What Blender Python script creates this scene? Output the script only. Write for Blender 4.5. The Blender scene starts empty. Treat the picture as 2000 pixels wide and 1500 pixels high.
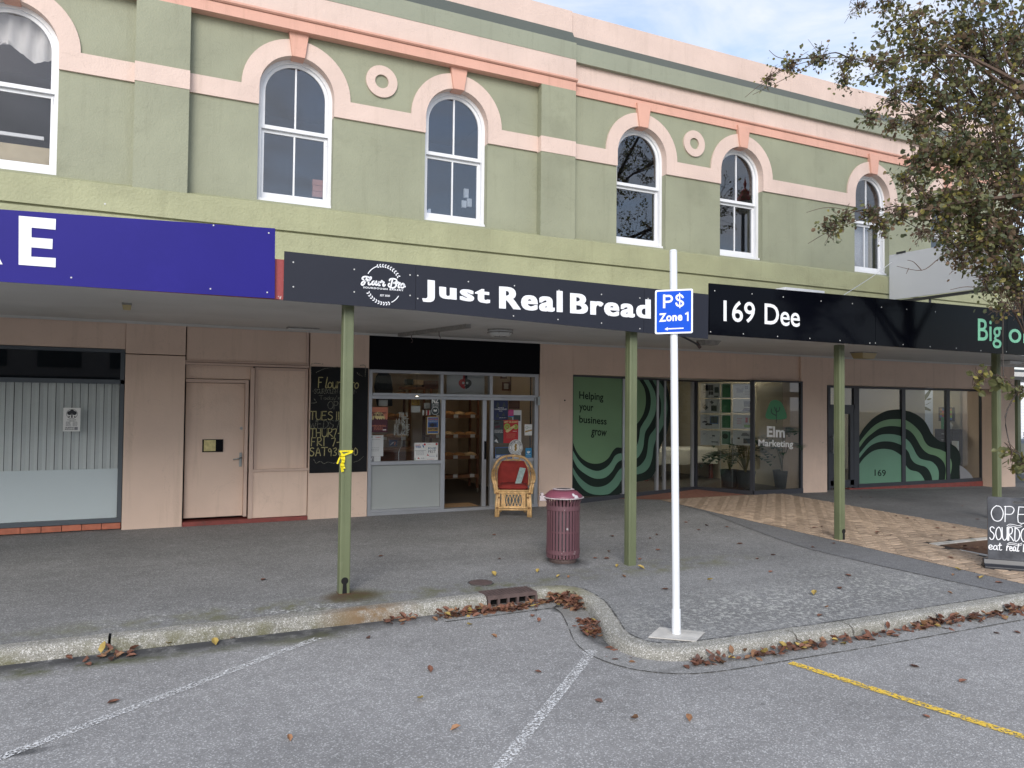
import bpy, bmesh, math, random
from mathutils import Vector, Matrix
from mathutils.geometry import tessellate_polygon
random.seed(7)
R = math.radians
sc = bpy.context.scene
COL = sc.collection

# ------------------------------------------------------------------ camera
F, YAW, PIT, ROL = 1450.0, 0.440375, 0.0278172, 0.00994421
CAM = Vector((0.0, -11.3, 1.73))
_f = Vector((math.sin(YAW)*math.cos(PIT), math.cos(YAW)*math.cos(PIT), math.sin(PIT)))
_r0 = Vector((math.cos(YAW), -math.sin(YAW), 0)); _u0 = _r0.cross(_f)
_r = _r0*math.cos(ROL) + _u0*math.sin(ROL); _u = -_r0*math.sin(ROL) + _u0*math.cos(ROL)
cd = bpy.data.cameras.new('camera'); cam = bpy.data.objects.new('camera', cd); COL.objects.link(cam)
cd.sensor_fit = 'HORIZONTAL'; cd.sensor_width = 36; cd.lens = F/2000*36; cd.clip_start = .05; cd.clip_end = 2000
mw = Matrix((( _r.x, _u.x, -_f.x, CAM.x), (_r.y, _u.y, -_f.y, CAM.y), (_r.z, _u.z, -_f.z, CAM.z), (0, 0, 0, 1)))
cam.matrix_world = mw; sc.camera = cam

# ------------------------------------------------------------------ sky, sun, exposure
SUN_AZ = R(208); SUN_EL = R(30)           # compass style: 0 = +Y, 90 = +X
W = bpy.data.worlds.new('World'); sc.world = W; W.use_nodes = True
nt = W.node_tree; nt.nodes.clear()
def N(t, typ, **kw):
    n = t.nodes.new(typ)
    for k, v in kw.items(): setattr(n, k, v)
    return n
out = N(nt, 'ShaderNodeOutputWorld'); bg = N(nt, 'ShaderNodeBackground'); bg.inputs['Strength'].default_value = .1
sky = N(nt, 'ShaderNodeTexSky'); sky.sky_type = 'NISHITA'; sky.sun_disc = False
sky.sun_elevation = SUN_EL; sky.sun_rotation = SUN_AZ; sky.air_density = 1.0; sky.dust_density = 1.0; sky.ozone_density = 1.5
tc = N(nt, 'ShaderNodeTexCoord')
mp = N(nt, 'ShaderNodeMapping'); mp.inputs['Scale'].default_value = (1.0, 1.0, 3.2); mp.inputs['Location'].default_value = (.3, .9, .2)
no = N(nt, 'ShaderNodeTexNoise'); no.inputs['Scale'].default_value = 3.3; no.inputs['Detail'].default_value = 7; no.inputs['Roughness'].default_value = .56; no.inputs['Distortion'].default_value = .5
ra = N(nt, 'ShaderNodeValToRGB'); ra.color_ramp.elements[0].position = .40; ra.color_ramp.elements[1].position = .64
ra.color_ramp.elements[0].color = (.22,.22,.22,1); ra.color_ramp.elements[1].color = (1, 1, 1, 1)
mx = N(nt, 'ShaderNodeMix', data_type='RGBA')
sc_ = N(nt, 'ShaderNodeMix', data_type='RGBA', blend_type='MULTIPLY'); sc_.inputs[0].default_value = 1; sc_.inputs[7].default_value = (1.55, 1.5, 1.5, 1)
L = nt.links.new
L(tc.outputs['Generated'], mp.inputs[0]); L(mp.outputs[0], no.inputs[0]); L(no.outputs[0], ra.inputs[0]); L(ra.outputs[0], mx.inputs[0])
L(sky.outputs[0], sc_.inputs[6]); L(sc_.outputs[2], mx.inputs[6]); mx.inputs[7].default_value = (5.1, 5.35, 5.95, 1)
L(mx.outputs[2], bg.inputs['Color']); L(bg.outputs[0], out.inputs[0])
sd = bpy.data.lights.new('sun', 'SUN'); sun = bpy.data.objects.new('sun', sd); COL.objects.link(sun)
sd.energy = 1.5; sd.angle = R(32); sd.color = (1, .97, .92)
sv = Vector((math.sin(SUN_AZ)*math.cos(SUN_EL), math.cos(SUN_AZ)*math.cos(SUN_EL), math.sin(SUN_EL)))
sun.rotation_euler = sv.to_track_quat('Z', 'Y').to_euler(); sun.location = (0, -30, 30)
sc.view_settings.view_transform = 'Standard'; sc.view_settings.look = 'None'
sc.view_settings.exposure = 0.88; sc.view_settings.gamma = 1; sc.view_settings.use_curve_mapping = False

# ------------------------------------------------------------------ measuring: a photo point on a known real plane -> metres
def ray(u, v): return _r*((u-1000)/F) + _u*(-(v-750)/F) + _f
def at(u, v, y=0.0):
    d = ray(u, v); return CAM + d*((y-CAM.y)/d.y)
def atx(u, v, x):
    d = ray(u, v); return CAM + d*((x-CAM.x)/d.x)
def atz(u, v, z):
    d = ray(u, v); return CAM + d*((z-CAM.z)/d.z)
def atg(u, v):                             # footpath plane
    d = ray(u, v); s = .02; return CAM + d*((s*CAM.y-CAM.z)/(d.z-s*d.y))
def ats(u, v):                             # canopy soffit plane
    d = ray(u, v); s = .03; return CAM + d*((2.81+s*CAM.y-CAM.z)/(d.z-s*d.y))
def atw(u, v, w): return CAM + ray(u, v)*w
def at2(u, v, P, Q, off=0):                # vertical plane through plan points P,Q
    n = Vector((Q[1]-P[1], -(Q[0]-P[0]), 0)).normalized(); d = ray(u, v); p = Vector((P[0], P[1], 0)) + n*off
    return CAM + d*((p-CAM).dot(n)/d.dot(n))
def gz(x, y): return .02*y - .02*max(0, x-11)
def rz(y): return -.2 + .01*(max(y, -14)+5.5)

# ------------------------------------------------------------------ materials
MAT = {}
def mat(name, col, rough=.7, var=.12, vs=3.0, bump=.0, bs=60.0, metal=0.0, spec=.5, dirt=None, dscale=1.2, dlo=.55, dhi=.7, coat=0, emit=None, alpha_wear=None, fine=None, rand=0.0, trans=0.0, streak=None):
    m = bpy.data.materials.new(name); m.use_nodes = True; t = m.node_tree; t.nodes.clear(); K = t.links.new
    o = N(t, 'ShaderNodeOutputMaterial'); b = N(t, 'ShaderNodeBsdfPrincipled')
    b.inputs['Roughness'].default_value = rough; b.inputs['Metallic'].default_value = metal
    b.inputs['Specular IOR Level'].default_value = spec; b.inputs['Coat Weight'].default_value = coat
    g = N(t, 'ShaderNodeNewGeometry')
    n1 = N(t, 'ShaderNodeTexNoise'); n1.inputs['Scale'].default_value = vs; n1.inputs['Detail'].default_value = 6; K(g.outputs['Position'], n1.inputs[0])
    mr = N(t, 'ShaderNodeMapRange'); mr.inputs[1].default_value = .3; mr.inputs[2].default_value = .7; mr.inputs[3].default_value = 1-var; mr.inputs[4].default_value = 1+var
    K(n1.outputs[0], mr.inputs[0])
    mu = N(t, 'ShaderNodeMix', data_type='RGBA', blend_type='MULTIPLY'); mu.inputs[0].default_value = 1; mu.inputs[6].default_value = (*col, 1); K(mr.outputs[0], mu.inputs[7])
    c = mu.outputs[2]
    if rand:
        oi = N(t, 'ShaderNodeObjectInfo'); hs = N(t, 'ShaderNodeHueSaturation'); r2 = N(t, 'ShaderNodeMapRange')
        r2.inputs[3].default_value = 1-rand; r2.inputs[4].default_value = 1+rand; K(oi.outputs['Random'], r2.inputs[0]); K(r2.outputs[0], hs.inputs['Value']); K(c, hs.inputs['Color']); c = hs.outputs[0]
    if dirt:
        n2 = N(t, 'ShaderNodeTexNoise'); n2.inputs['Scale'].default_value = dscale; n2.inputs['Detail'].default_value = 9; n2.inputs['Roughness'].default_value = .65; K(g.outputs['Position'], n2.inputs[0])
        m2 = N(t, 'ShaderNodeMapRange'); m2.inputs[1].default_value = dlo; m2.inputs[2].default_value = dhi; K(n2.outputs[0], m2.inputs[0])
        mm = N(t, 'ShaderNodeMix', data_type='RGBA'); K(m2.outputs[0], mm.inputs[0]); K(c, mm.inputs[6]); mm.inputs[7].default_value = (*dirt, 1); c = mm.outputs[2]
    if streak:                              # rain streaks and faint hairline cracks
        mp_ = N(t, 'ShaderNodeMapping'); mp_.inputs['Scale'].default_value = (7, 7, .45); K(g.outputs['Position'], mp_.inputs[0])
        n7 = N(t, 'ShaderNodeTexNoise'); n7.inputs['Scale'].default_value = 1.0; n7.inputs['Detail'].default_value = 6; n7.inputs['Roughness'].default_value = .7; K(mp_.outputs[0], n7.inputs[0])
        m7 = N(t, 'ShaderNodeMapRange'); m7.inputs[1].default_value = .54; m7.inputs[2].default_value = .74; m7.inputs[4].default_value = streak; K(n7.outputs[0], m7.inputs[0])
        x7 = N(t, 'ShaderNodeMix', data_type='RGBA', blend_type='MULTIPLY'); K(m7.outputs[0], x7.inputs[0]); K(c, x7.inputs[6]); x7.inputs[7].default_value = (.62, .60, .55, 1); c = x7.outputs[2]
        n8 = N(t, 'ShaderNodeTexNoise'); n8.inputs['Scale'].default_value = 1.3; n8.inputs['Detail'].default_value = 7; n8.inputs['Roughness'].default_value = .6; n8.inputs['Distortion'].default_value = .8; K(g.outputs['Position'], n8.inputs[0])
        s8 = N(t, 'ShaderNodeMath', operation='SUBTRACT'); K(n8.outputs[0], s8.inputs[0]); s8.inputs[1].default_value = .565
        a8 = N(t, 'ShaderNodeMath', operation='ABSOLUTE'); K(s8.outputs[0], a8.inputs[0])
        m8 = N(t, 'ShaderNodeMapRange'); m8.inputs[1].default_value = .0; m8.inputs[2].default_value = .0035; m8.inputs[3].default_value = .32; m8.inputs[4].default_value = 0; K(a8.outputs[0], m8.inputs[0])
        x8 = N(t, 'ShaderNodeMix', data_type='RGBA', blend_type='MULTIPLY'); K(m8.outputs[0], x8.inputs[0]); K(c, x8.inputs[6]); x8.inputs[7].default_value = (.5, .48, .45, 1); c = x8.outputs[2]
    K(c, b.inputs['Base Color'])
    if fine:                                # streaky roughness variation
        n4 = N(t, 'ShaderNodeTexNoise'); n4.inputs['Scale'].default_value = fine; n4.inputs['Detail'].default_value = 4; K(g.outputs['Position'], n4.inputs[0])
        m4 = N(t, 'ShaderNodeMapRange'); m4.inputs[3].default_value = max(.03, rough-.15); m4.inputs[4].default_value = min(1, rough+.2); K(n4.outputs[0], m4.inputs[0]); K(m4.outputs[0], b.inputs['Roughness'])
    if bump:
        n3 = N(t, 'ShaderNodeTexNoise'); n3.inputs['Scale'].default_value = bs; n3.inputs['Detail'].default_value = 5; K(g.outputs['Position'], n3.inputs[0])
        n5 = N(t, 'ShaderNodeTexNoise'); n5.inputs['Scale'].default_value = bs*.12; n5.inputs['Detail'].default_value = 4; K(g.outputs['Position'], n5.inputs[0])
        ad = N(t, 'ShaderNodeMath', operation='MULTIPLY_ADD'); K(n5.outputs[0], ad.inputs[0]); ad.inputs[1].default_value = 1.6; K(n3.outputs[0], ad.inputs[2])
        bp = N(t, 'ShaderNodeBump'); bp.inputs['Strength'].default_value = bump; bp.inputs['Distance'].default_value = .01; K(ad.outputs[0], bp.inputs['Height']); K(bp.outputs[0], b.inputs['Normal'])
    if emit:
        b.inputs['Emission Color'].default_value = (*emit[:3], 1); b.inputs['Emission Strength'].default_value = emit[3]
    s = b.outputs[0]
    if trans:
        tl = N(t, 'ShaderNodeBsdfTranslucent'); K(c, tl.inputs[0]); ms = N(t, 'ShaderNodeMixShader'); ms.inputs[0].default_value = trans; K(s, ms.inputs[1]); K(tl.outputs[0], ms.inputs[2]); s = ms.outputs[0]
    if alpha_wear:
        n6 = N(t, 'ShaderNodeTexNoise'); n6.inputs['Scale'].default_value = alpha_wear[0]; n6.inputs['Detail'].default_value = 8; n6.inputs['Roughness'].default_value = .75; K(g.outputs['Position'], n6.inputs[0])
        m6 = N(t, 'ShaderNodeMapRange'); m6.inputs[1].default_value = alpha_wear[1]; m6.inputs[2].default_value = alpha_wear[1]+.03; K(n6.outputs[0], m6.inputs[0])
        tr = N(t, 'ShaderNodeBsdfTransparent'); ms = N(t, 'ShaderNodeMixShader'); K(m6.outputs[0], ms.inputs[0]); K(tr.outputs[0], ms.inputs[1]); K(s, ms.inputs[2]); s = ms.outputs[0]
    K(s, o.inputs[0]); MAT[name] = m; return m
def glass(name, tint=(.9, .92, .92), refl=.06, mult=1.0, rough=0.0):
    m = bpy.data.materials.new(name); m.use_nodes = True; t = m.node_tree; t.nodes.clear(); K = t.links.new
    o = N(t, 'ShaderNodeOutputMaterial'); tr = N(t, 'ShaderNodeBsdfTransparent'); tr.inputs[0].default_value = (*tint, 1)
    gl = N(t, 'ShaderNodeBsdfGlossy'); gl.inputs['Roughness'].default_value = rough
    ge = N(t, 'ShaderNodeNewGeometry'); dp = N(t, 'ShaderNodeVectorMath', operation='DOT_PRODUCT'); K(ge.outputs['Incoming'], dp.inputs[0]); K(ge.outputs['Normal'], dp.inputs[1])
    ab = N(t, 'ShaderNodeMath', operation='ABSOLUTE'); K(dp.outputs['Value'], ab.inputs[0]); om = N(t, 'ShaderNodeMath', operation='SUBTRACT'); om.inputs[0].default_value = 1; K(ab.outputs[0], om.inputs[1])
    pw = N(t, 'ShaderNodeMath', operation='POWER'); K(om.outputs[0], pw.inputs[0]); pw.inputs[1].default_value = 5
    ma = N(t, 'ShaderNodeMath', operation='MULTIPLY_ADD'); ma.use_clamp = True; K(pw.outputs[0], ma.inputs[0]); ma.inputs[1].default_value = .9*mult; ma.inputs[2].default_value = .03+refl
    ms = N(t, 'ShaderNodeMixShader'); K(ma.outputs[0], ms.inputs[0]); K(tr.outputs[0], ms.inputs[1]); K(gl.outputs[0], ms.inputs[2]); K(ms.outputs[0], o.inputs[0])
    MAT[name] = m; return m
def ramp(t, fac, stops):
    r = N(t, 'ShaderNodeValToRGB'); e = r.color_ramp.elements
    while len(e) < len(stops): e.new(.5)
    for k, (p, c) in enumerate(stops): e[k].position = p; e[k].color = (*c, 1) if len(c) == 3 else c
    t.links.new(fac, r.inputs[0]); return r.outputs[0]
def ground_mat(name, base, dark, light, speck=.62, lichen=None, moss=None, wet=None):
    """chip seal / asphalt: coloured aggregate stones, pale specks, broad tone, optional lichen spots and dark damp areas"""
    m = bpy.data.materials.new(name); m.use_nodes = True; t = m.node_tree; t.nodes.clear(); K = t.links.new
    o = N(t, 'ShaderNodeOutputMaterial'); b = N(t, 'ShaderNodeBsdfPrincipled'); b.inputs['Roughness'].default_value = .85; b.inputs['Specular IOR Level'].default_value = .3
    g = N(t, 'ShaderNodeNewGeometry'); P = g.outputs['Position']
    def noise(s, d=6, r=.55):
        n = N(t, 'ShaderNodeTexNoise'); n.inputs['Scale'].default_value = s; n.inputs['Detail'].default_value = d; n.inputs['Roughness'].default_value = r; K(P, n.inputs[0]); return n.outputs[0]
    vo = N(t, 'ShaderNodeTexVoronoi'); vo.inputs['Scale'].default_value = 130; K(P, vo.inputs['Vector'])
    sp = N(t, 'ShaderNodeSeparateColor'); K(vo.outputs['Color'], sp.inputs[0])
    c = ramp(t, sp.outputs[0], [(0, dark), (.45, base), (.8, base), (.93, light)])
    def mixc(f, a, colr, typ='MIX'):
        x = N(t, 'ShaderNodeMix', data_type='RGBA', blend_type=typ); K(f, x.inputs[0]) if not isinstance(f, float) else setattr(x.inputs[0], 'default_value', f)
        K(a, x.inputs[6])
        if isinstance(colr, tuple): x.inputs[7].default_value = (*colr, 1)
        else: K(colr, x.inputs[7])
        return x.outputs[2]
    def mr(v, a, b_, c_=0, d_=1):
        x = N(t, 'ShaderNodeMapRange'); x.inputs[1].default_value = a; x.inputs[2].default_value = b_; x.inputs[3].default_value = c_; x.inputs[4].default_value = d_; K(v, x.inputs[0]); return x.outputs[0]
    def mul(a, b_):
        x = N(t, 'ShaderNodeMath', operation='MULTIPLY'); K(a, x.inputs[0]); K(b_, x.inputs[1]); return x.outputs[0]
    c = mixc(mr(noise(230, 2), speck, speck+.05), c, light)
    c = mixc(1.0, c, mr(noise(.7, 5), .3, .7, .86, 1.12), 'MULTIPLY')
    c = mixc(1.0, c, mr(noise(9, 6, .6), .3, .7, .9, 1.1), 'MULTIPLY')
    sx = N(t, 'ShaderNodeSeparateXYZ'); K(P, sx.inputs[0])
    def blob(cx, cy, rx, ry, soft=.5):
        ax = N(t, 'ShaderNodeMath', operation='SUBTRACT'); K(sx.outputs[0], ax.inputs[0]); ax.inputs[1].default_value = cx
        ay = N(t, 'ShaderNodeMath', operation='SUBTRACT'); K(sx.outputs[1], ay.inputs[0]); ay.inputs[1].default_value = cy
        dx = N(t, 'ShaderNodeMath', operation='DIVIDE'); K(ax.outputs[0], dx.inputs[0]); dx.inputs[1].default_value = rx
        dy = N(t, 'ShaderNodeMath', operation='DIVIDE'); K(ay.outputs[0], dy.inputs[0]); dy.inputs[1].default_value = ry
        h = N(t, 'ShaderNodeVectorMath', operation='LENGTH'); cb = N(t, 'ShaderNodeCombineXYZ'); K(dx.outputs[0], cb.inputs[0]); K(dy.outputs[0], cb.inputs[1]); K(cb.outputs[0], h.inputs[0])
        return mr(h.outputs['Value'], 1.0, soft, 0, 1)
    for (cx, cy, rx, ry, th, colr) in (lichen or []):
        f = mul(blob(cx, cy, rx, ry, .3), mr(noise(22, 9, .72), th, th+.045)); c = mixc(f, c, colr)
    for (cx, cy, rx, ry, th, colr) in (moss or []):
        f = mul(blob(cx, cy, rx, ry, .2), mr(noise(4, 8, .7), th, th+.2)); c = mixc(f, c, colr)
    for (cx, cy, rx, ry, colr, amt) in (wet or []):
        f = mul(blob(cx, cy, rx, ry, .45), mr(noise(6, 7, .65), .25, .5, 0, amt)); c = mixc(f, c, colr)
    v2 = N(t, 'ShaderNodeTexVoronoi'); v2.inputs['Scale'].default_value = 2.6; K(P, v2.inputs['Vector'])          # gum and oil spots
    c = mixc(mr(v2.outputs['Distance'], .05, .035, 0, .45), c, (.07, .07, .068))
    ma = N(t, 'ShaderNodeMapping'); ma.inputs['Scale'].default_value = (.12, 1.1, 1); K(P, ma.inputs[0]); na = N(t, 'ShaderNodeTexNoise'); na.inputs['Scale'].default_value = 1.4; na.inputs['Detail'].default_value = 5; K(ma.outputs[0], na.inputs[0])
    c = mixc(1.0, c, mr(na.outputs[0], .3, .7, .90, 1.09), 'MULTIPLY')
    n9 = noise(.55, 8, .62); s9 = N(t, 'ShaderNodeMath', operation='SUBTRACT'); K(n9, s9.inputs[0]); s9.inputs[1].default_value = .47; a9 = N(t, 'ShaderNodeMath', operation='ABSOLUTE'); K(s9.outputs[0], a9.inputs[0])
    c = mixc(mr(a9.outputs[0], 0, .0016, .55, 0), c, (.06, .06, .058))
    K(c, b.inputs['Base Color'])
    bp = N(t, 'ShaderNodeBump'); bp.inputs['Strength'].default_value = .4; bp.inputs['Distance'].default_value = .006; K(vo.outputs['Distance'], bp.inputs['Height']); K(bp.outputs[0], b.inputs['Normal'])
    K(b.outputs[0], o.inputs[0]); MAT[name] = m; return m

G_ = (.335, .365, .225)
mat('green_paint', (.255, .265, .182), .62, .09, 1.1, .45, 45, dirt=(.205, .212, .142), dscale=.9, dlo=.56, dhi=.72, streak=.32)
mat('green_dark', (.07, .082, .07), .6, .06, 1, .25, 45)
mat('green_band', (.250, .266, .196), .6, .07, 1, .3, 45, streak=.5)
mat('green_apron', (.30, .305, .178), .6, .1, 1.4, .75, 30, dirt=(.265, .268, .155), dscale=1.3, dlo=.52, dhi=.75, streak=.4)
mat('pale_pink', (.60, .465, .40), .6, .06, 1.5, .55, 40, streak=.28)
mat('salmon', (.60, .335, .255), .6, .06, 1.5, .3, 40, streak=.4)
mat('pink_wall', (.67, .505, .40), .6, .07, 1.2, .2, 50, dirt=(.58, .435, .345), dscale=1.5, dlo=.56, dhi=.8, streak=.4)
mat('pink_trim', (.57, .42, .34), .6, .06, 2, .15, 50)
mat('white_paint', (.70, .71, .73), .45, .04, 3, .2, 60, dirt=(.62, .62, .6), dscale=6, dlo=.66, dhi=.75)
mat('soffit', (.55, .54, .515), .7, .06, .8, .1, 30, dirt=(.45, .44, .41), dscale=.7, dlo=.5, dhi=.8)
mat('blue_sign', (.017, .0125, .185), .5, .05, 2, 0, spec=.2, dirt=(.022, .0165, .215), dscale=.8)
mat('charcoal_sign', (.016, .018, .028), .55, .08, 1.5, spec=.3)
mat('gloss_black', (.0025, .003, .0055), .10, .1, 2, .10, 6, spec=.06)
mat('white_print', (.82, .83, .86), .5, .02)
mat('mint_print', (.22, .60, .38), .5, .03)
mat('red_old', (.33, .065, .065), .7, .1, 4, .3, 50, dirt=(.6, .58, .55), dscale=9, dlo=.62, dhi=.64)
mat('post_green', (.128, .148, .078), .45, .08, 3, .15, 60, dirt=(.165, .185, .11), dscale=4, dlo=.6, dhi=.8)
mat('rust', (.10, .05, .025), .9, .2, 20)
mat('black_hole', (.004, .004, .004), .9, .1)
mat('alu', (.43, .44, .46), .38, .06, 4, 0, metal=.55)
mat('navy_frame', (.075, .09, .105), .45, .06, 3)
mat('dark_frame', (.035, .037, .046), .45, .08, 3)
mat('black_fascia', (.003, .003, .005), .6, .1, 2, spec=.1)
mat('frost', (.34, .36, .35), .35, .05, 1)
mat('frost_film', (.74, .80, .84), .55, .04, 1)
mat('blind', (.70, .72, .73), .75, .04, 2)
mat('terracotta', (.40, .13, .075), .7, .15, 14, .3, 60, rand=.16)
mat('red_step', (.22, .05, .04), .6, .15, 8, .2, 60, dirt=(.12, .05, .04), dscale=6)
mat('chalkboard', (.010, .0105, .012), .6, .3, 3, dirt=(.018, .019, .02), dscale=1.6, dlo=.5, dhi=.8, spec=.2)
mat('chalk_yellow', (.40, .36, .17), .9, .2, 30, alpha_wear=(90, .40))
mat('chalk_faint', (.19, .19, .15), .9, .2, 30, alpha_wear=(90, .47))
mat('chalk_white', (.82, .83, .85), .9, .08, 30)
mat('brass', (.55, .47, .22), .35, .2, 20, metal=.8)
mat('steel', (.33, .35, .34), .35, .1, 10, metal=.8)
mat('paver', (.37, .275, .195), .85, .2, 14, .4, 80, rand=.26)
mat('paver_joint', (.035, .026, .02), .95, .2, 10)
mat('paver_red', (.28, .12, .08), .85, .16, 14, .4, 80)
mat('concrete', (.50, .48, .44), .9, .15, 8, .8, 55, dirt=(.2, .2, .13), dscale=3, dlo=.55, dhi=.7)
mat('iron', (.10, .068, .062), .75, .2, 12, .3, 60)
mat('bin_maroon', (.115, .052, .062), .45, .1, 6, .1, 60, dirt=(.40, .37, .37), dscale=11, dlo=.655, dhi=.675)
mat('bin_lid', (.20, .06, .09), .4, .08, 6, .05, 60, dirt=(.55, .54, .55), dscale=5, dlo=.66, dhi=.68)
mat('bin_inner', (.055, .055, .062), .6, .1)
mat('bin_rim', (.42, .36, .37), .5, .3, 14)
mat('cane', (.60, .385, .175), .42, .28, 16, .2, 90)
mat('cane_node', (.22, .11, .04), .6, .2, 20)
mat('cushion_red', (.26, .028, .022), .9, .15, 10, .4, 120, dirt=(.5, .42, .33), dscale=22, dlo=.72, dhi=.735)
mat('sign_blue', (.0, .075, .56), .55, .02, spec=.2)
mat('pole_white', (.72, .74, .76), .4, .03, 3, dirt=(.5, .5, .49), dscale=7, dlo=.62, dhi=.78)
mat('yellow_tape', (.88, .74, .02), .5, .06, 20, trans=.2)
mat('board_black', (.055, .058, .066), .22, .2, 5, .1, 20, spec=.6, dirt=(.13, .135, .15), dscale=2.5, dlo=.45, dhi=.75)
mat('rubber', (.022, .023, .028), .4, .15, 10)
mat('bark', (.055, .045, .038), .9, .3, 20, .7, 40)
mat('twig', (.10, .066, .048), .9, .2, 20)
mat('leaf_olive', (.150, .155, .062), .55, .3, 9, trans=.42)
mat('leaf_dark', (.085, .10, .05), .5, .3, 9, trans=.35)
mat('leaf_yellow', (.27, .235, .06), .55, .3, 9, trans=.4)
mat('leaf_brown', (.165, .11, .065), .65, .3, 9, trans=.35)
mat('dead_leaf', (.165, .07, .042), .75, .35, 25, .2, 80, rand=.35)
mat('dead_leaf_b', (.23, .12, .06), .7, .3, 25, .2, 80, rand=.3)
mat('dead_leaf_y', (.36, .26, .07), .7, .2, 25)
mat('dead_leaf_d', (.10, .05, .035), .75, .35, 25, .2, 80)
mat('wall_beige', (.50, .44, .33), .8, .04, 1)
mat('wall_cream', (.55, .46, .36), .8, .05, 1)
mat('floor_dark', (.10, .09, .08), .5, .1, 2)
mat('mat_jute', (.42, .26, .13), .95, .2, 30)
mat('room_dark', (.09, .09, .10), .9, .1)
mat('ceil', (.5, .49, .46), .8, .05)
mat('wood_dark', (.13, .05, .025), .6, .25, 8)
mat('wood_shelf', (.20, .09, .04), .6, .2, 8)
mat('bread', (.42, .22, .09), .8, .3, 18, .5, 40)
mat('bread_pale', (.62, .44, .24), .8, .3, 18, .5, 40)
mat('paper', (.78, .78, .75), .7, .03)
mat('paper_b', (.62, .63, .62), .7, .03)
mat('ink', (.03, .03, .035), .7, .05)
mat('grey_ink', (.25, .25, .26), .7, .05)
mat('poster_coral', (.55, .19, .11), .6, .1, 8)
mat('poster_plum', (.085, .022, .035), .6, .1)
mat('poster_yellow', (.68, .56, .26), .6, .05)
mat('poster_red', (.50, .03, .035), .6, .05)
mat('poster_green', (.29, .50, .08), .6, .05)
mat('poster_navy', (.02, .028, .085), .6, .2, 8)
mat('poster_blue', (.05, .13, .33), .6, .1, 8)
mat('poster_sky', (.02, .22, .42), .6, .03)
mat('poster_pink', (.5, .04, .2), .6, .05)
mat('poster_gold', (.42, .26, .05), .6, .05)
mat('slate_green', (.30, .38, .36), .6, .25, 25)
mat('slate', (.05, .065, .07), .6, .1)
mat('jacket', (.022, .025, .032), .9, .15, 12)
mat('cloth_white', (.72, .69, .60), .85, .06, 6, .2, 30)
mat('vinyl_dark', (.014, .024, .019), .6, .05, spec=.15)
mat('vinyl_g1', (.15, .275, .135), .55, .08, 1)
mat('vinyl_g2', (.14, .29, .19), .55, .08, 1)
mat('vinyl_g3', (.10, .215, .145), .55, .08, 1)
mat('elm_green', (.03, .20, .07), .4, .05)
mat('plant', (.03, .075, .035), .4, .25, 10, trans=.15)
mat('pot', (.035, .04, .045), .5, .1)
mat('cabinet', (.028, .024, .026), .5, .1)
mat('hoarding', (.50, .51, .53), .6, .04, 1)
mat('black_steel', (.02, .02, .022), .5, .1)
mat('lamp_lens', (.55, .55, .53), .3, .05)
mat('lamp_amber', (.40, .32, .16), .4, .1)
mat('lamp_body', (.25, .24, .22), .6, .2, 20)
mat('bulb', (1, .9, .7), .5, 0, emit=(1, .83, .55, 40))
mat('tube_lit', (1, .95, .85), .5, 0, emit=(1, .93, .8, 14))
mat('fill_warm', (1, .9, .7), .5, 0, emit=(1, .80, .55, 2.6))  # glow for the added bakery fill tubes
mat('road_white', (.70, .70, .69), .8, .08, 10, alpha_wear=(60, .505))
mat('joint_dark', (.075, .073, .068), .95, .3, 20, alpha_wear=(16, .46))
mat('road_white_solid', (.72, .72, .71), .8, .08, 10, alpha_wear=(40, .38))
mat('road_yellow', (.78, .52, .06), .8, .08, 10, alpha_wear=(48, .46))
mat('car_paint', (.012, .014, .02), .15, .05, coat=.8)
mat('car_glass', (.03, .05, .07), .05, .05)
mat('tyre', (.015, .015, .016), .8, .1)
mat('rim', (.30, .31, .33), .3, .05, metal=.8)
mat('weatherboard', (.75, .76, .78), .6, .03)
mat('curtain', (.62, .61, .60), .9, .1, 5, dirt=(.42, .32, .27), dscale=3, dlo=.6, dhi=.7)
mat('ply', (.46, .39, .26), .8, .12, 5)
mat('brick_pink', (.50, .23, .17), .8, .1, 8)
mat('opp_wall', (.30, .27, .25), .8, .1)
mat('opp_red', (.28, .10, .07), .8, .1)
mat('opp_dark', (.03, .035, .04), .3, .1)
mat('lamp_red', (.30, .045, .03), .4, .1)
glass('glass_upper', (.82, .84, .87), .075, 1.1)
glass('glass_w0', (.9, .9, .9), .02, 1.0)
def film(name, col, op):
    m = bpy.data.materials.new(name); m.use_nodes = True; t = m.node_tree; t.nodes.clear(); K = t.links.new
    o = N(t, 'ShaderNodeOutputMaterial'); a = N(t, 'ShaderNodeBsdfTransparent'); d = N(t, 'ShaderNodeBsdfDiffuse'); d.inputs[0].default_value = (*col, 1); x = N(t, 'ShaderNodeMixShader'); x.inputs[0].default_value = op
    K(a.outputs[0], x.inputs[1]); K(d.outputs[0], x.inputs[2]); K(x.outputs[0], o.inputs[0]); MAT[name] = m
film('frost_clear', (.84, .90, .95), .80)
glass('glass_shop', (.86, .88, .87), .03, 1.0)
glass('glass_clear', (.92, .93, .92), .0, .9)
glass('glass_tint', (.45, .48, .5), .02, 1.0)
ground_mat('road_seal', (.258, .253, .246), (.205, .201, .196), (.46, .455, .445), .655,
   moss=[(-1.0, -5.05, 3.2, .16, .4, (.10, .105, .05)), (1.2, -5.0, .6, .22, .35, (.11, .11, .06))],
   wet=[(0.2, -4.8, 3.4, .32, (.055, .055, .056), .95), (-4, -4.8, 3.4, .34, (.055, .055, .056), .95), (3.44, -5.12, .12, .14, (.07, .072, .066), .8), (3.0, -4.98, .5, .05, (.09, .09, .08), .6), (-.62, -6.42, .22, .05, (.06, .06, .06), .8)])
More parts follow.
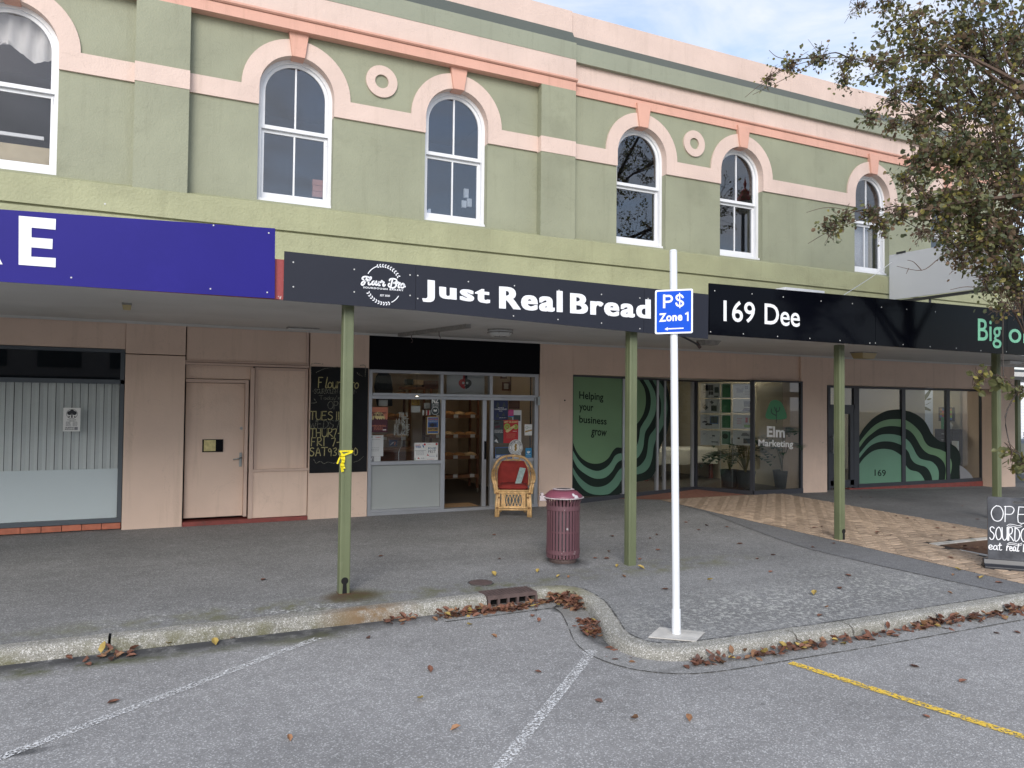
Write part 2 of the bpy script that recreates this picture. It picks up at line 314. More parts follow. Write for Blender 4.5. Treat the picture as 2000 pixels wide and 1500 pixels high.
ground_mat('path_seal', (.205, .203, .198), (.15, .15, .15), (.37, .37, .36), .675,
   lichen=[(.2, -4.35, 1.5, .42, .57, (.46, .46, .43)), (5.3, -6.05, 2.7, .85, .52, (.42, .42, .39)), (6.9, -5.7, 1.4, 1.0, .54, (.40, .40, .37)), (4.7, -5.0, 1.6, 1.1, .60, (.34, .34, .32)), (1.2, -4.55, .6, .12, .52, (.6, .6, .58))],
   moss=[(5.2, -4.35, 1.8, .35, .45, (.16, .16, .085)), (1.2, -4.45, 3.4, .3, .45, (.14, .14, .075)), (3.0, -4.4, 1.2, .3, .5, (.13, .135, .07)), (1.7, -4.3, .35, .3, .2, (.08, .085, .03))],
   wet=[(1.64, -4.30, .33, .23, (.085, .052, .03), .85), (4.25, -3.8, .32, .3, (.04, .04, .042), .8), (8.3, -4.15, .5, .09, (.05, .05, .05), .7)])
ground_mat('path_patch', (.160, .160, .162), (.125, .126, .13), (.25, .25, .245), .70)
ground_mat('gutter', (.26, .256, .245), (.20, .198, .19), (.44, .43, .42), .64,
   wet=[(3.3, -6.0, .12, .35, (.05, .05, .05), .8), (3.5, -5.2, .35, .35, (.16, .15, .13), .6), (6.5, -6.82, 4, .07, (.09, .085, .08), .7), (1.2, -4.86, 2.0, .06, (.07, .07, .07), .9)])
ground_mat('kerb_conc', (.275, .265, .23), (.165, .158, .13), (.56, .545, .51), .59,
   moss=[(0, -4.86, 6, .10, .42, (.13, .125, .06)), (3.6, -4.9, .6, .5, .42, (.20, .19, .12)), (6, -6.85, 4, .1, .45, (.16, .15, .10)), (1.7, -4.8, .5, .2, .3, (.2, .13, .07))])

# ------------------------------------------------------------------ mesh building
ORG = {}
MESHES = {}
def org(o):
    return ORG.get(o.name, Vector((0, 0, 0))) if o else Vector((0, 0, 0))
class MB:
    def __init__(s): s.v = []; s.f = []; s.m = []
    def add(s, vs, fs, mi=0):
        b = len(s.v); s.v += [tuple(v) for v in vs]; s.f += [tuple(b+i for i in f) for f in fs]; s.m += [mi]*len(fs); return s
    def box(s, x0, x1, y0, y1, z0, z1, mi=0):
        if x1 < x0: x0, x1 = x1, x0
        if y1 < y0: y0, y1 = y1, y0
        if z1 < z0: z0, z1 = z1, z0
        v = [(x, y, z) for x in (x0, x1) for y in (y0, y1) for z in (z0, z1)]
        return s.add(v, [(0, 1, 3, 2), (4, 6, 7, 5), (0, 4, 5, 1), (2, 3, 7, 6), (0, 2, 6, 4), (1, 5, 7, 3)], mi)
    def frustum(s, c0, hx0, hy0, c1, hx1, hy1, mi=0):
        v = [(c0[0]+a*hx0, c0[1]+b*hy0, c0[2]) for a, b in ((-1,-1),(1,-1),(1,1),(-1,1))] + [(c1[0]+a*hx1, c1[1]+b*hy1, c1[2]) for a, b in ((-1,-1),(1,-1),(1,1),(-1,1))]
        return s.add(v, [(3,2,1,0),(4,5,6,7),(0,1,5,4),(1,2,6,5),(2,3,7,6),(3,0,4,7)], mi)
    def quad(s, a, b, c, d, mi=0): return s.add([a, b, c, d], [(0, 1, 2, 3)], mi)
    def slab(s, pts, n, th, mi=0):         # polygon (3-D pts) pushed by n*th
        n = Vector(n).normalized()*th; k = len(pts); P = [Vector(p) for p in pts]
        tris = tessellate_polygon([P]); v = P + [p+n for p in P]
        f = [tuple(t) for t in tris] + [tuple(reversed([i+k for i in t])) for t in tris] + [(i, (i+1) % k, (i+1) % k+k, i+k) for i in range(k)]
        return s.add(v, f, mi)
    def prism(s, poly, y0, y1, holes=(), mi=0):   # poly in (x,z), from y0 (front) to y1
        loops = [list(poly)] + [list(h) for h in holes]
        flat = [p for l in loops for p in l]; tris = tessellate_polygon([[Vector((p[0], p[1], 0)) for p in l] for l in loops]); k = len(flat)
        v = [(p[0], y0, p[1]) for p in flat] + [(p[0], y1, p[1]) for p in flat]
        f = [tuple(t) for t in tris] + [tuple(reversed([i+k for i in t])) for t in tris]; b = 0
        for l in loops:
            m = len(l)
            for i in range(m): f.append((b+i, b+(i+1) % m, b+(i+1) % m+k, b+i+k))
            b += m
        return s.add(v, f, mi)
    def flat(s, poly, z, mi=0):
        P = [Vector((p[0], p[1], 0)) for p in poly]; tris = tessellate_polygon([P])
        return s.add([(p[0], p[1], z(p[0], p[1]) if callable(z) else z) for p in poly], [tuple(t) for t in tris], mi)
    def tube(s, pts, r, n=8, mi=0, cap=True):
        P = [Vector(p) for p in pts]; k = len(P); rr = r if isinstance(r, (list, tuple)) else [r]*k
        v = []; up = Vector((0, 0, 1))
        for i, p in enumerate(P):
            t = (P[min(i+1, k-1)]-P[max(i-1, 0)])
            t = t.normalized() if t.length > 1e-9 else Vector((0, 0, 1))
            a = t.cross(up if abs(t.z) < .95 else Vector((1, 0, 0))).normalized(); b = t.cross(a)
            v += [p + (a*math.cos(2*math.pi*j/n) + b*math.sin(2*math.pi*j/n))*rr[i] for j in range(n)]
        f = [(i*n+j, i*n+(j+1) % n, (i+1)*n+(j+1) % n, (i+1)*n+j) for i in range(k-1) for j in range(n)]
        if cap: f += [tuple(range(n)), tuple(reversed(range((k-1)*n, k*n)))]
        return s.add(v, f, mi)
    def lathe(s, prof, n=24, c=(0, 0, 0), mi=0):
        k = len(prof); v = [(c[0]+r*math.cos(2*math.pi*j/n), c[1]+r*math.sin(2*math.pi*j/n), c[2]+z) for r, z in prof for j in range(n)]
        f = [(i*n+j, i*n+(j+1) % n, (i+1)*n+(j+1) % n, (i+1)*n+j) for i in range(k-1) for j in range(n)]
        return s.add(v, f, mi)
    def build(s, name, m, parent=None, smooth=False, bevel=0.0, local=False, label=None, kind=None):
        if not isinstance(m, (list, tuple)): m = [m]
        o0 = Vector((0, 0, 0)) if (local or not parent) else org(parent)
        me = bpy.data.meshes.new(name); me.from_pydata([(v[0]-o0.x, v[1]-o0.y, v[2]-o0.z) for v in s.v], [], s.f)
        for x in m: me.materials.append(MAT[x])
        if len(m) > 1: me.polygons.foreach_set('material_index', s.m)
        bm = bmesh.new(); bm.from_mesh(me); bmesh.ops.recalc_face_normals(bm, faces=bm.faces) if len(s.f) < 60000 else None; bm.to_mesh(me); bm.free()
        if smooth: me.polygons.foreach_set('use_smooth', [True]*len(me.polygons))
        ob = bpy.data.objects.new(name, me); COL.objects.link(ob)
        if parent: ob.parent = parent; ORG[ob.name] = org(parent)
        if bevel:
            bv = ob.modifiers.new('bevel', 'BEVEL'); bv.width = bevel; bv.segments = 2; bv.limit_method = 'ANGLE'
        if label: ob['label'] = label
        if kind: ob['kind'] = kind
        return ob
def thing(name, label, cat, loc=(0, 0, 0), rot=0.0, group=None):
    o = bpy.data.objects.new(name, None); COL.objects.link(o); o.empty_display_size = .1
    o.location = loc; o.rotation_euler = (0, 0, rot); o['label'] = label; o['category'] = cat
    if group: o['group'] = group
    ORG[o.name] = Vector(loc); return o
def tag(o, label, cat, group=None):
    o['label'] = label; o['category'] = cat
    if group: o['group'] = group
    return o
def copy_tree(o, parent=None):
    c = o.copy(); COL.objects.link(c)
    if parent: c.parent = parent
    ORG[c.name] = org(o)
    for ch in list(o.children): copy_tree(ch, c)
    return c
def struct(mb, name, m, **k):
    o = mb.build(name, m, **k); o['kind'] = 'structure'; return o
def sbox(name, m, parent, *b, **k): return MB().box(*b).build(name, m, parent, **k)

TXT = {}
def text_mesh(s, bold=0.0, shear=0.0, space=1.0, res=4):
    key = (s, bold, shear, space, res)
    if key not in TXT:
        cu = bpy.data.curves.new('txt', 'FONT'); cu.body = s; cu.offset = bold; cu.shear = shear; cu.space_character = space; cu.resolution_u = res
        ob = bpy.data.objects.new('txt', cu); COL.objects.link(ob)
        dg = bpy.context.evaluated_depsgraph_get(); me = bpy.data.meshes.new_from_object(ob.evaluated_get(dg))
        bpy.data.objects.remove(ob); bpy.data.curves.remove(cu)
        vs = [v.co.copy() for v in me.vertices]; fs = [tuple(p.vertices) for p in me.polygons]; bpy.data.meshes.remove(me)
        x0 = min(v.x for v in vs); x1 = max(v.x for v in vs); y0 = min(v.y for v in vs); y1 = max(v.y for v in vs)
        TXT[key] = ([((v.x-x0)/(x1-x0), (v.y-y0)/(y1-y0)) for v in vs], fs, (x1-x0)/(y1-y0))
    return TXT[key]
def text_quad(mb, s, tl, tr, bl, bold=0.0, shear=0.0, space=1.0, mi=0, res=4):
    """string filling the parallelogram given by its top-left, top-right, bottom-left corners"""
    uv, fs, a = text_mesh(s, bold, shear, space, res); tl = Vector(tl); ex = Vector(tr)-tl; ez = tl-Vector(bl)
    mb.add([Vector(bl)+ex*u+ez*v for u, v in uv], fs, mi); return mb
def text_h(mb, s, p, ex, h, bold=0.0, shear=0.0, space=1.0, mi=0, center=False, up=(0, 0, 1), res=3):
    """string of height h starting at p (bottom-left, or bottom-centre), running along ex"""
    uv, fs, a = text_mesh(s, bold, shear, space, res); ex = Vector(ex).normalized(); up = Vector(up).normalized(); w = a*h; p = Vector(p)
    if center: p = p - ex*w/2
    mb.add([p+ex*(u*w)+up*(v*h) for u, v in uv], fs, mi); return w
def ribbon(mb, pts, w, nrm, mi=0):
    """flat stroke of width w through 3-D points on a plane of normal nrm"""
    P = [Vector(p) for p in pts]; n = Vector(nrm).normalized(); k = len(P); L_ = []; R_ = []
    for i in range(k):
        t = (P[min(i+1, k-1)]-P[max(i-1, 0)]).normalized(); s = t.cross(n).normalized()*(w/2)
        e = t*(w/2)*(-1 if i == 0 else 1 if i == k-1 else 0)*.6
        L_.append(P[i]+s+e); R_.append(P[i]-s+e)
    mb.add(L_+R_, [(i, i+1, k+i+1, k+i) for i in range(k-1)], mi)
def smooth_line(p, n=4):
    """Catmull-Rom through points of any dimension"""
    P = [Vector(q) for q in p]; o = []
    for i in range(len(P)-1):
        a, b, c, d = P[max(i-1, 0)], P[i], P[i+1], P[min(i+2, len(P)-1)]
        for j in range(n):
            t = j/n; o.append(.5*((2*b)+(c-a)*t+(2*a-5*b+4*c-d)*t*t+(3*b-a-3*c+d)*t**3))
    return o+[P[-1]]
# hand-lettering strokes, unit box
ST = {'T': [[(0,1),(.7,1)],[(.35,1),(.33,0)]], 'U': [[(0,1),(.02,.25),(.2,0),(.45,.1),(.55,.4),(.57,1)],[(.57,1),(.6,0)]], 'E': [[(.05,1),(0,0),(.5,.02)],[(.02,.52),(.38,.54)],[(.05,1),(.5,1)]],
 'S': [[(.5,.88),(.3,1),(.08,.88),(.1,.65),(.35,.5),(.5,.3),(.38,.05),(.12,0),(0,.12)]], 'W': [[(0,1),(.18,0),(.35,.6),(.52,0),(.75,1)]], 'D': [[(.05,1),(.03,0),(.35,.08),(.55,.4),(.5,.75),(.3,.95),(0,1)]],
 'H': [[(0,1),(.03,0)],[(.5,1),(.5,0)],[(0,.5),(.5,.52)]], 'R': [[(.05,1),(.02,0)],[(0,.98),(.35,1),(.45,.75),(.3,.52),(.05,.48),(.3,.25),(.55,0)]], 'F': [[(.05,1),(.02,0)],[(.05,1),(.5,1)],[(.03,.52),(.38,.53)]],
 'I': [[(.1,1),(.1,0)]], 'A': [[(0,0),(.28,1),(.56,0)],[(.1,.35),(.45,.35)]], 'O': [[(.3,1),(.08,.8),(0,.45),(.12,.08),(.35,0),(.55,.2),(.6,.6),(.48,.92),(.3,1)]], 'P': [[(.05,1),(.02,0)],[(0,.98),(.35,1),(.5,.78),(.35,.52),(.04,.48)]],
 'N': [[(0,0),(.03,1),(.5,0),(.53,1)]], 'G': [[(.5,.85),(.3,1),(.08,.8),(0,.4),(.15,.05),(.4,.03),(.52,.2),(.52,.42),(.3,.42)]], 'B': [[(.04,1),(.02,0),(.38,.03),(.5,.25),(.38,.48),(.05,.52)],[(.04,1),(.32,.98),(.42,.76),(.3,.55)]], 'K': [[(.03,1),(.02,0)],[(.5,1),(.05,.45),(.52,0)]],
 'Y': [[(0,1),(.28,.5),(.55,1)],[(.28,.5),(.26,0)]], '1': [[(.1,1),(.1,0)]], '7': [[(0,.97),(.5,1),(.2,0)]], '9': [[(.45,.75),(.25,.98),(.05,.8),(.1,.55),(.35,.52),(.45,.8),(.4,0)]], '3': [[(.05,.9),(.3,1),(.45,.8),(.2,.55),(.45,.35),(.35,.05),(0,.08)]],
 '0': [[(.25,1),(.05,.7),(.05,.25),(.25,0),(.48,.25),(.45,.75),(.25,1)]], '-': [[(.05,.45),(.4,.48)]],
 'e': [[(.05,.28),(.4,.36),(.36,.52),(.18,.58),(.03,.35),(.08,.08),(.25,0),(.45,.12)]], 'a': [[(.4,.5),(.2,.58),(.03,.3),(.12,.02),(.35,.15),(.42,.52),(.42,.1),(.52,.0)]], 't': [[(.2,.9),(.15,.1),(.3,0),(.4,.08)],[(.0,.6),(.4,.66)]],
 'r': [[(.08,.6),(.02,0)],[(.06,.4),(.25,.6),(.42,.55)]], 'l': [[(.35,1.05),(.15,.1),(.28,0),(.4,.08)]], 'b': [[(.1,1),(.03,0)],[(.05,.35),(.25,.55),(.42,.3),(.25,0),(.04,.08)]], 'd': [[(.4,.5),(.2,.56),(.02,.25),(.15,0),(.36,.15),(.46,1),(.44,0)]],
 'o': [[(.2,.55),(.02,.3),(.12,0),(.38,.12),(.4,.42),(.2,.55)]], 'u': [[(.02,.55),(.05,.08),(.22,0),(.38,.2),(.4,.55)],[(.4,.55),(.44,.0)]], 'y': [[(.02,.55),(.2,.05)],[(.42,.55),(.15,-.4)]], 's': [[(.35,.5),(.15,.56),(.08,.42),(.32,.2),(.2,0),(.02,.05)]], "'": [[(.05,1),(.02,.8)]]}
ADV = {'I': .25, '1': .28, "'": .2, 'W': .9, 'T': .75, 'l': .42, 'r': .45, ' ': .45}
def handwrite(mb, s, p, ex, h, w, nrm, up=(0, 0, 1), sx=1.0, jit=.02, mi=0):
    p = Vector(p); ex = Vector(ex).normalized(); up = Vector(up); x = 0.0; rnd = random.Random(len(s)*31+ord(s[0]))
    for ch in s:
        for st in ST.get(ch, []):
            q = smooth_line([(a[0]+rnd.uniform(-jit, jit), a[1]+rnd.uniform(-jit, jit)) for a in st], 3) if len(st) > 2 else [Vector(a) for a in st]
            ribbon(mb, [p+ex*((x+a[0])*h*sx)+up*(a[1]*h) for a in q], w, nrm, mi)
        x += ADV.get(ch, .68 if ch.isupper() or ch.isdigit() else .52)
    return x*h*sx
def disc(mb, c, r, ex, up, n=20, mi=0, r0=0.0, a0=0, a1=360):
    c = Vector(c); ex = Vector(ex).normalized(); up = Vector(up).normalized()
    an = [R(a0+(a1-a0)*i/n) for i in range(n+1)]
    if r0 == 0: mb.add([c]+[c+(ex*math.cos(a)+up*math.sin(a))*r for a in an], [(0, i+1, i+2) for i in range(n)], mi)
    else: mb.add([c+(ex*math.cos(a)+up*math.sin(a))*r for a in an]+[c+(ex*math.cos(a)+up*math.sin(a))*r0 for a in an], [(i, i+1, n+2+i, n+1+i) for i in range(n)], mi)

# ================================================================== GROUND
def grid_sheet(x0, x1, y0, y1, nx, ny, z):
    mb = MB(); vs = [(x0+(x1-x0)*i/nx, y0+(y1-y0)*j/ny) for j in range(ny+1) for i in range(nx+1)]
    mb.add([(x, y, z(x, y)) for x, y in vs], [(j*(nx+1)+i, j*(nx+1)+i+1, (j+1)*(nx+1)+i+1, (j+1)*(nx+1)+i) for j in range(ny) for i in range(nx)]); return mb
mb = MB(); mb.add([(-400, -400, -.75), (400, -400, -.75), (400, 400, -.75), (-400, 400, -.75)], [(0, 1, 2, 3)]); struct(mb, 'ground', 'road_seal')
struct(grid_sheet(-60, 70, -60, -4.45, 26, 56, lambda x, y: rz(y)), 'road', 'road_seal')
BACK = [(-14, -4.66), (-6, -4.66), (2.82, -4.66)]
CURVE = [(3.34, -4.64), (3.55, -4.65), (3.70, -4.70), (3.80, -4.82), (3.83, -5.0), (3.80, -5.3), (3.70, -5.6), (3.58, -5.9), (3.49, -6.13), (3.47, -6.3), (3.52, -6.45), (3.66, -6.54), (3.9, -6.57), (4.3, -6.585)]
RIGHT = [(4.78, -6.60), (5.37, -6.62), (8, -6.65), (14, -6.66), (24, -6.66)]
pf = BACK + CURVE + RIGHT
fp = [(x, y) for x, y in pf if x <= 11] + [(11, -6.655), (11, .6), (-14, .6)]
struct(MB().flat(fp, gz).add([(11, -6.655, gz(11, -6.655)), (24, -6.66, gz(24, -6.66)), (24, .6, gz(24, .6)), (11, .6, gz(11, .6))], [(0, 1, 2, 3)]), 'footpath', 'path_seal')
struct(grid_sheet(24, 70, -6.6, 60, 2, 2, lambda x, y: -.36), 'side_street', 'road_seal')
struct(MB().flat([(24, .6), (19.2, .6), (19.2, 40), (24, 40)], lambda x, y: gz(x, min(y, .6))), 'side_footpath', 'path_patch')
# darker resealed strips beside the pavers
dz = lambda e: (lambda x, y: gz(x, y)+e)
struct(MB().flat([(8.3, -.6), (8.34, -.03), (8.34, -6.60), (7.78, -6.60), (7.60, -5.2), (7.55, -4.3), (7.66, -3.6), (7.92, -2.6), (8.25, -1.45)], dz(.004)), 'asphalt_patch', 'path_patch')
mbp = MB().flat([(11.31, -.03), (11.8, -.03), (11.8, -6.60), (11.31, -6.60)], dz(.004))
mbp.flat([(11.8, -.03), (19, -.03), (19, -6.60), (11.8, -6.60)], dz(.004)); struct(mbp, 'asphalt_patch', 'path_patch')
ln = MB(); ps = smooth_line([(8.25, -1.45), (7.92, -2.6), (7.66, -3.6), (7.55, -4.3), (7.60, -5.2), (7.78, -6.6)], 6)
for a, b in zip(ps, ps[1:]):
    ln.add([(a.x-.006, a.y, gz(a.x, a.y)+.0055), (a.x+.006, a.y, gz(a.x, a.y)+.0055), (b.x+.006, b.y, gz(b.x, b.y)+.0055), (b.x-.006, b.y, gz(b.x, b.y)+.0055)], [(0, 1, 2, 3)])
struct(ln, 'path_joint', 'joint_dark')

# kerb: each cast section is a part; joints are left open
def offset(path, d):
    o = []
    for i, p in enumerate(path):
        a = Vector(path[max(i-1, 0)]); b = Vector(path[min(i+1, len(path)-1)]); t = (b-a).normalized(); o.append((p[0]+t.y*d, p[1]-t.x*d))
    return o
PROF = [(0, .0), (.02, .004), (.10, .003), (.128, -.004), (.148, -.02), (.158, -.045), (.166, -.09), (.178, -.3)]
def kerb_section(path):
    P = [Vector((p[0], p[1])) for p in path]; d = [0]
    fine = []
    for i in range(len(P)-1):
        n = max(1, int((P[i+1]-P[i]).length/.12)); fine += [P[i].lerp(P[i+1], j/n) for j in range(n)]
    fine.append(P[-1]); mb = MB(); rows = [offset(fine, a) for a, b in PROF]; k = len(PROF)
    rnd = random.Random(int(path[0][0]*100))
    vs = [(rows[j][i][0], rows[j][i][1], gz(*fine[i])+.006+PROF[j][1]+rnd.uniform(-.0025, .0025)) for i in range(len(fine)) for j in range(k)]
    n = len(fine)
    mb.add(vs, [(i*k+j, i*k+j+1, (i+1)*k+j+1, (i+1)*k+j) for i in range(n-1) for j in range(k-1)] + [tuple(range(k)), tuple(reversed(range((n-1)*k, n*k)))])
    return mb
kerb = thing('kerb', 'kerb', 'kerb', (0, -5, -.1)); del kerb['label']; del kerb['category']; kerb['kind'] = 'structure'
CC = smooth_line(CURVE, 3); CC = [(p.x, p.y) for p in CC]
for sec in ([(-14, -4.66), (-6.4, -4.66)], [(-6.38, -4.66), (-3.4, -4.66)], [(-3.385, -4.66), (-.335, -4.66)], [(-.315, -4.66), (2.815, -4.66)], CC+[(4.74, -6.598)], [(4.755, -6.6), (5.36, -6.62)], [(5.38, -6.62), (8, -6.65)], [(8.02, -6.65), (11, -6.655)], [(11.02, -6.655), (14, -6.66)], [(14.02, -6.66), (24, -6.66)]):
    kerb_section(sec).build('kerb_section', 'kerb_conc', kerb, smooth=False)
gp = [(x, y) for x, y in CC+[(4.78, -6.60), (5.37, -6.62), (8, -6.65), (14, -6.66)]]
inn = offset([(2.3, -4.66), (2.82, -4.65)]+gp, .17); ou = offset([(2.3, -4.66), (2.82, -4.65)]+gp, .42)
ou = [(min(max(x, 1.9), 40), y) for x, y in ou]
fixed = []
for (x, y) in ou:                                    # keep the inside of the tight bend from folding
    if y > -5.05 and x < 3.6: y = min(y, -5.03); x = min(x, 3.42)
    fixed.append((x, y))
ou = fixed; mb = MB(); n = len(inn)
mb.add([(x, y, rz(y)+.005) for x, y in inn]+[(x, y, rz(y)+.005) for x, y in ou], [(i, i+1, n+i+1, n+i) for i in range(n-1)]); struct(mb, 'gutter', 'gutter')
ln = MB()
for a, b in zip(ou, ou[1:]):
    A = Vector(a); B = Vector(b)
    if (B-A).length > .01:
        s = (B-A).normalized(); q = Vector((s.y, -s.x))*.004; ln.add([(*(A-q), rz(A.y)+.0075), (*(B-q), rz(B.y)+.0075), (*(B+q), rz(B.y)+.0075), (*(A+q), rz(A.y)+.0075)], [(0, 1, 2, 3)])
struct(ln, 'gutter_joint', 'joint_dark')
kj = MB(); rj = random.Random(3); bk = [(p.x, p.y) for p in smooth_line([(3.6, -4.66)]+CURVE[3:]+[(5.4, -6.62), (8, -6.65), (12, -6.66)], 8)]
for a, b in zip(bk, bk[1:]):
    A = Vector(a); B = Vector(b); sg = (B-A).normalized(); q = Vector((sg.y, -sg.x))*rj.uniform(.003, .011)
    kj.add([(*(A-q), gz(*A)+.0105), (*(B-q), gz(*B)+.0105), (*(B+q), gz(*B)+.0105), (*(A+q), gz(*A)+.0105)], [(0, 1, 2, 3)])
struct(kj, 'kerb_joint', 'joint_dark')
# painted lines on the road (one strip each)
def strip(a, b, w, m, name, label):
    A, B = Vector(a), Vector(b); s = (B-A).normalized(); q = Vector((s.y, -s.x))*w/2; n = 12; mb = MB(); c = [A.lerp(B, i/n) for i in range(n+1)]
    mb.add([(*(p-q), rz(p.y)+.006) for p in c]+[(*(p+q), rz(p.y)+.006) for p in c], [(i, i+1, n+2+i, n+1+i) for i in range(n)])
    o = mb.build(name, m); o['kind'] = 'structure'; o['label'] = label; return o
strip((1.20, -5.09), (-3.2, -8.15), .075, 'road_white', 'parking_line', 'worn white parking line slanting out from the straight kerb at left')
strip((3.05, -6.30), (.55, -8.72), .075, 'road_white', 'parking_line', 'faded white parking line starting at the kerb corner')
MB().flat([(3.00, -6.27), (3.03, -6.22), (3.09, -6.20), (3.14, -6.235), (3.13, -6.28), (3.07, -6.33), (3.01, -6.34)], lambda x, y: rz(y)+.008).build('line_end', 'road_white')['kind'] = 'structure'
strip((4.37, -7.05), (5.1, -10.3), .078, 'road_yellow', 'no_parking_line', 'yellow painted line running out from the kerb')

# brick paving in herringbone
pav = thing('brick_paving', 'x', 'x', (9.8, -3, -.06)); del pav['label']; del pav['category']; pav['kind'] = 'structure'
X0, X1, Y0, Y1 = 8.345, 11.305, -6.58, -.03
struct(MB().flat([(X0, Y0), (11, Y0), (11, Y1), (X0, Y1)], dz(.002)).flat([(11, Y0), (X1, Y0), (X1, Y1), (11, Y1)], dz(.002)), 'paving_bed', 'paver_joint')
bl, bw = .23, .115; cand = []
PIT_ = (9.45, 10.75, -6.0, -4.72)
for i in range(-60, 70):
    for j in range(-40, 70):
        for k in (0, 1):
            # herringbone unit: one horizontal and one vertical brick per step
            ox = X0 + (i*bw) + (j*bl*1.0) ; oy = Y0 + i*bw - j*bl + 3*bl
            if k == 0: r = (ox, ox+bl, oy, oy+bw)
            else: r = (ox, ox+bw, oy+bw, oy+bw+bl)
            cx, cy = (r[0]+r[1])/2, (r[2]+r[3])/2
            if r[1] < X0 or r[0] > X1 or r[3] < Y0 or r[2] > Y1: continue
            r = (max(r[0], X0), min(r[1], X1), max(r[2], Y0), min(r[3], Y1))
            if r[1]-r[0] < .03 or r[3]-r[2] < .03: continue
            if PIT_[0]-.1 < cx < PIT_[1]+.1 and PIT_[2]-.1 < cy < PIT_[3]+.1: continue
            cx, cy = (r[0]+r[1])/2, (r[2]+r[3])/2
            cand.append((r, cx, cy))
def vis(c): return (c[1])**2 + (c[2]+11.3)**2 + (60 if c[2] < -4.5 and c[1] > 9.9 else 0) + (60 if c[1]*.905-(c[2]+11.3)*.426 > .70*(c[1]*.426+(c[2]+11.3)*.905) else 0)
cand.sort(key=vis); far = MB(); bcache = {}
for q, (r, cx, cy) in enumerate(cand):
    g = .0105; hx = (r[1]-r[0])/2-g; hy = (r[3]-r[2])/2-g; z = gz(cx, cy)+.011+random.uniform(-.002, .002)
    if q < 300:
        key = (round(hx, 3), round(hy, 3))
        if key not in bcache:
            bcache[key] = MB().frustum((0, 0, -.02), hx, hy, (0, 0, -.004), hx, hy).frustum((0, 0, -.004), hx, hy, (0, 0, 0), hx-.004, hy-.004).build('brick', 'paver', pav, local=True); o = bcache[key]
        else: o = bcache[key].copy(); COL.objects.link(o)
        o.location = Vector((cx, cy, z))-org(pav); o.rotation_euler = (random.uniform(-.008, .008)+.02, random.uniform(-.008, .008), 0)
    else: far.frustum((cx, cy, z-.02), hx, hy, (cx, cy, z-.004), hx, hy).frustum((cx, cy, z-.004), hx, hy, (cx, cy, z), hx-.004, hy-.004)
far.build('distant_bricks', 'paver', pav)['kind'] = 'stuff'
struct(MB().flat([(7.2, .6), (8.34, -.02), (X1, -.02), (11.3, .3), (10, 1.1)], dz(.006)), 'threshold_paving', 'paver_red')
# tree pit
tp = thing('tree_pit', 'concrete edged tree pit full of dead leaves set in the brick paving', 'tree pit', (10.1, -5.36, -.1))
mb = MB(); a, b, c, d = PIT_
for bx in ((a-.09, b+.09, d, d+.09), (a-.09, b+.09, c-.09, c), (a-.09, a, c, d), (b, b+.09, c, d)): mb.box(bx[0], bx[1], bx[2], bx[3], -.2, gz(10, bx[2])+.022)
mb.build('edging', 'concrete', tp)
MB().flat([(a, c), (b, c), (b, d), (a, d)], lambda x, y: gz(x, y)+.006).build('soil', 'rust', tp)

# kerb inlet
dr = thing('kerb_drain', 'rusty iron kerb inlet with five bars half choked by dead leaves', 'drain', (3.08, -4.7, -.1))
z = gz(3, -4.7)+.012; mb = MB(); mb.box(2.82, 3.34, -4.83, -4.60, z-.035, z)
for i in range(14): mb.box(2.835+i*.036, 2.853+i*.036, -4.82, -4.62, z, z+.005)
mb.build('top_plate', 'iron', dr)
for i in range(6):
    x = 2.825+i*.1; MB().box(x, x+.022, -4.83, -4.80, -.22, z-.035).build('bar', 'iron', dr)
MB().box(2.83, 3.33, -4.72, -4.70, -.3, z-.04).build('void', 'black_hole', dr)
mh = thing('manhole_cover', 'small round rusty iron cover set in the footpath near the drain', 'manhole cover', (2.97, -4.30, gz(3, -4.3)))
c = (2.97, -4.30, gz(3, -4.3)); MB().lathe([(0, .008), (.118, .008), (.12, .004)], 28, c).build('lid', 'iron', mh); MB().lathe([(.121, .0035), (.123, .008), (.132, .008), (.134, .002)], 28, c).build('rim', 'joint_dark', mh)

# ================================================================== THE BUILDING
B = thing('commercial_building', 'long two storey green and pink rendered shop building with arched upstairs windows', 'building', (6, 0, 0))
WC = [-4.36, -1.86, 1.735, 4.285, 7.93, 10.32, 14.03, 16.52]
def arch(cx, r, zc, n=24, z0=None):
    p = [(cx-r, z0)] if z0 is not None else []
    p += [(cx-r*math.cos(math.pi*i/n), zc+r*math.sin(math.pi*i/n)) for i in range(n+1)]
    if z0 is not None: p.append((cx+r, z0))
    return p
ZC, RI, RO, SILL = 6.345, .545, .79, 4.68
MB().prism([(-7.5, 4.15), (19, 4.15), (19, 8.0), (-7.5, 8.0)], 0, .3, [arch(c, RI, ZC, 24, SILL) for c in WC]).build('upper_wall', 'green_paint', B)
MB().box(18.7, 19, .3, 12, 2.7, 8.2).box(-7.5, -7.2, .3, 12, 0, 8.2).build('end_wall', 'green_paint', B)
MB().box(-7.5, 19, .55, 12, 8.0, 8.05).build('roof', 'room_dark', B)
# sill course and apron
sp = [(0.0, 4.665), (-.165, 4.605), (-.175, 4.595), (-.175, 4.235), (0.0, 4.235)]
MB().add([(-7.5, y, z) for y, z in sp]+[(19.17, y, z) for y, z in sp], [(i, (i+1) % 5, (i+1) % 5+5, i+5) for i in range(5)]+[(0, 1, 2, 3, 4), (9, 8, 7, 6, 5)]).build('sill_course', 'green_apron', B)
MB().box(-7.5, 19.12, -.155, .3, 2.84, 4.205).box(-7.5, 19.1, -.13, 0, 4.205, 4.235).build('apron_wall', 'green_apron', B)
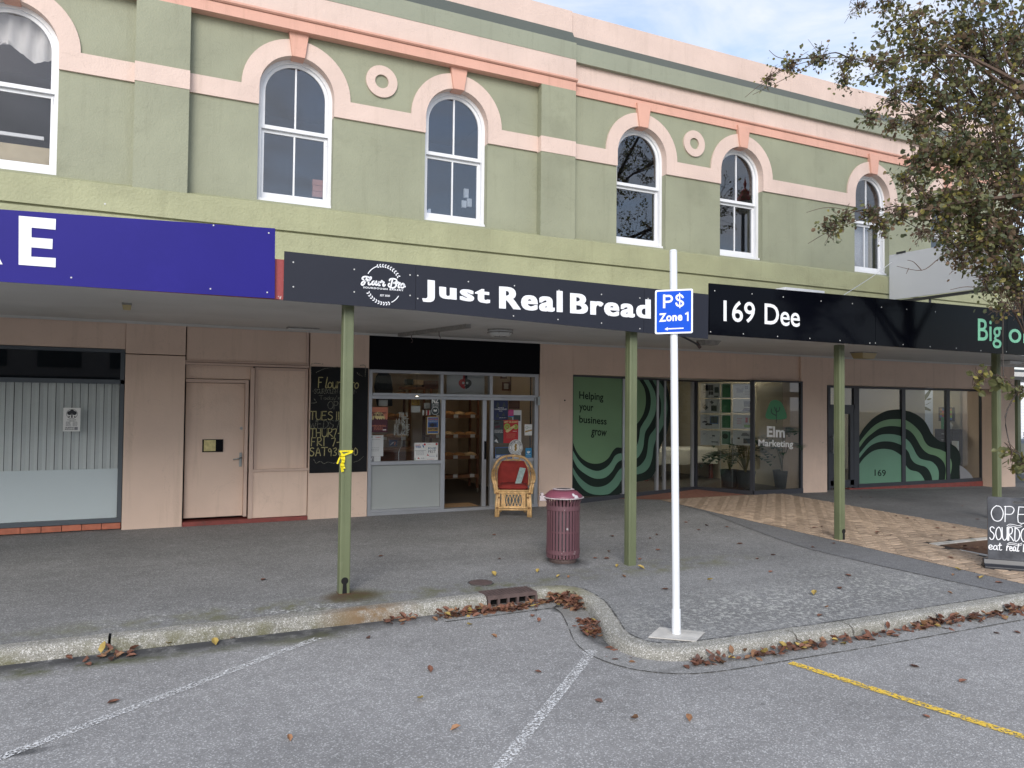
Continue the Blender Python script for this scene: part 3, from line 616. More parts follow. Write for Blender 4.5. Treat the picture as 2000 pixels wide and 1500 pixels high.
# pilasters
for x0, x1 in ((-.42, .257), (5.76, 6.434)):
    MB().box(x0, x1, -.15, 0, 4.56, 7.222).build('pilaster', 'green_paint', B)
    MB().box(x0-.004, x1+.004, -.157, -.001, 6.06, 6.325).build('pilaster_band', 'pale_pink', B)
# string course, arch surrounds, keystones
cuts = [-7.5]+[e for c in WC for e in (c-RI, c+RI)]+[19.03]
for i in range(0, len(cuts), 2):
    x0, x1 = cuts[i], cuts[i+1]; segs = [(x0, x1)]
    for p0, p1 in ((-.42, .257), (5.76, 6.434)):
        if x0 < p0 < x1: segs = [(x0, p0-.004), (p1+.004, x1)]
    for a, b in segs: MB().box(a, b, -.03, .001, 6.08, ZC).build('string_course', 'pale_pink', B)
for c in WC:
    pts = arch(c, RO, ZC, 28)+list(reversed(arch(c, RI-.002, ZC, 28)))
    mb = MB().prism(pts, -.03, .13); mb.box(c-RI, c-RI+.002, -.029, .13, 6.08, ZC).box(c+RI-.002, c+RI, -.029, .13, 6.08, ZC)
    mb.build('arch_surround', 'pale_pink', B)
    MB().prism([(c-.092, 6.862), (c+.092, 6.862), (c+.155, 7.30), (c-.155, 7.30)], -.075, .125).build('keystone', 'salmon', B, bevel=.006)
for c in (3.01, 9.125, 15.27, -3.11):
    MB().prism([(c+.25*math.cos(2*math.pi*i/36), 6.765+.25*math.sin(2*math.pi*i/36)) for i in range(36)], -.032, .001, [[(c+.108*math.cos(2*math.pi*i/28), 6.765+.108*math.sin(2*math.pi*i/28)) for i in range(28)]]).build('ring_ornament', 'pale_pink', B)
# entablature: left part stands forward, right part set back
def course(name, m, x0, x1, prof):
    n = len(prof); MB().add([(x0, y, z) for y, z in prof]+[(x1, y, z) for y, z in prof], [(i, (i+1) % n, (i+1) % n+n, i+n) for i in range(n)]+[tuple(range(n)), tuple(reversed(range(n, 2*n)))]).build(name, m, B)
course('architrave', 'salmon', -7.5, 6.434, [(0, 7.222), (-.15, 7.222), (-.15, 7.375), (0, 7.375)])
course('moulding', 'salmon', -7.5, 6.46, [(0, 7.382), (-.165, 7.382), (-.185, 7.40), (-.185, 7.428), (-.15, 7.437), (0, 7.437)])
course('frieze', 'pale_pink', -7.5, 6.434, [(0, 7.437), (-.15, 7.437), (-.15, 7.775), (0, 7.775)])
course('cornice', 'green_band', -7.5, 6.434, [(0, 7.775), (-.155, 7.775), (-.155, 8.068), (0, 8.068)])
course('weathering', 'green_dark', -7.5, 6.434, [(.2, 8.068), (-.155, 8.068), (-.02, 8.315), (.2, 8.315)])
course('parapet', 'pale_pink', -7.5, 6.434, [(.25, 8.315), (.0, 8.315), (.0, 8.71), (.25, 8.71)])
course('architrave', 'salmon', 6.434, 19.03, [(.002, 7.21), (-.03, 7.21), (-.03, 7.368), (.002, 7.368)])
course('moulding', 'salmon', 6.434, 19.06, [(.002, 7.376), (-.045, 7.376), (-.062, 7.392), (-.062, 7.418), (-.03, 7.43), (.002, 7.43)])
course('frieze', 'pale_pink', 6.434, 19.03, [(.002, 7.43), (-.022, 7.43), (-.022, 7.765), (.002, 7.765)])
course('cornice', 'green_band', 6.434, 19.1, [(.1, 7.765), (-.10, 7.765), (-.10, 8.072), (.1, 8.072)])
course('weathering', 'green_dark', 6.434, 19.08, [(.3, 8.072), (-.10, 8.072), (.045, 8.285), (.3, 8.285)])
course('parapet', 'pale_pink', 6.434, 19.02, [(.3, 8.285), (.05, 8.285), (.05, 8.72), (.3, 8.72)])

# sash windows
def sash_window(c, muntin, gm='glass_upper'):
    w = MB()
    ro, r2 = RI-.003, RI-.055
    w.prism(arch(c, ro, ZC, 24, SILL)+list(reversed(arch(c, r2, ZC, 24, SILL))), .115, .24)
    o = w.build('window', 'white_paint', B)
    MB().box(c-RI+.004, c+RI-.004, .07, .25, SILL+.002, 4.735).build('sill', 'white_paint', o)
    r3, r4 = r2-.001, r2-.05
    MB().prism(arch(c, r3, ZC, 24, 5.80)+list(reversed(arch(c, r4, ZC, 24, 5.80))), .15, .185).box(c-r4+.001, c+r4-.001, .145, .186, 5.798, 5.852).build('upper_sash', 'white_paint', o)
    MB().box(c-r3, c-r4, .195, .23, 4.737, 5.80).box(c+r4, c+r3, .195, .23, 4.737, 5.80).box(c-r4, c+r4, .19, .231, 4.737, 4.85).box(c-r4, c+r4, .196, .231, 5.75, 5.80).build('lower_sash', 'white_paint', o)
    if muntin:
        MB().box(c-.012, c+.012, .153, .183, 5.852, ZC+r4-.004).build('muntin', 'white_paint', o)
        MB().box(c-.012, c+.012, .198, .228, 4.85, 5.75).build('muntin', 'white_paint', o)
    MB().prism(arch(c, r4, ZC, 24, 5.853), .168, .170).build('pane', gm, o)
    MB().box(c-r4, c+r4, .213, .215, 4.851, 5.749).build('pane', gm, o)
    MB().tube([(c+r4+.02, .19, 5.76), (c+r4+.022, .185, 5.72), (c+r4+.03, .187, 5.68)], .008, 6).build('sash_horn', 'white_paint', o)
    return o
for c, mu in zip(WC, (1, 0, 1, 1, 0, 1, 1, 1)): sash_window(c, mu, 'glass_w0' if c == -1.86 else 'glass_upper')
# dark upstairs rooms
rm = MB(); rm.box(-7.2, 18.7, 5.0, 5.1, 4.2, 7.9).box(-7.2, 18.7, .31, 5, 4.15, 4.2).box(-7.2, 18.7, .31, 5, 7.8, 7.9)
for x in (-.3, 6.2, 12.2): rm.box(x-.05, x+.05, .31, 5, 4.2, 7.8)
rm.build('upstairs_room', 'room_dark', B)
# things standing inside the upstairs windows
cu = MB(); n = 26
for j in range(10):
    for i in range(n+1):
        x = -2.42+1.02*i/n; zt = 6.95-.62*j/9 - (.10*math.sin(i*.33+1) if j == 9 else 0); cu.v.append((x, .29+.035*math.sin(i*1.25+j*.2)+.012*math.sin(i*3.1+j), zt))
cu.f = [(j*(n+1)+i, j*(n+1)+i+1, (j+1)*(n+1)+i+1, (j+1)*(n+1)+i) for j in range(9) for i in range(n)]; cu.m = [0]*len(cu.f)
tag(cu.build('curtain', 'curtain', smooth=True), 'crumpled stained white curtain bunched in the top of the left arched window', 'curtain')
tag(MB().box(-2.4, -1.38, .28, .30, 4.75, 5.10).build('board', 'ply'), 'yellowed board behind the bottom panes of the leftmost arched window', 'board')
tag(MB().box(-2.4, -1.50, .27, .30, 5.20, 5.245).build('wooden_batten', 'white_paint'), 'white flaking batten across the inside of the leftmost arched window', 'batten')
mb = MB()
for k in range(3): mb.box(2.03+.004*(k % 2), 2.20+.004*(k % 2), .27, .34, 4.90+.092*k, 4.985+.092*k)
tag(mb.build('clay_block', 'brick_pink'), 'pink clay block standing on the inner sill behind glass', 'block')
mb = MB(); mb.box(4.58, 4.66, .4, .45, 5.25, 5.4).box(4.55, 4.63, .42, .46, 5.08, 5.2).box(4.64, 4.72, .4, .44, 5.1, 5.24)
tag(mb.build('switch_box', 'paper_b'), 'small white electrical boxes on the wall behind arched window glass', 'switch boxes')
tag(MB().prism([(3.80, 4.84), (3.93, 4.84), (3.925, 4.93), (3.89, 4.925), (3.87, 4.895), (3.84, 4.93), (3.80, 4.95)], .225, .23).build('torn_paper', 'white_paint'), 'torn scrap of white paper in a bottom window corner', 'paper scrap')
tag(MB().box(13.55, 14.3, .32, .34, 4.72, 5.76).build('blind', 'curtain'), 'grey blind drawn behind the arched window next to the tree', 'blind')
tag(MB().box(14.31, 14.37, .28, .34, 4.72, 5.76).build('timber_upright', 'ply'), 'bare timber upright beside a grey blind behind window glass', 'timber')

# ------------------------------------------------------------------ street level walls
def bpx(u0, v0, u1, v1, y): a = at(u0, v0, y); b = at(u1, v1, y); return a.x, b.x, b.z, a.z      # x0,x1,z0,z1
TOP = 2.82
MB().box(-7.5, -.46, -.0, .25, 2.43, TOP).build('header_panel', 'pink_wall', B)
MB().box(-.455, .285, -.03, .3, -.05, 2.36).build('pillar', 'pink_wall', B, bevel=.006)
MB().box(-.455, .285, -.032, .3, 2.372, TOP).build('pillar_head', 'pink_wall', B, bevel=.006)
# doorway bay
MB().box(.30, 1.965, .0, .3, 2.28, TOP).build('header_panel', 'pink_wall', B)
mb = MB(); mb.box(.285, 1.97, -.045, 0, 2.245, 2.275).box(.285, 1.97, -.028, 0, 2.285, 2.305).box(.285, 1.99, -.02, 0, TOP-.05, TOP-.012).box(1.93, 1.965, -.02, 0, 2.31, TOP-.05); mb.build('moulding', 'pink_trim', B)
MB().box(.30, 1.19, .04, .3, 2.055, 2.245).build('overdoor_panel', 'pink_wall', B)
MB().box(.30, 1.13, -.005, .12, 2.0, 2.045).box(1.085, 1.13, .0, .12, .09, 2.0).box(1.15, 1.205, -.03, .12, .06, 2.22).build('door_frame', 'pink_trim', B)
dl = MB().box(.305, 1.083, .075, .115, .095, 1.995).build('door', 'pink_wall', B, bevel=.004)
MB().box(1.025, 1.062, .060, .076, .80, 1.0).build('lock_plate', 'steel', dl, bevel=.004)
MB().tube([(1.045, .06, .935), (1.045, .03, .93), (1.03, .025, .925), (.94, .03, .905)], .009, 8).build('handle', 'steel', dl, smooth=True)
MB().tube([(1.045, .06, 1.35), (1.045, .078, 1.35)], .02, 14).build('lock', 'steel', dl)
MB().box(.53, .805, .062, .075, 1.015, 1.195).build('plaque_backing', 'black_fascia', dl)
MB().box(.55, .705, .056, .0615, 1.03, 1.185).build('brass_plaque', 'brass', dl)
MB().box(1.215, 1.965, .02, .3, .74, 2.235).build('wall_panel', 'pink_wall', B)
mb = MB()
for bx in ((1.215, 1.255, .76, 2.235), (1.925, 1.965, .76, 2.235), (1.255, 1.925, 2.195, 2.235)): mb.box(bx[0], bx[1], .002, .021, bx[2], bx[3])
mb.box(1.15, 1.985, -.035, .02, .725, .76); mb.build('panel_trim', 'pink_trim', B)
MB().box(1.16, 1.975, -.012, .3, .06, .722).build('dado', 'pink_wall', B, bevel=.004)
MB().box(.29, 1.98, -.05, .3, -.05, .055).build('door_step', 'red_step', B)
MB().box(1.985, 2.875, -.03, .3, -.05, TOP).build('pillar', 'pink_wall', B, bevel=.006)
MB().box(5.84, 6.49, -.03, .3, -.05, TOP).build('pillar', 'pink_wall', B, bevel=.006)
MB().box(6.49, 11.86, .0, .2, 2.27, TOP).build('header_panel', 'pink_wall', B)
MB().box(6.49, 11.86, .2, 1.4, 2.275, 2.4).build('recess_soffit', 'soffit', B)
MB().box(11.86, 12.60, -.05, .45, -.1, TOP).build('pillar', 'pink_wall', B, bevel=.006)
MB().box(12.60, 18.15, .02, .3, 2.22, TOP).build('header_panel', 'pink_wall', B)
MB().box(18.17, 18.98, -.05, .755, -.25, TOP+.05).build('pillar', 'pink_wall', B, bevel=.006)

MB().box(-.50, 2.62, .305, .33, -.05, 2.84).box(-7.5, 19, .301, .34, 2.70, 4.2).box(5.83, 6.5, .305, .33, -.05, 2.84).box(11.9, 12.6, .46, .49, -.1, 2.84).build('backing_wall', 'room_dark', B)
# ---- left shop window with blinds behind
S = MB()
zt, zr, zb = 2.425, 1.985, .095
S.box(-7.5, -.462, .03, .09, zt-.045, zt).box(-7.5, -.462, .03, .09, zr-.03, zr+.03).box(-7.5, -.462, .02, .1, zb, zb+.06).box(-.515, -.462, .03, .09, zb+.06, zt-.045).box(-3.6, -3.55, .03, .09, zb+.06, zt-.045)
S = S.build('left_shopfront', 'navy_frame', B, bevel=.003)
MB().box(-7.45, -.516, .055, .06, zr+.031, zt-.046).build('transom_glass', 'glass_tint', S)
MB().box(-7.45, -.516, .055, .06, zb+.061, zr-.031).build('window_glass', 'glass_clear', S)
MB().box(-7.45, -.52, .066, .068, zb+.062, .815).build('frosted_film', 'frost_clear', S)
x = -.56; k = 0
tiles = MB().frustum((0, 0, 0), .11, .03, (0, 0, .075), .11, .03).build('brick', 'terracotta', B, local=True)
while x > -3.3:
    o = tiles if k == 0 else tiles.copy()
    if k: COL.objects.link(o)
    o.location = Vector((x-.02, .045, .014+.001*(k % 3)))-org(B); x -= .228; k += 1
vb = thing('vertical_blind', 'grey vertical slat blind hanging behind the left shop window', 'window blind', (-2, .16, 0))
sl = None
for k in range(34):
    x = -.57-.093*k
    if sl is None: sl = MB().add([(-.043, -.004, zb+.07), (0, .006, zb+.07), (.043, -.004, zb+.07), (-.043, -.004, 1.96), (0, .006, 1.96), (.043, -.004, 1.96)], [(0, 1, 4, 3), (1, 2, 5, 4)]).build('blind_slat', 'blind', vb, local=True); o = sl
    else: o = sl.copy(); COL.objects.link(o)
    o.location = Vector((x, .16+random.uniform(-.003, .003), 0))-org(vb); o.rotation_euler = (0, 0, R(random.uniform(-7, 7)))
MB().box(-3.8, -.53, .14, .19, 1.96, 1.99).build('head_rail', 'blind', vb)
rmL = MB(); rmL.box(-7.2, -.5, 3, 3.1, 0, 2.8).box(-7.2, -.5, .31, 3, -.02, .02).box(-7.2, -.5, .31, 3, 2.7, 2.8).box(-.56, -.5, .31, 3, 0, 2.8); rmL.build('left_shop_room', 'room_dark', B)

a = at(1052, 783, -.03); MB().box(a.x-.02, a.x+.02, -.045, -.028, a.z-.075, a.z+.075).build('wall_bracket', 'steel', B)
a = at(1103, 782, -.03); MB().tube([(a.x, -.029, a.z), (a.x, -.036, a.z)], .014, 10).build('wall_plug', 'black_hole', B)
# ---- bakery shopfront (aluminium)
Y = .03
def pr(u0, v0, u1, v1): return bpx(u0, v0, u1, v1, Y)
xL, xR = 2.885, 5.83
zH = 2.255; zT1, zT0 = 2.21, 1.905           # transom lights
zK = 1.86                                     # underside of transom bar
zm = .80; z0 = .03
Fr = MB()
xa, xb, xc, xd = at(862, 900, Y).x, at(867, 900, Y).x, at(945, 900, Y).x, at(960, 900, Y).x
xm1, xm2 = at(862.3, 745, Y).x, at(958.5, 745, Y).x
Fr.box(xL, xL+.055, 0, .1, z0, zH).box(xR-.07, xR, 0, .1, z0, zH).box(xL+.055, xR-.07, 0, .1, zH-.05, zH).box(xL+.055, xR-.07, -.012, .1, zK-.01, zT0-.012).box(xL+.055, xR-.07, .015, .1, zK-.06, zK-.012)
Fr.box(xm1-.025, xm1+.025, 0, .1, zT0-.012, zH-.05).box(xm2-.025, xm2+.025, 0, .1, zT0-.012, zH-.05)
Fr.box(xa-.02, xb+.005, 0, .1, z0, zK-.06).box(xd-.02, xd+.035, .04, .1, z0, zK-.06)
Fr.box(xL+.055, xa-.02, 0, .09, zm-.028, zm+.028).box(xd+.035, xR-.07, .03, .09, zm-.028, zm+.028).box(xL, xR, -.02, .12, -.02, .045).box(xL+.055, xa-.02, 0, .09, .046, .085)
Fr = Fr.build('bakery_shopfront', 'alu', B, bevel=.003)
MB().box(xL+.055, xm1-.025, .05, .054, zT0-.011, zH-.051).build('transom_glass', 'glass_clear', Fr)
MB().box(xm1+.025, xm2-.025, .05, .054, zT0-.011, zH-.051).build('transom_glass', 'glass_clear', Fr)
MB().box(xm2+.025, xR-.07, .05, .054, zT0-.011, zH-.051).build('transom_glass', 'glass_clear', Fr)
MB().box(xL+.055, xa-.02, .05, .054, zm+.029, zK-.061).build('window_glass', 'glass_clear', Fr)
MB().box(xL+.056, xa-.021, .05, .056, .086, zm-.029).build('frosted_panel', 'frost', Fr)
MB().box(xd+.036, xR-.071, .06, .064, zm+.029, zK-.061).build('window_glass', 'glass_clear', Fr)
MB().box(xd+.036, xR-.071, .06, .066, .046, zm-.029).build('frosted_panel', 'frost', Fr)
MB().box(xc-.02, xc+.05, .05, .1, .046, zK-.062).build('sliding_door_stile', 'alu', Fr, bevel=.003)
MB().box(xc+.012, xc+.045, .03, .051, .82, 1.12).build('door_pull', 'black_fascia', Fr, bevel=.006)
MB().box(xL, xR-.0, -.03, .1, zH+.002, TOP-.03).build('fascia_board', 'black_fascia', B)

# ---- Elm Marketing window: splayed into a recess, then back out
A_, C_, D_, E_ = (6.49, .05), (10.02, 1.0), (10.555, -.07), (11.86, -.07)
zE = 2.265
El = MB()
def vbar(P, Q, t, w, z0, z1, d=.05, mb=None):
    P, Q = Vector(P), Vector(Q); e = (Q-P).normalized(); n = Vector((-e.y, e.x)); c = P+e*t
    q = [c-e*w/2-n*d/2, c+e*w/2-n*d/2, c+e*w/2+n*d/2, c-e*w/2+n*d/2]
    mb.add([(*p, z0) for p in q]+[(*p, z1) for p in q], [(3, 2, 1, 0), (4, 5, 6, 7), (0, 1, 5, 4), (1, 2, 6, 5), (2, 3, 7, 6), (3, 0, 4, 7)])
def hbar(P, Q, z0, z1, d, mb):
    l = (Vector(Q)-Vector(P)).length; vbar(P, Q, l/2, l, z0, z1, d, mb)
for P, Q in ((A_, C_), (C_, D_), (D_, E_)):
    hbar(P, Q, -.02, .085, .075, El); hbar(P, Q, zE-.03, zE, .06, El)
La = (Vector(C_)-Vector(A_)).length; Ld = (Vector(D_)-Vector(C_)).length; Le = (Vector(E_)-Vector(D_)).length
for P, Q, t, w in ((A_, C_, .02, .03), (A_, C_, La-.02, .07), (C_, D_, Ld-.01, .075), (D_, E_, Le-.03, .05)): vbar(P, Q, t, w, .085, zE-.03, .065, El)
El = El.build('marketing_shopfront', 'dark_frame', B)
ta = (at2(1216, 850, A_, C_)-Vector((*A_, at2(1216, 850, A_, C_).z))).length; tb = (at2(1300, 850, A_, C_)-Vector((*A_, at2(1300, 850, A_, C_).z))).length; tcx = (at2(1352, 850, A_, C_)-Vector((*A_, at2(1352, 850, A_, C_).z))).length
mb = MB()
for t, w in ((ta, .05), (tb-.28, .06), (tb-.05, .05), (tcx, .05)): vbar(A_, C_, t, w, .085, zE-.03, .06, mb)
mb.build('mullion', 'alu', El)
for P, Q in ((A_, C_), (C_, D_), (D_, E_)):
    mb = MB(); hbar(P, Q, .086, zE-.031, .006, mb); mb.build('window_glass', 'glass_shop', El)
# green wave graphic on the first two panes
def vcurve(l, off): return [at2(1110+a/5.769, 725+b/5.769, A_, C_, off) for a, b in l]
nA = Vector((C_[1]-A_[1], -(C_[0]-A_[0]), 0)).normalized()
ZL = [(45, 770), (80, 880), (140, 970), (220, 1025), (300, 1043), (380, 1030), (450, 980), (500, 900), (545, 860), (605, 862), (665, 835), (715, 730), (762, 610), (800, 560), (845, 480), (870, 380), (872, 280), (850, 180), (795, 95)]
Z1b = [(845, 95), (905, 200), (928, 300), (925, 400), (895, 500), (840, 590), (810, 650), (800, 730), (785, 800), (760, 860), (690, 915), (605, 925), (560, 932), (520, 960), (480, 1030), (420, 1090), (340, 1123), (260, 1110), (170, 1060), (100, 980), (40, 870)]
Z2a = [(40, 960), (100, 1080), (180, 1150), (270, 1200), (350, 1212), (430, 1190), (500, 1120), (545, 1040), (605, 1000), (690, 1000), (770, 985), (820, 920), (845, 850), (855, 760), (870, 680), (920, 600), (970, 500), (990, 400), (988, 300), (960, 200), (900, 95)]
Z2b = [(945, 95), (1000, 200), (1040, 320), (1045, 430), (1030, 530), (980, 640), (920, 720), (900, 800), (890, 900), (870, 980), (820, 1050), (762, 1085), (680, 1085), (605, 1090), (560, 1130), (500, 1220), (430, 1280), (340, 1305), (250, 1290), (160, 1230), (90, 1150), (40, 1060)]
Z3a = [(40, 1130), (90, 1230), (150, 1310), (220, 1365), (310, 1392), (440, 1388), (500, 1350), (560, 1290), (605, 1220), (690, 1180), (762, 1165), (850, 1140), (910, 1080), (945, 980), (960, 860), (990, 760), (1050, 650), (1100, 540), (1115, 430), (1110, 320), (1080, 200), (1010, 95)]
Z3b = [(1075, 95), (1130, 230), (1145, 400), (1140, 560), (1110, 700), (1060, 800), (1030, 870), (1015, 980), (1000, 1080), (950, 1180), (880, 1225), (762, 1250), (650, 1290), (560, 1395), (300, 1404), (40, 1412)]
def curve2(l): return [tuple(p) for p in smooth_line(l, 3)]
def graphic(l, off, m, name='graphic_band'):
    p = vcurve(l, off); MB().slab(p, nA, .0008).build(name, m, El)
graphic([(46, 60), (795, 95)]+list(reversed(curve2(ZL)))[1:], .006, 'vinyl_g1')
graphic(curve2(ZL)+curve2(Z1b), .006, 'vinyl_dark')
graphic(curve2(list(reversed(Z1b)))+curve2(list(reversed(Z2a))), .006, 'vinyl_g2')
graphic(curve2(Z2a)+curve2(Z2b), .006, 'vinyl_dark')
graphic(curve2(list(reversed(Z2b)))+curve2(list(reversed(Z3a))), .006, 'vinyl_g3')
graphic(curve2(Z3a)+curve2(Z3b), .006, 'vinyl_dark')
for s, (u0, v0, u1, v1), sh in (('Helping', (123, 225, 395, 340), 0), ('your', (123, 378, 283, 468), 0), ('business', (123, 498, 432, 585), 0), ('grow', (255, 655, 435, 752), .18)):
    f = lambda a, b: at2(1110+a/5.769, 725+b/5.769, A_, C_, .009)
    k = .09*(u1-u0)/1.0
    mb = MB(); text_quad(mb, s, f(u0, v0), f(u1, v0+k), f(u0, v1-k*.2), .018, sh); mb.build('lettering', 'vinyl_dark', El)
# tree logo on the street-facing pane
f = lambda a, b: at(1300+a/6.0, 730+b/6.0, -.078)
mb = MB().slab([f(*p) for p in curve2([(1290, 305), (1350, 330), (1390, 400), (1420, 490), (1400, 530), (1300, 537), (1200, 530), (1170, 500), (1180, 450), (1220, 340), (1250, 312), (1290, 305)])[:-1]], (0, -1, 0), .0008); mb.build('logo', 'elm_green', El)
mb = MB()
g2 = lambda a, b: at(1300+a/6.0, 730+b/6.0, -.0805)
for l in ([(1298, 575), (1298, 480), (1298, 400)], [(1240, 410), (1245, 460), (1298, 490)], [(1275, 390), (1290, 430), (1298, 445)], [(1340, 390), (1330, 430), (1298, 450)]): ribbon(mb, [g2(*p) for p in smooth_line(l, 4)], .017, (0, -1, 0))
mb.build('logo_tree', 'ink', El)
mb = MB(); text_quad(mb, 'Elm', f(1187, 612), f(1397, 624), f(1187, 740), .03); mb.build('lettering', 'paper', El); mb = MB(); text_quad(mb, 'Marketing', f(1087, 768), f(1495, 785), f(1087, 872), .025); mb.build('lettering', 'paper', El)

# ---- right shopfront, number 169
YR = .25
xs0, xs1 = 12.60, 18.16
Rs = MB(); zRb = -.02; zRt = 2.215
cx = lambda u: at(u, 850, YR).x
Rs.box(xs0, xs1, YR, YR+.07, zRt-.05, zRt)
xd0, xd1 = cx(1621), cx(1670); xw = [cx(1676.5), cx(1765.5), cx(1852.5), cx(1936)]
Rs.box(xs0, xs0+.06, YR, YR+.07, -.1, zRt-.05).box(xd0-.05, xd0+.02, YR, YR+.07, -.1, zRt-.05).box(xd1-.03, xw[0]+.03, YR, YR+.07, -.1, zRt-.05).box(xw[1]-.06, xw[1]+.06, YR, YR+.07, -.1, zRt-.05).box(xw[2]-.06, xw[2]+.06, YR, YR+.07, -.1, zRt-.05).box(xw[3], xs1, YR, YR+.07, -.2, zRt-.05)
Rs.box(xw[0], xs1, YR-.01, YR+.08, -.02, .06).box(xd0, xd1, YR, YR+.07, 1.72, 1.80).box(xd0+.02, xd1-.03, YR+.005, YR+.065, 1.60, 1.72).box(xd0+.02, xd0+.12, YR+.005, YR+.065, .05, 1.6).box(xd1-.14, xd1-.03, YR+.005, YR+.065, .05, 1.6).box(xd0+.02, xd1-.03, YR+.005, YR+.065, .0, .16)
Rs = Rs.build('office_shopfront', 'dark_frame', B)
MB().box(xd0+.12, xd1-.14, YR+.03, YR+.034, .16, 1.6).build('door_glass', 'glass_shop', Rs)
MB().box(xd0, xd1, YR+.03, YR+.034, 1.8, zRt-.05).build('transom_glass', 'glass_shop', Rs)
for a, b in zip(xw, xw[1:]): MB().box(a, b, YR+.03, YR+.034, .06, zRt-.05).build('window_glass', 'glass_shop', Rs)
MB().box(xw[0]-.3, xs1, YR-.02, YR+.1, -.30, -.02).build('step', 'red_step', Rs)
MB().tube([(xd0+.05, YR-.05, .75), (xd0+.05, YR-.05, 1.15)], .014, 8).tube([(xd0+.05, YR, .8), (xd0+.05, YR-.05, .8)], .01, 6).tube([(xd0+.05, YR, 1.1), (xd0+.05, YR-.05, 1.1)], .01, 6).build('door_handle', 'steel', Rs)
a3 = lambda l: [(1600+a/6.82, 740+b/6.82) for a, b in l]
a4 = lambda l: [(1750+a/6.82, 740+b/6.82) for a, b in l]
OUT = a3([(532, 760), (600, 650), (700, 540), (800, 470), (900, 425), (1000, 410), (1110, 405)])+a4([(120, 420), (200, 440), (300, 490), (380, 560), (430, 640), (470, 720), (540, 800), (620, 840), (690, 845), (740, 870), (800, 910), (840, 970), (860, 1050), (855, 1150), (840, 1250), (855, 1392)])
L1 = a3([(532, 850), (600, 760), (700, 650), (800, 580), (900, 545), (1000, 535), (1110, 540)])+a4([(120, 545), (200, 590), (280, 660), (340, 740), (380, 830), (430, 890), (500, 920), (580, 940), (650, 970), (690, 1000), (720, 1050), (742, 1120), (740, 1200), (720, 1300), (722, 1391)])
L2 = a3([(532, 920), (620, 800), (700, 730), (800, 660), (900, 632), (1000, 628), (1110, 645)])+a4([(120, 660), (180, 690), (240, 750), (290, 830), (330, 900), (380, 960), (440, 1000), (520, 1020), (590, 1060), (640, 1120), (662, 1200), (655, 1300), (650, 1390)])
L3 = a3([(532, 1000), (620, 890), (700, 810), (800, 750), (900, 735), (1000, 740), (1110, 770)])+a4([(120, 790), (180, 840), (230, 920), (270, 1000), (320, 1060), (400, 1085), (470, 1100), (530, 1150), (565, 1220), (570, 1300), (560, 1389)])
L4 = a3([(532, 1060), (620, 950), (700, 880), (800, 840), (900, 832), (1000, 845), (1110, 890)])+a4([(120, 920), (170, 980), (200, 1060), (250, 1120), (320, 1150), (390, 1170), (440, 1220), (475, 1300), (485, 1388)])
L5 = a3([(532, 1140), (600, 1050), (700, 970), (800, 937), (900, 935), (1000, 960), (1110, 1040)])+a4([(120, 1130), (160, 1190), (210, 1220), (280, 1235), (330, 1270), (370, 1330), (390, 1387)])
CV = [OUT, L1, L2, L3, L4, L5]; ms = ['vinyl_dark', 'vinyl_g1', 'vinyl_dark', 'vinyl_g2', 'vinyl_dark', 'vinyl_g2']
for k in range(6):
    a = smooth_line(CV[k], 3)
    poly = a + (list(reversed(smooth_line(CV[k+1], 3))) if k < 5 else [Vector((1678, 944.6))])
    MB().slab([at(p[0], p[1], YR+.028) for p in poly], (0, -1, 0), .0008).build('graphic_band', ms[k], Rs)
mb = MB(); q = lambda a, b: at(1600+a/6.82, 740+b/6.82, YR+.0255); text_quad(mb, '169', q(738, 1205), q(888, 1212), q(738, 1292), .012); mb.build('lettering', 'vinyl_dark', Rs)
MB().slab([at(1750+a/6.82, 740+b/6.82, YR+.028) for a, b in curve2([(845, 1150), (900, 1180), (960, 1230), (1010, 1290), (1025, 1340), (1015, 1378), (860, 1386)])], (0, -1, 0), .0008).build('pebble_graphic', 'grey_ink', Rs)

# ================================================================== CANOPY
CN = thing('veranda_canopy', 'flat pale veranda canopy over the footpath in front of the shops', 'canopy', (8, -2.2, 2.75))
mb = MB(); xa_, xb_ = -9, 24; sf = lambda y: 2.81+.03*y
mb.add([(xa_, -.02, sf(-.02)), (xb_, -.02, sf(-.02)), (xb_, -4.27, sf(-4.27)), (xa_, -4.27, sf(-4.27)), (xa_, -.02, 3.02), (xb_, -.02, 3.02), (xb_, -4.27, 2.96), (xa_, -4.27, 2.96)], [(0, 1, 2, 3), (7, 6, 5, 4), (0, 4, 5, 1), (1, 5, 6, 2), (2, 6, 7, 3), (3, 7, 4, 0)])
mb.build('soffit', 'soffit', CN)
MB().box(xa_, xb_, -.06, -.021, 2.775, 2.808).build('cornice_strip', 'soffit', CN)
MB().box(xa_, 6.3, -4.32, -4.272, 2.665, 3.03).box(6.3, xb_, -4.32, -4.272, 2.60, 3.05).build('fascia', 'red_old', CN)

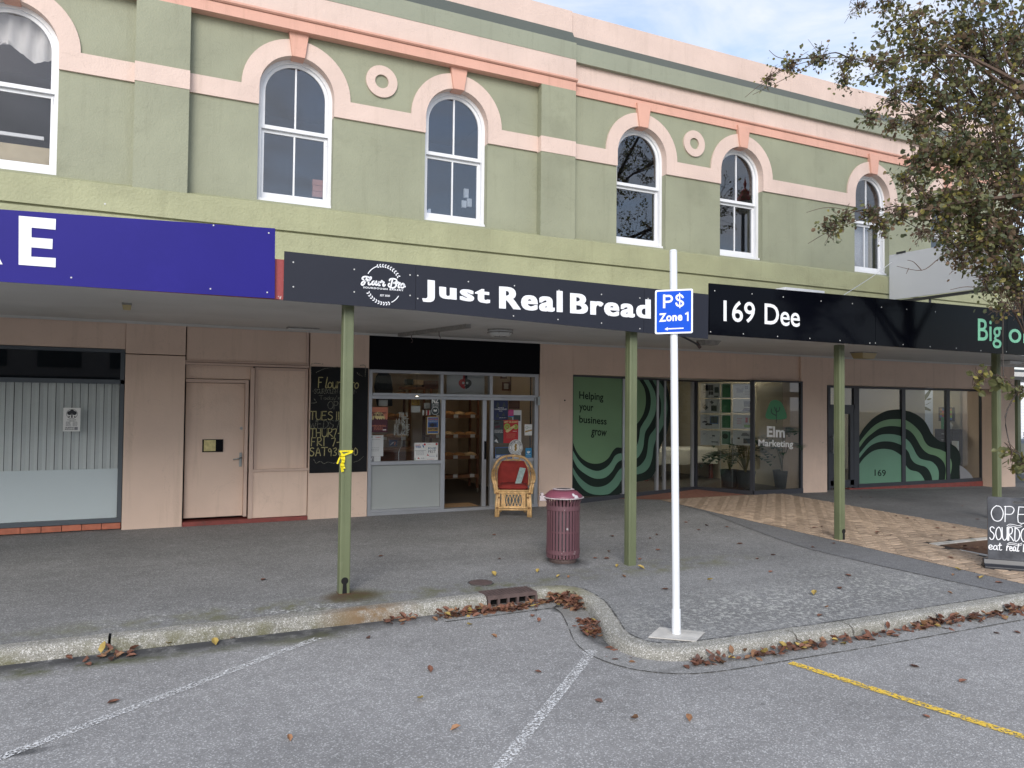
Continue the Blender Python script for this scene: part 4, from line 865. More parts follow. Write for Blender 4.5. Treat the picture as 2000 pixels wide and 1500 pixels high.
# ---- fascia signs
YS = -4.36
S_ = lambda u, v: at(u, v, YS)
T_ = lambda u, v: at(u, v, YS-.004)
def sheet(pts, m, name, parent, th=.012, n=(0, 1, 0)): return MB().slab(pts, n, th).build(name, m, parent)
def rivets(parent, l, m='lamp_lens'):
    for u, v in l:
        c = at(u, v, YS-.003); MB().lathe([(0, .0), (.007, .0), (.0075, .003)], 8).build('screw', m, parent, local=True).location = c-org(parent)
        parent.children[-1].rotation_euler = (R(-90), 0, 0)
s1 = thing('shop_sign', 'wide plain blue fascia sign ending in white capital letters RE', 'sign', S_(200, 570))
sheet([S_(-700, 360), S_(537.5, 446), S_(536.5, 583), S_(-700, 507)], 'blue_sign', 'panel', s1)
mb = MB(); E_px = lambda a, b: T_(a/2.857, b/2.857)
mb.slab([E_px(*p) for p in ((105, 1204), (312, 1222), (310, 1282), (176, 1270), (176, 1325), (294, 1334), (292, 1390), (175, 1380), (174, 1432), (311, 1440), (310, 1492), (104, 1477))], (0, -1, 0), .001); mb.build('letter', 'white_print', s1)
mb = MB(); text_quad(mb, 'R', T_(-62, 410), T_(5, 416), T_(-62, 512), .06); mb.build('letter', 'white_print', s1)
rivets(s1, [(417, 440), (525, 455), (411, 564), (522, 571), (139, 542), (205, 398)])
s2 = thing('shop_sign', 'long charcoal bakery fascia sign reading Just Real Bread with round wheat logo', 'sign', S_(960, 620))
sheet([S_(555.5, 490.5), S_(812, 517), S_(811, 606), S_(553.5, 586.5)], 'charcoal_sign', 'panel', s2)
sheet([S_(812.6, 517), S_(1258, 562), S_(1257, 650), S_(811.6, 606)], 'charcoal_sign', 'panel', s2)
sheet([S_(1258.6, 562), S_(1384, 575), S_(1383, 662), S_(1257.6, 650)], 'charcoal_sign', 'panel', s2)
z5 = lambda a, b: T_(680+a/2.778, 500+b/2.778)
for s, tl, tr, bl in (('Just', (403, 127), (768, 170), (403, 246)), ('Real', (820, 166), (1162, 192), (820, 284)), ('Bread', (1205, 202), (1640, 238), (1205, 310))):
    mb = MB(); A0, A1, A2 = z5(*tl), z5(*tr), z5(*bl); hh_ = (A0-A2).length; kk = 0
    ex_ = (A1-A0).normalized(); A0 += ex_*hh_*.045; A2 += ex_*hh_*.045; A1 -= ex_*hh_*.045
    for dx_ in (-.056, -.028, 0, .028, .056):
        for dz_ in (-.012, .012):
            d_ = ex_*hh_*dx_+Vector((0, -.0004*kk, hh_*dz_)); kk += 1; text_quad(mb, s, A0+d_, A1+d_, A2+d_, .016, 0, 1.16)
    mb.build('lettering', 'white_print', s2)
rivets(s2, [(573, 512), (573, 560), (692, 526), (692, 570), (801, 537), (801, 577), (816, 538), (816, 583), (915, 550), (1005, 558), (1092, 567), (1175, 575), (1250, 582), (1003, 617), (1090, 624), (1175, 631), (1266, 583), (1250, 642)])
LG = lambda a, b: at(690+a/15.0, 505+b/15.0, YS-.004)
lg = MB(); nY = (0, -1, 0); lw = .0125
for l in ([(480,560),(400,532),(320,532),(272,560),(266,598),(302,612)], [(405,545),(365,640),(325,730),(282,772),(246,765),(242,730),(272,690),(330,655),(395,640),(432,622)], [(432,680),(500,612),(527,565),(508,540),(482,580),(452,680),(446,745),(472,765),(520,745)], [(600,660),(560,690),(545,742),(576,767),(620,742),(632,692),(602,660),(650,690)],
          [(682,660),(656,730),(668,775),(710,762),(745,700),(760,660),(742,730),(748,785),(785,780)], [(800,705),(840,642),(852,682),(900,692),(880,740),(872,790),(902,802),(937,768)], [(1152,602),(1122,720),(1100,822)], [(1062,650),(1072,612),(1120,592),(1200,595),(1262,622),(1266,670),(1220,702),(1172,717),(1240,732),(1256,790),(1200,850),(1112,852),(1042,812),(1030,762),(1062,730)],
          [(1285,730),(1300,682),(1332,712),(1376,712),(1345,750),(1320,795),(1322,842),(1352,852),(1387,812)], [(1450,730),(1402,770),(1396,830),(1432,857),(1480,832),(1496,772),(1462,732),(1482,792),(1522,822)]):
    ribbon(lg, [LG(*p) for p in smooth_line(l, 4)], lw*1.18, nY)
text_quad(lg, 'SOURDOUGH BAKERY', LG(290, 815), LG(1470, 905), LG(290, 868), .03, 0, 1.25)
text_quad(lg, 'EST 2020', LG(790, 1048), LG(1072, 1064), LG(790, 1104), .02)
def ell(deg, k=1.0): a = R(deg); return (882+515*k*math.cos(a)+62*math.cos(a)*0, 765-548*k*math.sin(a)+62*math.cos(a))
for a0, a1 in ((150, 112), (-31, -62)): ribbon(lg, [LG(*ell(a0+(a1-a0)*i/10)) for i in range(11)], .008, nY)
def leaf2(deg, tilt, side):
    a = R(deg); t = Vector((-math.sin(a), -math.cos(a)))*tilt; nrm = Vector((math.cos(a), -math.sin(a))); c = Vector(ell(deg))
    d = (t*.8+nrm*side*.75).normalized(); e = Vector((-d.y, d.x)); L_ = 82
    lg.add([LG(*p) for p in (c, c+d*L_*.5+e*20, c+d*L_, c+d*L_*.5-e*20)], [(0, 1, 2, 3)])
for i in range(10):
    leaf2(112-i*8.6, -1, 1); leaf2(112-i*8.6, -1, -1); leaf2(292-i*8.6, -1, 1); leaf2(292-i*8.6, -1, -1)
lg.build('wheat_logo', 'white_print', s2)
s3 = thing('shop_sign', 'glossy black fascia sign reading 169 Dee and Big on in green', 'sign', S_(1680, 650))
for (a, b) in ((1385.5, 1709.5), (1710.2, 1966.5), (1967.2, 2330)):
    tz = lambda u: 553+(u-1385.5)*(.0879); bz = lambda u: 653.5+(u-1385.5)*(.0660)
    sheet([S_(a, tz(a)), S_(b, tz(b)), S_(b, bz(b)), S_(a, bz(a))], 'gloss_black', 'panel', s3, .02)
z6 = lambda a, b: T_(1380+a/5.882, 560+b/5.882)
for s, tl, tr, bl in (('169', (195, 152), (556, 178), (195, 398)), ('Dee', (667, 190), (1072, 232), (667, 430))):
    mb = MB(); text_quad(mb, s, z6(*tl), z6(*tr), z6(*bl), .012); mb.build('lettering', 'white_print', s3)
z7 = lambda a, b: T_(1700+a/6.25, 480+b/6.25)
mb = MB(); text_quad(mb, 'Big', z7(1312, 888), z7(1600, 905), z7(1312, 1245), .008); mb.build('lettering', 'mint_print', s3)
mb = MB(); text_quad(mb, 'on', z7(1688, 1010), z7(1985, 1030), z7(1688, 1182), .008); mb.build('lettering', 'mint_print', s3)
rivets(s3, [(1396, 568), (1469, 574), (1530, 580), (1604, 588), (1665, 593), (1388, 648), (1452, 652), (1519, 657), (1582, 661), (1641, 665), (1699, 670), (1710, 670), (1722, 600), (1771, 604), (1827, 609), (1764, 673), (1817, 677), (1868, 680), (1916, 685), (1966, 687)])

# ---- posts
def post(x, y, ztop, label, hole):
    t = thing('canopy_post', label, 'post', (x, y, gz(x, y)), 0, 'green steel posts holding up the veranda canopy')
    MB().box(-.052, .052, -.052, .052, -.01, ztop-gz(x, y)).build('shaft', 'post_green', t, local=True, bevel=.012)
    MB().box(-.056, -.05, -.002, .003, .1, ztop-gz(x, y)-.05).box(-.02, -.016, -.0545, -.05, .2, ztop-gz(x, y)-.05).build('weld_seam', 'post_green', t, local=True)
    if hole:
        mb = MB(); y_ = -.0535 if hole == 1 else 0
        if hole == 1:
            mb.prism([(.034*math.cos(R(a)), .125+.034*math.sin(R(a))) for a in range(-60, 241, 20)]+[(-.022, .0), (.022, .0)], -.0545, -.05); 
        else:
            mb.prism([(.02+.034*math.cos(R(a)), .125+.034*math.sin(R(a))) for a in range(-60, 241, 20)]+[(-.002, .0), (.042, .0)], -.0545, -.05)
        mb.build('outlet', 'black_hole', t, local=True)
        MB().box(-.056, .056, -.056, .056, 0, .006).build('base_rust', 'rust', t, local=True)
    return t
post(1.606, -4.16, 2.69, 'green canopy post with a yellow ribbon tied round it', 1)
post(4.873, -4.17, 2.64, 'green canopy post behind the white street sign pole', 0)
post(8.44, -3.97, 2.60, 'green canopy post standing at the edge of the brick paving', 2)
g4 = at(1947.5, 1010, -3.55); post(g4.x, -3.55, 2.70, 'green canopy post behind the chalk sandwich board', 0)
p5 = atz(1987, 930, -.30); t5 = thing('canopy_post', 'dark green canopy post round the corner beside the parked car', 'post', p5, 0, 'green steel posts holding up the veranda canopy')
hh = (930-742)/ (F/ (p5-CAM).dot(_f)); MB().box(-.075, .075, -.075, .075, 0, hh).build('shaft', 'post_green', t5, local=True)
MB().box(20, 34, p5.y-1.5, p5.y+1.2, p5.z+hh, p5.z+hh+.12).build('corner_canopy', 'soffit', CN)
# yellow ribbon
yr = thing('yellow_ribbon', 'yellow tape tied round the leftmost green post with ends hanging down', 'ribbon', at(670, 890, -4.23))
mb = MB(); yy = -4.228
pa = lambda u, v, y=yy: tuple(at(u, v, y))
z1, z2 = at(675, 881, yy).z, at(675, 886, yy).z
mb.box(1.546, 1.664, yy+.008, yy+.012, z1-.008, z1+.006)
ribbon(mb, [pa(665, 891), pa(674, 888), pa(687, 883)], .018, nY); ribbon(mb, [pa(664, 881), pa(668, 886), pa(672, 890)], .016, nY)
ribbon(mb, [pa(667, 889), pa(662, 897), pa(659, 905)], .016, nY)
mb.build('band', 'yellow_tape', yr)
mb = MB()
for k, (l, w) in enumerate((([(668, 889), (670, 900), (667, 908), (669, 920)], .026), ([(671, 889), (672, 898), (670, 906), (672, 914)], .022), ([(667, 891), (669, 903), (667, 912)], .018))):
    pts = [at(u, v, yy-.006-.008*k+.006*math.sin(v)) for u, v in smooth_line(l, 4) for _ in (0,)]; ribbon(mb, pts, w, (.2, -1, 0))
mb.build('tail', 'yellow_tape', yr)

# ---- under the canopy: lamps and fittings
def lampbox(name, label, u, v, dims, m, lens=None):
    c = ats(u, v); t = thing(name, label, 'ceiling light', c)
    dx, dy, dz_ = dims; MB().box(-dx, dx, -dy, dy, -.02, .0).build('base', 'lamp_body', t, local=True, bevel=.004)
    MB().frustum((0, 0, -.02-dz_), dx*.75, dy*.75, (0, 0, -.021), dx*.95, dy*.95).build('lens', m, t, local=True, bevel=.006); return t
lampbox('ceiling_box', 'tiny square box on the soffit above the left shop window', 248, 592, (.045, .045, .05), 'lamp_amber')
lampbox('bulkhead_light', 'flat tray light on the soffit left of the ribbon post', 592, 640, (.22, .08, .02), 'lamp_lens')
lampbox('bulkhead_light', 'amber box light on the soffit by the brick paving post', 1687, 688, (.20, .14, .10), 'lamp_amber')
lampbox('bulkhead_light', 'flat grey light on the soffit near the right end of the canopy', 1975, 704, (.25, .12, .06), 'lamp_lens')
lampbox('bulkhead_light', 'rusted flat fitting under the start of the glossy black sign', 1384, 665, (.16, .1, .05), 'lamp_body')
c = ats(977, 643); t = thing('bulkhead_light', 'oval caged white light on the soffit above the bakery door', 'ceiling light', c)
MB().lathe([(0, 0), (.17, 0), (.17, -.025)], 24).build('base', 'lamp_body', t, local=True)
MB().lathe([(.165, -.02), (.16, -.06), (.12, -.095), (0, -.10)], 24).build('lens', 'lamp_lens', t, local=True, smooth=True)
mb = MB(); mb.tube([(.172*math.cos(R(a)), .172*math.sin(R(a)), -.05) for a in range(0, 361, 15)], .006, 5)
for a in (0, 60, 120): mb.tube([(.172*math.cos(R(a))*k, .172*math.sin(R(a))*k, -.05-.056*math.sqrt(max(0, 1-k*k))) for k in (-1, -.6, 0, .6, 1)], .005, 5)
mb.build('cage', 'lamp_body', t, local=True)
a, b = ats(781, 651), ats(915, 633); t = thing('light_batten', 'grey batten on the soffit with two hooks outside the bakery', 'light fitting', (a+b)/2)
e = (b-a).normalized(); sd_ = Vector((-e.y, e.x, 0)).normalized()*.035; up = Vector((0, 0, -.05)); mb = MB()
mb.add([a-sd_, b-sd_, b+sd_, a+sd_, a-sd_+up, b-sd_+up, b+sd_+up, a+sd_+up], [(0, 1, 2, 3), (4, 5, 6, 7), (0, 1, 5, 4), (1, 2, 6, 5), (2, 3, 7, 6), (3, 0, 4, 7)]); mb.build('body', 'lamp_body', t)
for k in (.2, .62):
    p = a.lerp(b, k)+up; MB().tube([p, p+Vector((0, 0, -.05)), p+Vector((.02, 0, -.075)), p+Vector((.02, 0, -.1)), p+Vector((-.005, 0, -.105))], .006, 6).build('hook', 'iron', t)
t = thing('bent_cable', 'thick grey cable arching out from a green post under the bakery sign', 'cable', ats(1245, 650))
pts = [at(1240, 650, -4.14), at(1255, 643, -4.1), at(1280, 641, -4.0), at(1305, 645, -3.85), at(1330, 656, -3.7), at(1352, 667, -3.6), at(1364, 674, -3.55)]
MB().tube(smooth_line(pts, 4), .013, 7).build('sheath', 'rubber', t, smooth=True); MB().tube([pts[-1]-Vector((.03, 0, -.03)), pts[-1]+Vector((.03, 0, -.035))], .022, 8).build('end_fitting', 'iron', t)

# ---- on the canopy roof
mb = MB(); a, b = at(1523, 566, -2.0), at(1611, 573, -2.0)
t = thing('air_conditioner', 'white flat topped unit standing on the canopy roof behind the black sign', 'air conditioner', (10, -2, 3.0))
MB().box(a.x+.12, b.x, -2.0, -1.5, 2.98, at(1560, 563, -2).z).build('casing', 'white_paint', t, bevel=.01)
MB().box(a.x+.02, a.x+.12, -1.95, -1.55, 2.98, at(1530, 566, -2).z-.02).build('side_cover', 'white_paint', t)
hz0, hz1 = at(1742, 585, -.3), at(1742, 497, -.3); hx = 14.29
t = thing('projecting_hoarding', 'blank pale grey board standing out from the wall over the canopy', 'hoarding', (hx, -1.6, 4))
MB().add([(hx, -.22, 4.09), (hx, -2.9, 4.06), (hx, -2.9, 5.02), (hx, -.22, 5.07), (hx+.03, -.22, 4.09), (hx+.03, -2.9, 4.06), (hx+.03, -2.9, 5.02), (hx+.03, -.22, 5.07)], [(0, 1, 2, 3), (4, 5, 6, 7), (0, 1, 5, 4), (1, 2, 6, 5), (2, 3, 7, 6), (3, 0, 4, 7)]).build('panel', 'hoarding', t)
MB().box(hx-.02, hx+.06, -3.9, -.2, 4.0, 4.055).build('bottom_rail', 'black_steel', t)
for y in (-1.15, -2.85):
    MB().tube([(hx+.02, y, 4.02), (hx-.25, y-.1, 3.0)], .02, 6).build('strut', 'black_steel', t); MB().tube([(hx+.02, y, 4.02), (hx+.3, y+.1, 3.0)], .02, 6).build('strut', 'black_steel', t)
mb = MB().box(hx-.012, hx, -.62, -.40, 5.06, 5.10); mb.build('bracket', 'black_steel', t)
a, b = at(1647, 577, -3.2), at(1742, 512, -.25)
tag(MB().tube([a, (a+b)/2+Vector((0, 0, -.02)), b], .006, 5).build('guy_wire', 'paper_b'), 'thin pale wire rising from the canopy to the wall beside the hoarding', 'wire')

# ================================================================== STREET FURNITURE
# white pole with parking sign
px, py = 3.822, -6.37; pz = gz(px, py)
t = thing('street_sign', 'tall white pole with a blue P$ Zone 1 parking sign', 'street sign', (px, py, pz))
lean = Vector((-.045, 0, 3.13))
MB().tube([(0, 0, .0), tuple(lean)], [.0305, .0305], 20).tube([tuple(lean), tuple(lean+Vector((0, 0, .012)))], [.033, .024], 20).build('pole', 'pole_white', t, local=True, smooth=False)
MB().tube([(0, 0, -.01), tuple(lean*.066)], .036, 20).build('sleeve', 'pole_white', t, local=True)
ca, sa = math.cos(R(-39)), math.sin(R(-39)); ex = Vector((ca, sa, .018)); nn = Vector((sa, -ca, 0)).normalized()
cen = at2(1316.3, 609.5, (px-.04, py), (px-.04+ca, py+sa), 0)
def rrect(w, h, r, n=5): return [(sx*(w/2-r)+r*math.cos(R(a0+90*i/n)), sy*(h/2-r)+r*math.sin(R(a0+90*i/n))) for sx, sy, a0 in ((1, 1, 0), (-1, 1, 90), (-1, -1, 180), (1, -1, 270)) for i in range(n+1)]
def onsign(a, b, off): return cen + ex*a + Vector((0, 0, 1))*b + nn*off
pn = MB().slab([onsign(a, b, .036) for a, b in rrect(.302, .362, .014)], nn, .002).build('sign_panel', 'white_print', t)
MB().slab([onsign(a, b, .0385) for a, b in rrect(.276, .335, .010)], nn, .0008).build('blue_field', 'sign_blue', pn)
mb = MB(); UZ = Vector((0, 0, 1)); kx = .302/965; kz = .362/1145
g8 = lambda a, b: onsign((a-630)*kx, -(b-752)*kz+.000, .041)
ribbon(mb, [g8(382, 640), g8(382, 318)], .0185, nn); ribbon(mb, [g8(*p) for p in [(382, 344), (505, 344)]+[(505+75*math.sin(R(a)), 419-75*math.cos(R(a))) for a in range(0, 181, 15)]+[(382, 494)]], .0175, nn)
ribbon(mb, [g8(*p) for p in smooth_line([(858, 398), (825, 350), (775, 335), (715, 350), (695, 400), (725, 450), (800, 485), (855, 525), (860, 575), (820, 612), (770, 612), (715, 595), (690, 540)], 4)], .0155, nn); ribbon(mb, [g8(776, 285), g8(782, 662)], .009, nn)
text_quad(mb, 'Zone', g8(250, 790), g8(848, 775), g8(250, 1012), .035, 0, 1.08)
ribbon(mb, [g8(985, 1000), g8(985, 785)], .012, nn); ribbon(mb, [g8(985, 790), g8(930, 830)], .012, nn)
ribbon(mb, [g8(460, 1198), g8(872, 1192)], .0095, nn); mb.add([g8(398, 1200), g8(478, 1150), g8(478, 1246)], [(0, 1, 2)])
mb.build('lettering', 'white_print', pn)
MB().slab([onsign(a, b, .0) for a, b in ((-.035, .1), (.035, .1), (.035, .125), (-.035, .125))], nn, .036).build('bracket', 'steel', pn)
MB().slab([(*(Vector((px, py))+Vector(p)), gz(px, py)+.004) for p in ((-.26, .02), (.02, -.22), (.24, -.06), (-.02, .20))], (0, 0, 1), .008).build('concrete_footing', 'concrete', t)

# litter bin
bx, by = 4.235, -3.74; t = thing('litter_bin', 'round maroon slatted litter bin with chipped domed lid', 'litter bin', (bx, by, gz(bx, by)), R(-20))
BR = .19
MB().lathe([(0, .0), (.155, .0), (.165, .03), (.15, .05), (0, .05)], 28).build('foot', 'iron', t, local=True)
MB().lathe([(0, .07), (.155, .07), (.16, .65), (.14, .65), (.13, .09)], 24).build('liner', 'bin_inner', t, local=True)
ns = 30; s0 = None
for i in range(ns):
    if s0 is None:
        w = .0135; pr_ = [(BR, .055), (BR+.002, .1), (BR, .60), (BR+.002, .66), (BR+.014, .70), (BR+.034, .735)]; mb = MB()
        v = [(r+d, s*w, z) for r, z in pr_ for d, s in ((0, -1), (0, 1), (-.006, 1), (-.006, -1))]
        mb.add(v, [(k*4+j, k*4+(j+1) % 4, (k+1)*4+(j+1) % 4, (k+1)*4+j) for k in range(len(pr_)-1) for j in range(4)]); s0 = mb.build('slat', 'bin_maroon', t, local=True); o = s0
    else: o = s0.copy(); COL.objects.link(o)
    o.rotation_euler = (0, 0, 2*math.pi*i/ns)
for z, h in ((.125, .045), (.355, .018), (.625, .05)): MB().lathe([(BR-.004, z-h/2), (BR+.007 if h > .02 else BR-.001, z-h/2), (BR+.007 if h > .02 else BR-.001, z+h/2), (BR-.004, z+h/2)], 40).build('hoop', 'bin_maroon', t, local=True)
MB().lathe([(.0, .80), (.09, .80), (.10, .83), (.16, .81), (.215, .765), (.225, .745), (.21, .738), (0, .738)], 36).build('lid', 'bin_lid', t, local=True, smooth=True)
mb = MB().lathe([(.0, .828), (.072, .828), (.075, .832)], 24); mb.v = [(x*1.15, y*.75-.0, z+.004) for x, y, z in mb.v]; mb.build('opening', 'black_hole', t, local=True)
mb = MB().lathe([(.078, .829), (.105, .835), (.118, .829), (.112, .825)], 24); mb.v = [(x*1.1+.004*math.sin(9*y*20), y*.78, z+.0025) for x, y, z in mb.v]; mb.build('worn_rim', 'bin_rim', t, local=True)
MB().tube([(.232*math.cos(R(a)), .232*math.sin(R(a)), .742) for a in range(0, 361, 12)], .008, 6).build('rim', 'bin_rim', t, local=True)
MB().box(-.28, -.20, -.05, .05, .70, .755).box(-.265, -.235, -.035, .035, .755, .79).build('hinge', 'bin_rim', t, local=True, bevel=.006)

# cane chair (local: faces -y)
cxp, cyp = 5.08, -.60; t = thing('cane_armchair', 'rattan armchair with worn red cushions outside the bakery door', 'chair', (cxp, cyp, gz(cxp, cyp)), R(-24))
def cane(name, pts, r=.019, n=8, sm=4, nodes=True):
    P = smooth_line(pts, sm) if len(pts) > 2 else [Vector(pts[0]).lerp(Vector(pts[1]), i/6) for i in range(7)]
    rr = [r*(1+.10*((i % 3) == 0)) for i in range(len(P))]; return MB().tube(P, rr, n).build(name, 'cane', t, smooth=True, local=True)
for s in (-1, 1):
    MB().tube([(s*.268, -.27, 0), (s*.262, -.27, .2), (s*.25, -.27, .37)], [.026, .024, .024], 9).tube([(s*.232, -.265, 0), (s*.228, -.265, .2), (s*.22, -.262, .37)], [.02, .019, .019], 8).build('front_leg', 'cane', t, local=True, smooth=True)
    cane('rear_leg', [(s*.20, .24, 0), (s*.215, .22, .2), (s*.235, .20, .38)], .022)
    mb = MB()
    for dx in (0, .033): mb.tube(smooth_line([(s*(.25+dx), -.27, .36), (s*(.265+dx), -.285, .48), (s*(.295+dx), -.25, .58), (s*(.30+dx), -.12, .635), (s*(.30+dx), .02, .66), (s*(.29+dx), .16, .70)], 4), .018, 8)
    mb.build('arm', 'cane', t, local=True, smooth=True)
    mb = MB()
    for k in range(5): y = -.2+k*.09; mb.tube([(s*.27, y, .38), (s*.30, y, .60+.02*k)], .009, 6)
    mb.build('arm_spindles', 'cane', t, local=True)
hoop = [(-.30, .14, .40), (-.315, .17, .60), (-.30, .22, .74), (-.21, .27, .86), (-.08, .29, .905), (.08, .29, .905), (.21, .27, .86), (.30, .22, .74), (.315, .17, .60), (.30, .14, .40)]
cane('back_hoop', hoop, .021); cane('inner_hoop', [(-.25, .17, .44), (-.265, .20, .60), (-.25, .245, .71), (-.17, .28, .81), (0, .295, .845), (.17, .28, .81), (.25, .245, .71), (.265, .20, .60), (.25, .17, .44)], .013)
mb = MB()
for k in range(7): a = R(25+k*21.6); mb.tube([(.25*math.cos(a), .27, .60+.245*math.sin(a)), (.295*math.cos(a), .27, .60+.305*math.sin(a))], .010, 6)
mb.build('back_pegs', 'cane', t, local=True)
mb = MB()
for z in (.375, .405): mb.tube([(-.26, -.275, z), (.26, -.275, z)], .016, 8)
mb.tube([(-.26, .2, .38), (.26, .2, .38)], .016, 8).tube([(-.255, -.27, .385), (-.24, .2, .385)], .016, 8).tube([(.255, -.27, .385), (.24, .2, .385)], .016, 8); mb.build('seat_frame', 'cane', t, local=True, smooth=True)
MB().tube([(-.25, -.275, .145), (.25, -.275, .145)], .017, 8).tube([(-.25, -.275, .112), (.25, -.275, .112)], .012, 8).build('stretcher', 'cane', t, local=True, smooth=True)
mb = MB()
for s in (-1, 1): mb.tube([(s*.145, -.275, .15), (s*.145, -.275, .37)], .016, 8).tube([(s*.175, -.275, .15), (s*.175, -.275, .37)], .014, 8)
mb.tube([(-.14, -.275, .165), (.14, -.275, .165)], .008, 6).tube([(-.14, -.275, .352), (.14, -.275, .352)], .008, 6)
for k in range(5):
    x = -.13+k*.052; mb.tube([(x, -.27, .16), (x+.052, -.27, .355)], .0065, 6).tube([(x+.052, -.28, .16), (x, -.28, .355)], .0065, 6)
mb.build('lattice', 'cane', t, local=True)
mb = MB()
for s in (-1, 1):
    for p in ((s*.25, -.275, .365), (s*.25, -.275, .14), (s*.30, .10, .675), (s*.232, -.265, .30)): mb.tube([(p[0]-.0, p[1], p[2]-.014), (p[0], p[1], p[2]+.014)], .0265, 8)
mb.build('binding', 'cane_node', t, local=True)
# cushions
def cushion(name, w, d, h, fn, nx=14, ny=14):
    mb = MB(); vs = []
    for side in (1, -1):
        for j in range(ny+1):
            for i in range(nx+1):
                u, v = i/nx*2-1, j/ny*2-1; e = (max(0, 1-abs(u)**6)*max(0, 1-abs(v)**6))**.5
                dimple = sum(math.exp(-((u-a)**2+(v-b)**2)/.018) for a in (-.45, 0, .45) for b in (-.4, .4))*.30 if side == 1 else 0
                vs.append(fn(u*w/2, v*d/2, side*h/2*e*(1-dimple)))
    k = (nx+1)*(ny+1); f = [(s*k+j*(nx+1)+i, s*k+j*(nx+1)+i+1, s*k+(j+1)*(nx+1)+i+1, s*k+(j+1)*(nx+1)+i) for s in (0, 1) for j in range(ny) for i in range(nx)]
    return mb.add(vs, f).build(name, 'cushion_red', t, local=True, smooth=True)
cushion('seat_cushion', .47, .46, .11, lambda x, y, z: (x, y-.03-.0, .445+z))
cushion('back_cushion', .49, .44, .09, lambda x, y, z: (x*(1-.28*max(0, y/.22)**2), .165+.09*(y/.22+1)/2-z, .62+y*.95))
ca_ = t; q = Matrix.Rotation(R(-24), 4, 'Z'); bp_ = Vector((cxp, cyp, gz(cxp, cyp)))
mb = MB(); pts = [(.03, -.10, .50), (.125, -.08, .50), (.20, .055, .72), (.105, .055, .735)]
tag(MB().slab([bp_+q @ Vector(p) for p in pts], q @ Vector((0, 1, .55)), .012).build('booklet', 'slate_green'), 'thin grey green book leaning on the cushions of the cane chair', 'book')

# sandwich board
bo = atg(1920, 1108); exb = Vector((.68, -.73, 0)).normalized(); nb = Vector((-.73, -.68, 0)).normalized()
t = thing('sandwich_board', 'black sandwich board chalked OPEN SOURDOUGH eat real bread on a moulded base', 'sandwich board', bo)
def onb(a, b, off=0): return bo + exb*a + Vector((0, 0, b)) + nb*off - nb*.03*(b/.9)
wB = .70
prof = [(.10, .0), (.10, .03), (.05, .055), (.03, .11), (-.03, .11), (-.05, .055), (-.10, .03), (-.10, .0)]
mb = MB(); k = len(prof); mb.add([bo+exb*x+nb*o+Vector((0, 0, z)) for x in (0, wB+.06) for o, z in prof], [(i, (i+1) % k, (i+1) % k+k, i+k) for i in range(k)]+[tuple(range(k)), tuple(reversed(range(k, 2*k)))]); mb.build('base', 'rubber', t, bevel=.006)
zt = at2(1932, 970, bo, bo+exb).z-bo.z
hole = [(wB/2+.03+x, zt-.055+y) for x, y in rrect(.16, .032, .015, 4)]
outl = [(wB/2+.035+x, .08+(zt-.08)/2+y) for x, y in rrect(wB-.03, zt-.08, .025, 5)]
loops = [outl, hole]; flat_ = [p for l in loops for p in l]; tris = tessellate_polygon([[Vector((p[0], p[1], 0)) for p in l] for l in loops]); k = len(flat_); mb = MB()
fs = [tuple(x) for x in tris]+[tuple(reversed([i+k for i in x])) for x in tris]; b = 0
for l in loops: fs += [(b+i, b+(i+1) % len(l), b+(i+1) % len(l)+k, b+i+k) for i in range(len(l))]; b += len(l)
mb.add([onb(*p, .012) for p in flat_]+[onb(*p, -.012) for p in flat_], fs).build('board', 'board_black', t)
def zb_(a, b): p = at2(1900+a/8.33, 950+b/8.33, bo, bo+exb); return (p-bo).dot(exb), p.z-bo.z
mb = MB()
def bw(s, a, b, h, w, sx):
    mb = MB(); x, z = zb_(a, b); kz_ = h/8.33/(F/((bo+exb*x-CAM).dot(_f))); p = onb(x, z, .0145)
    handwrite(mb, s, p, exb, kz_, w, nb, up=(Vector((0, 0, 1))-nb*.033), sx=sx); mb.build('chalk_lettering', 'chalk_white', t)
bw('OPEN', 300, 562, 250, .009, 1.1); bw('SOURDOUGH', 275, 858, 205, .010, .62); bw('eat', 255, 1020, 120, .010, 1.05); bw('real', 545, 1040, 115, .010, .8); bw('bread', 815, 1062, 120, .010, 1.0)
for oy in (0, 30, 300, 325): mb = MB(); ribbon(mb, [onb(*zb_(a, b_+oy), .0145) for a, b_ in smooth_line([(555, 640), (600, 615), (680, 625), (740, 640), (800, 622)], 4)], .006, nb); mb.build('chalk_flourish', 'chalk_white', t)

# chalkboard on the wall
a = bpx(602, 709, 713, 921, -.033)
t = thing('chalkboard', 'tall wall chalkboard of faint yellow opening hours beside the bakery window', 'chalkboard', (a[0], -.033, a[2]))
MB().box(2.0, 2.862, -.045, -.031, a[2], 2.27).build('board', 'chalkboard', t)
cb = lambda u, v: at(590+u/6.52, 700+v/6.52, -.0465)
my, mf = 'chalk_yellow', 'chalk_faint'
def cw(m_, s, u, v, h, sx, w=.013): mb = MB(); handwrite(mb, s, cb(u, v), (1, 0, 0), h/6.52*.00795, w, nY, sx=sx, jit=.03); mb.build('chalk_word', m_, t)
cw(my, 'Flour Bro', 205, 372, 125, .86, .014); cw(mf, '-SOURDOUGH BAKERY-', 130, 445, 55, .86, .010); cw(mf, "Today's", 215, 525, 50, 1.5, .009)
cw(mf, 'OPEN', 325, 645, 95, 1.15, .012)
for s, v, m, u2, s2_ in (('TUES', 780, my, 430, '11'), ('WEDS', 890, mf, 425, '7-'), ('THUR', 1000, my, 390, '7-'), ('FRI', 1115, my, 375, '7-'), ('SAT', 1242, my, 330, '930-130')):
    cw(m, s, 95 if s != 'FRI' else 115, v, 100, 1.05); cw(m, s2_, u2, v, 95, .95)
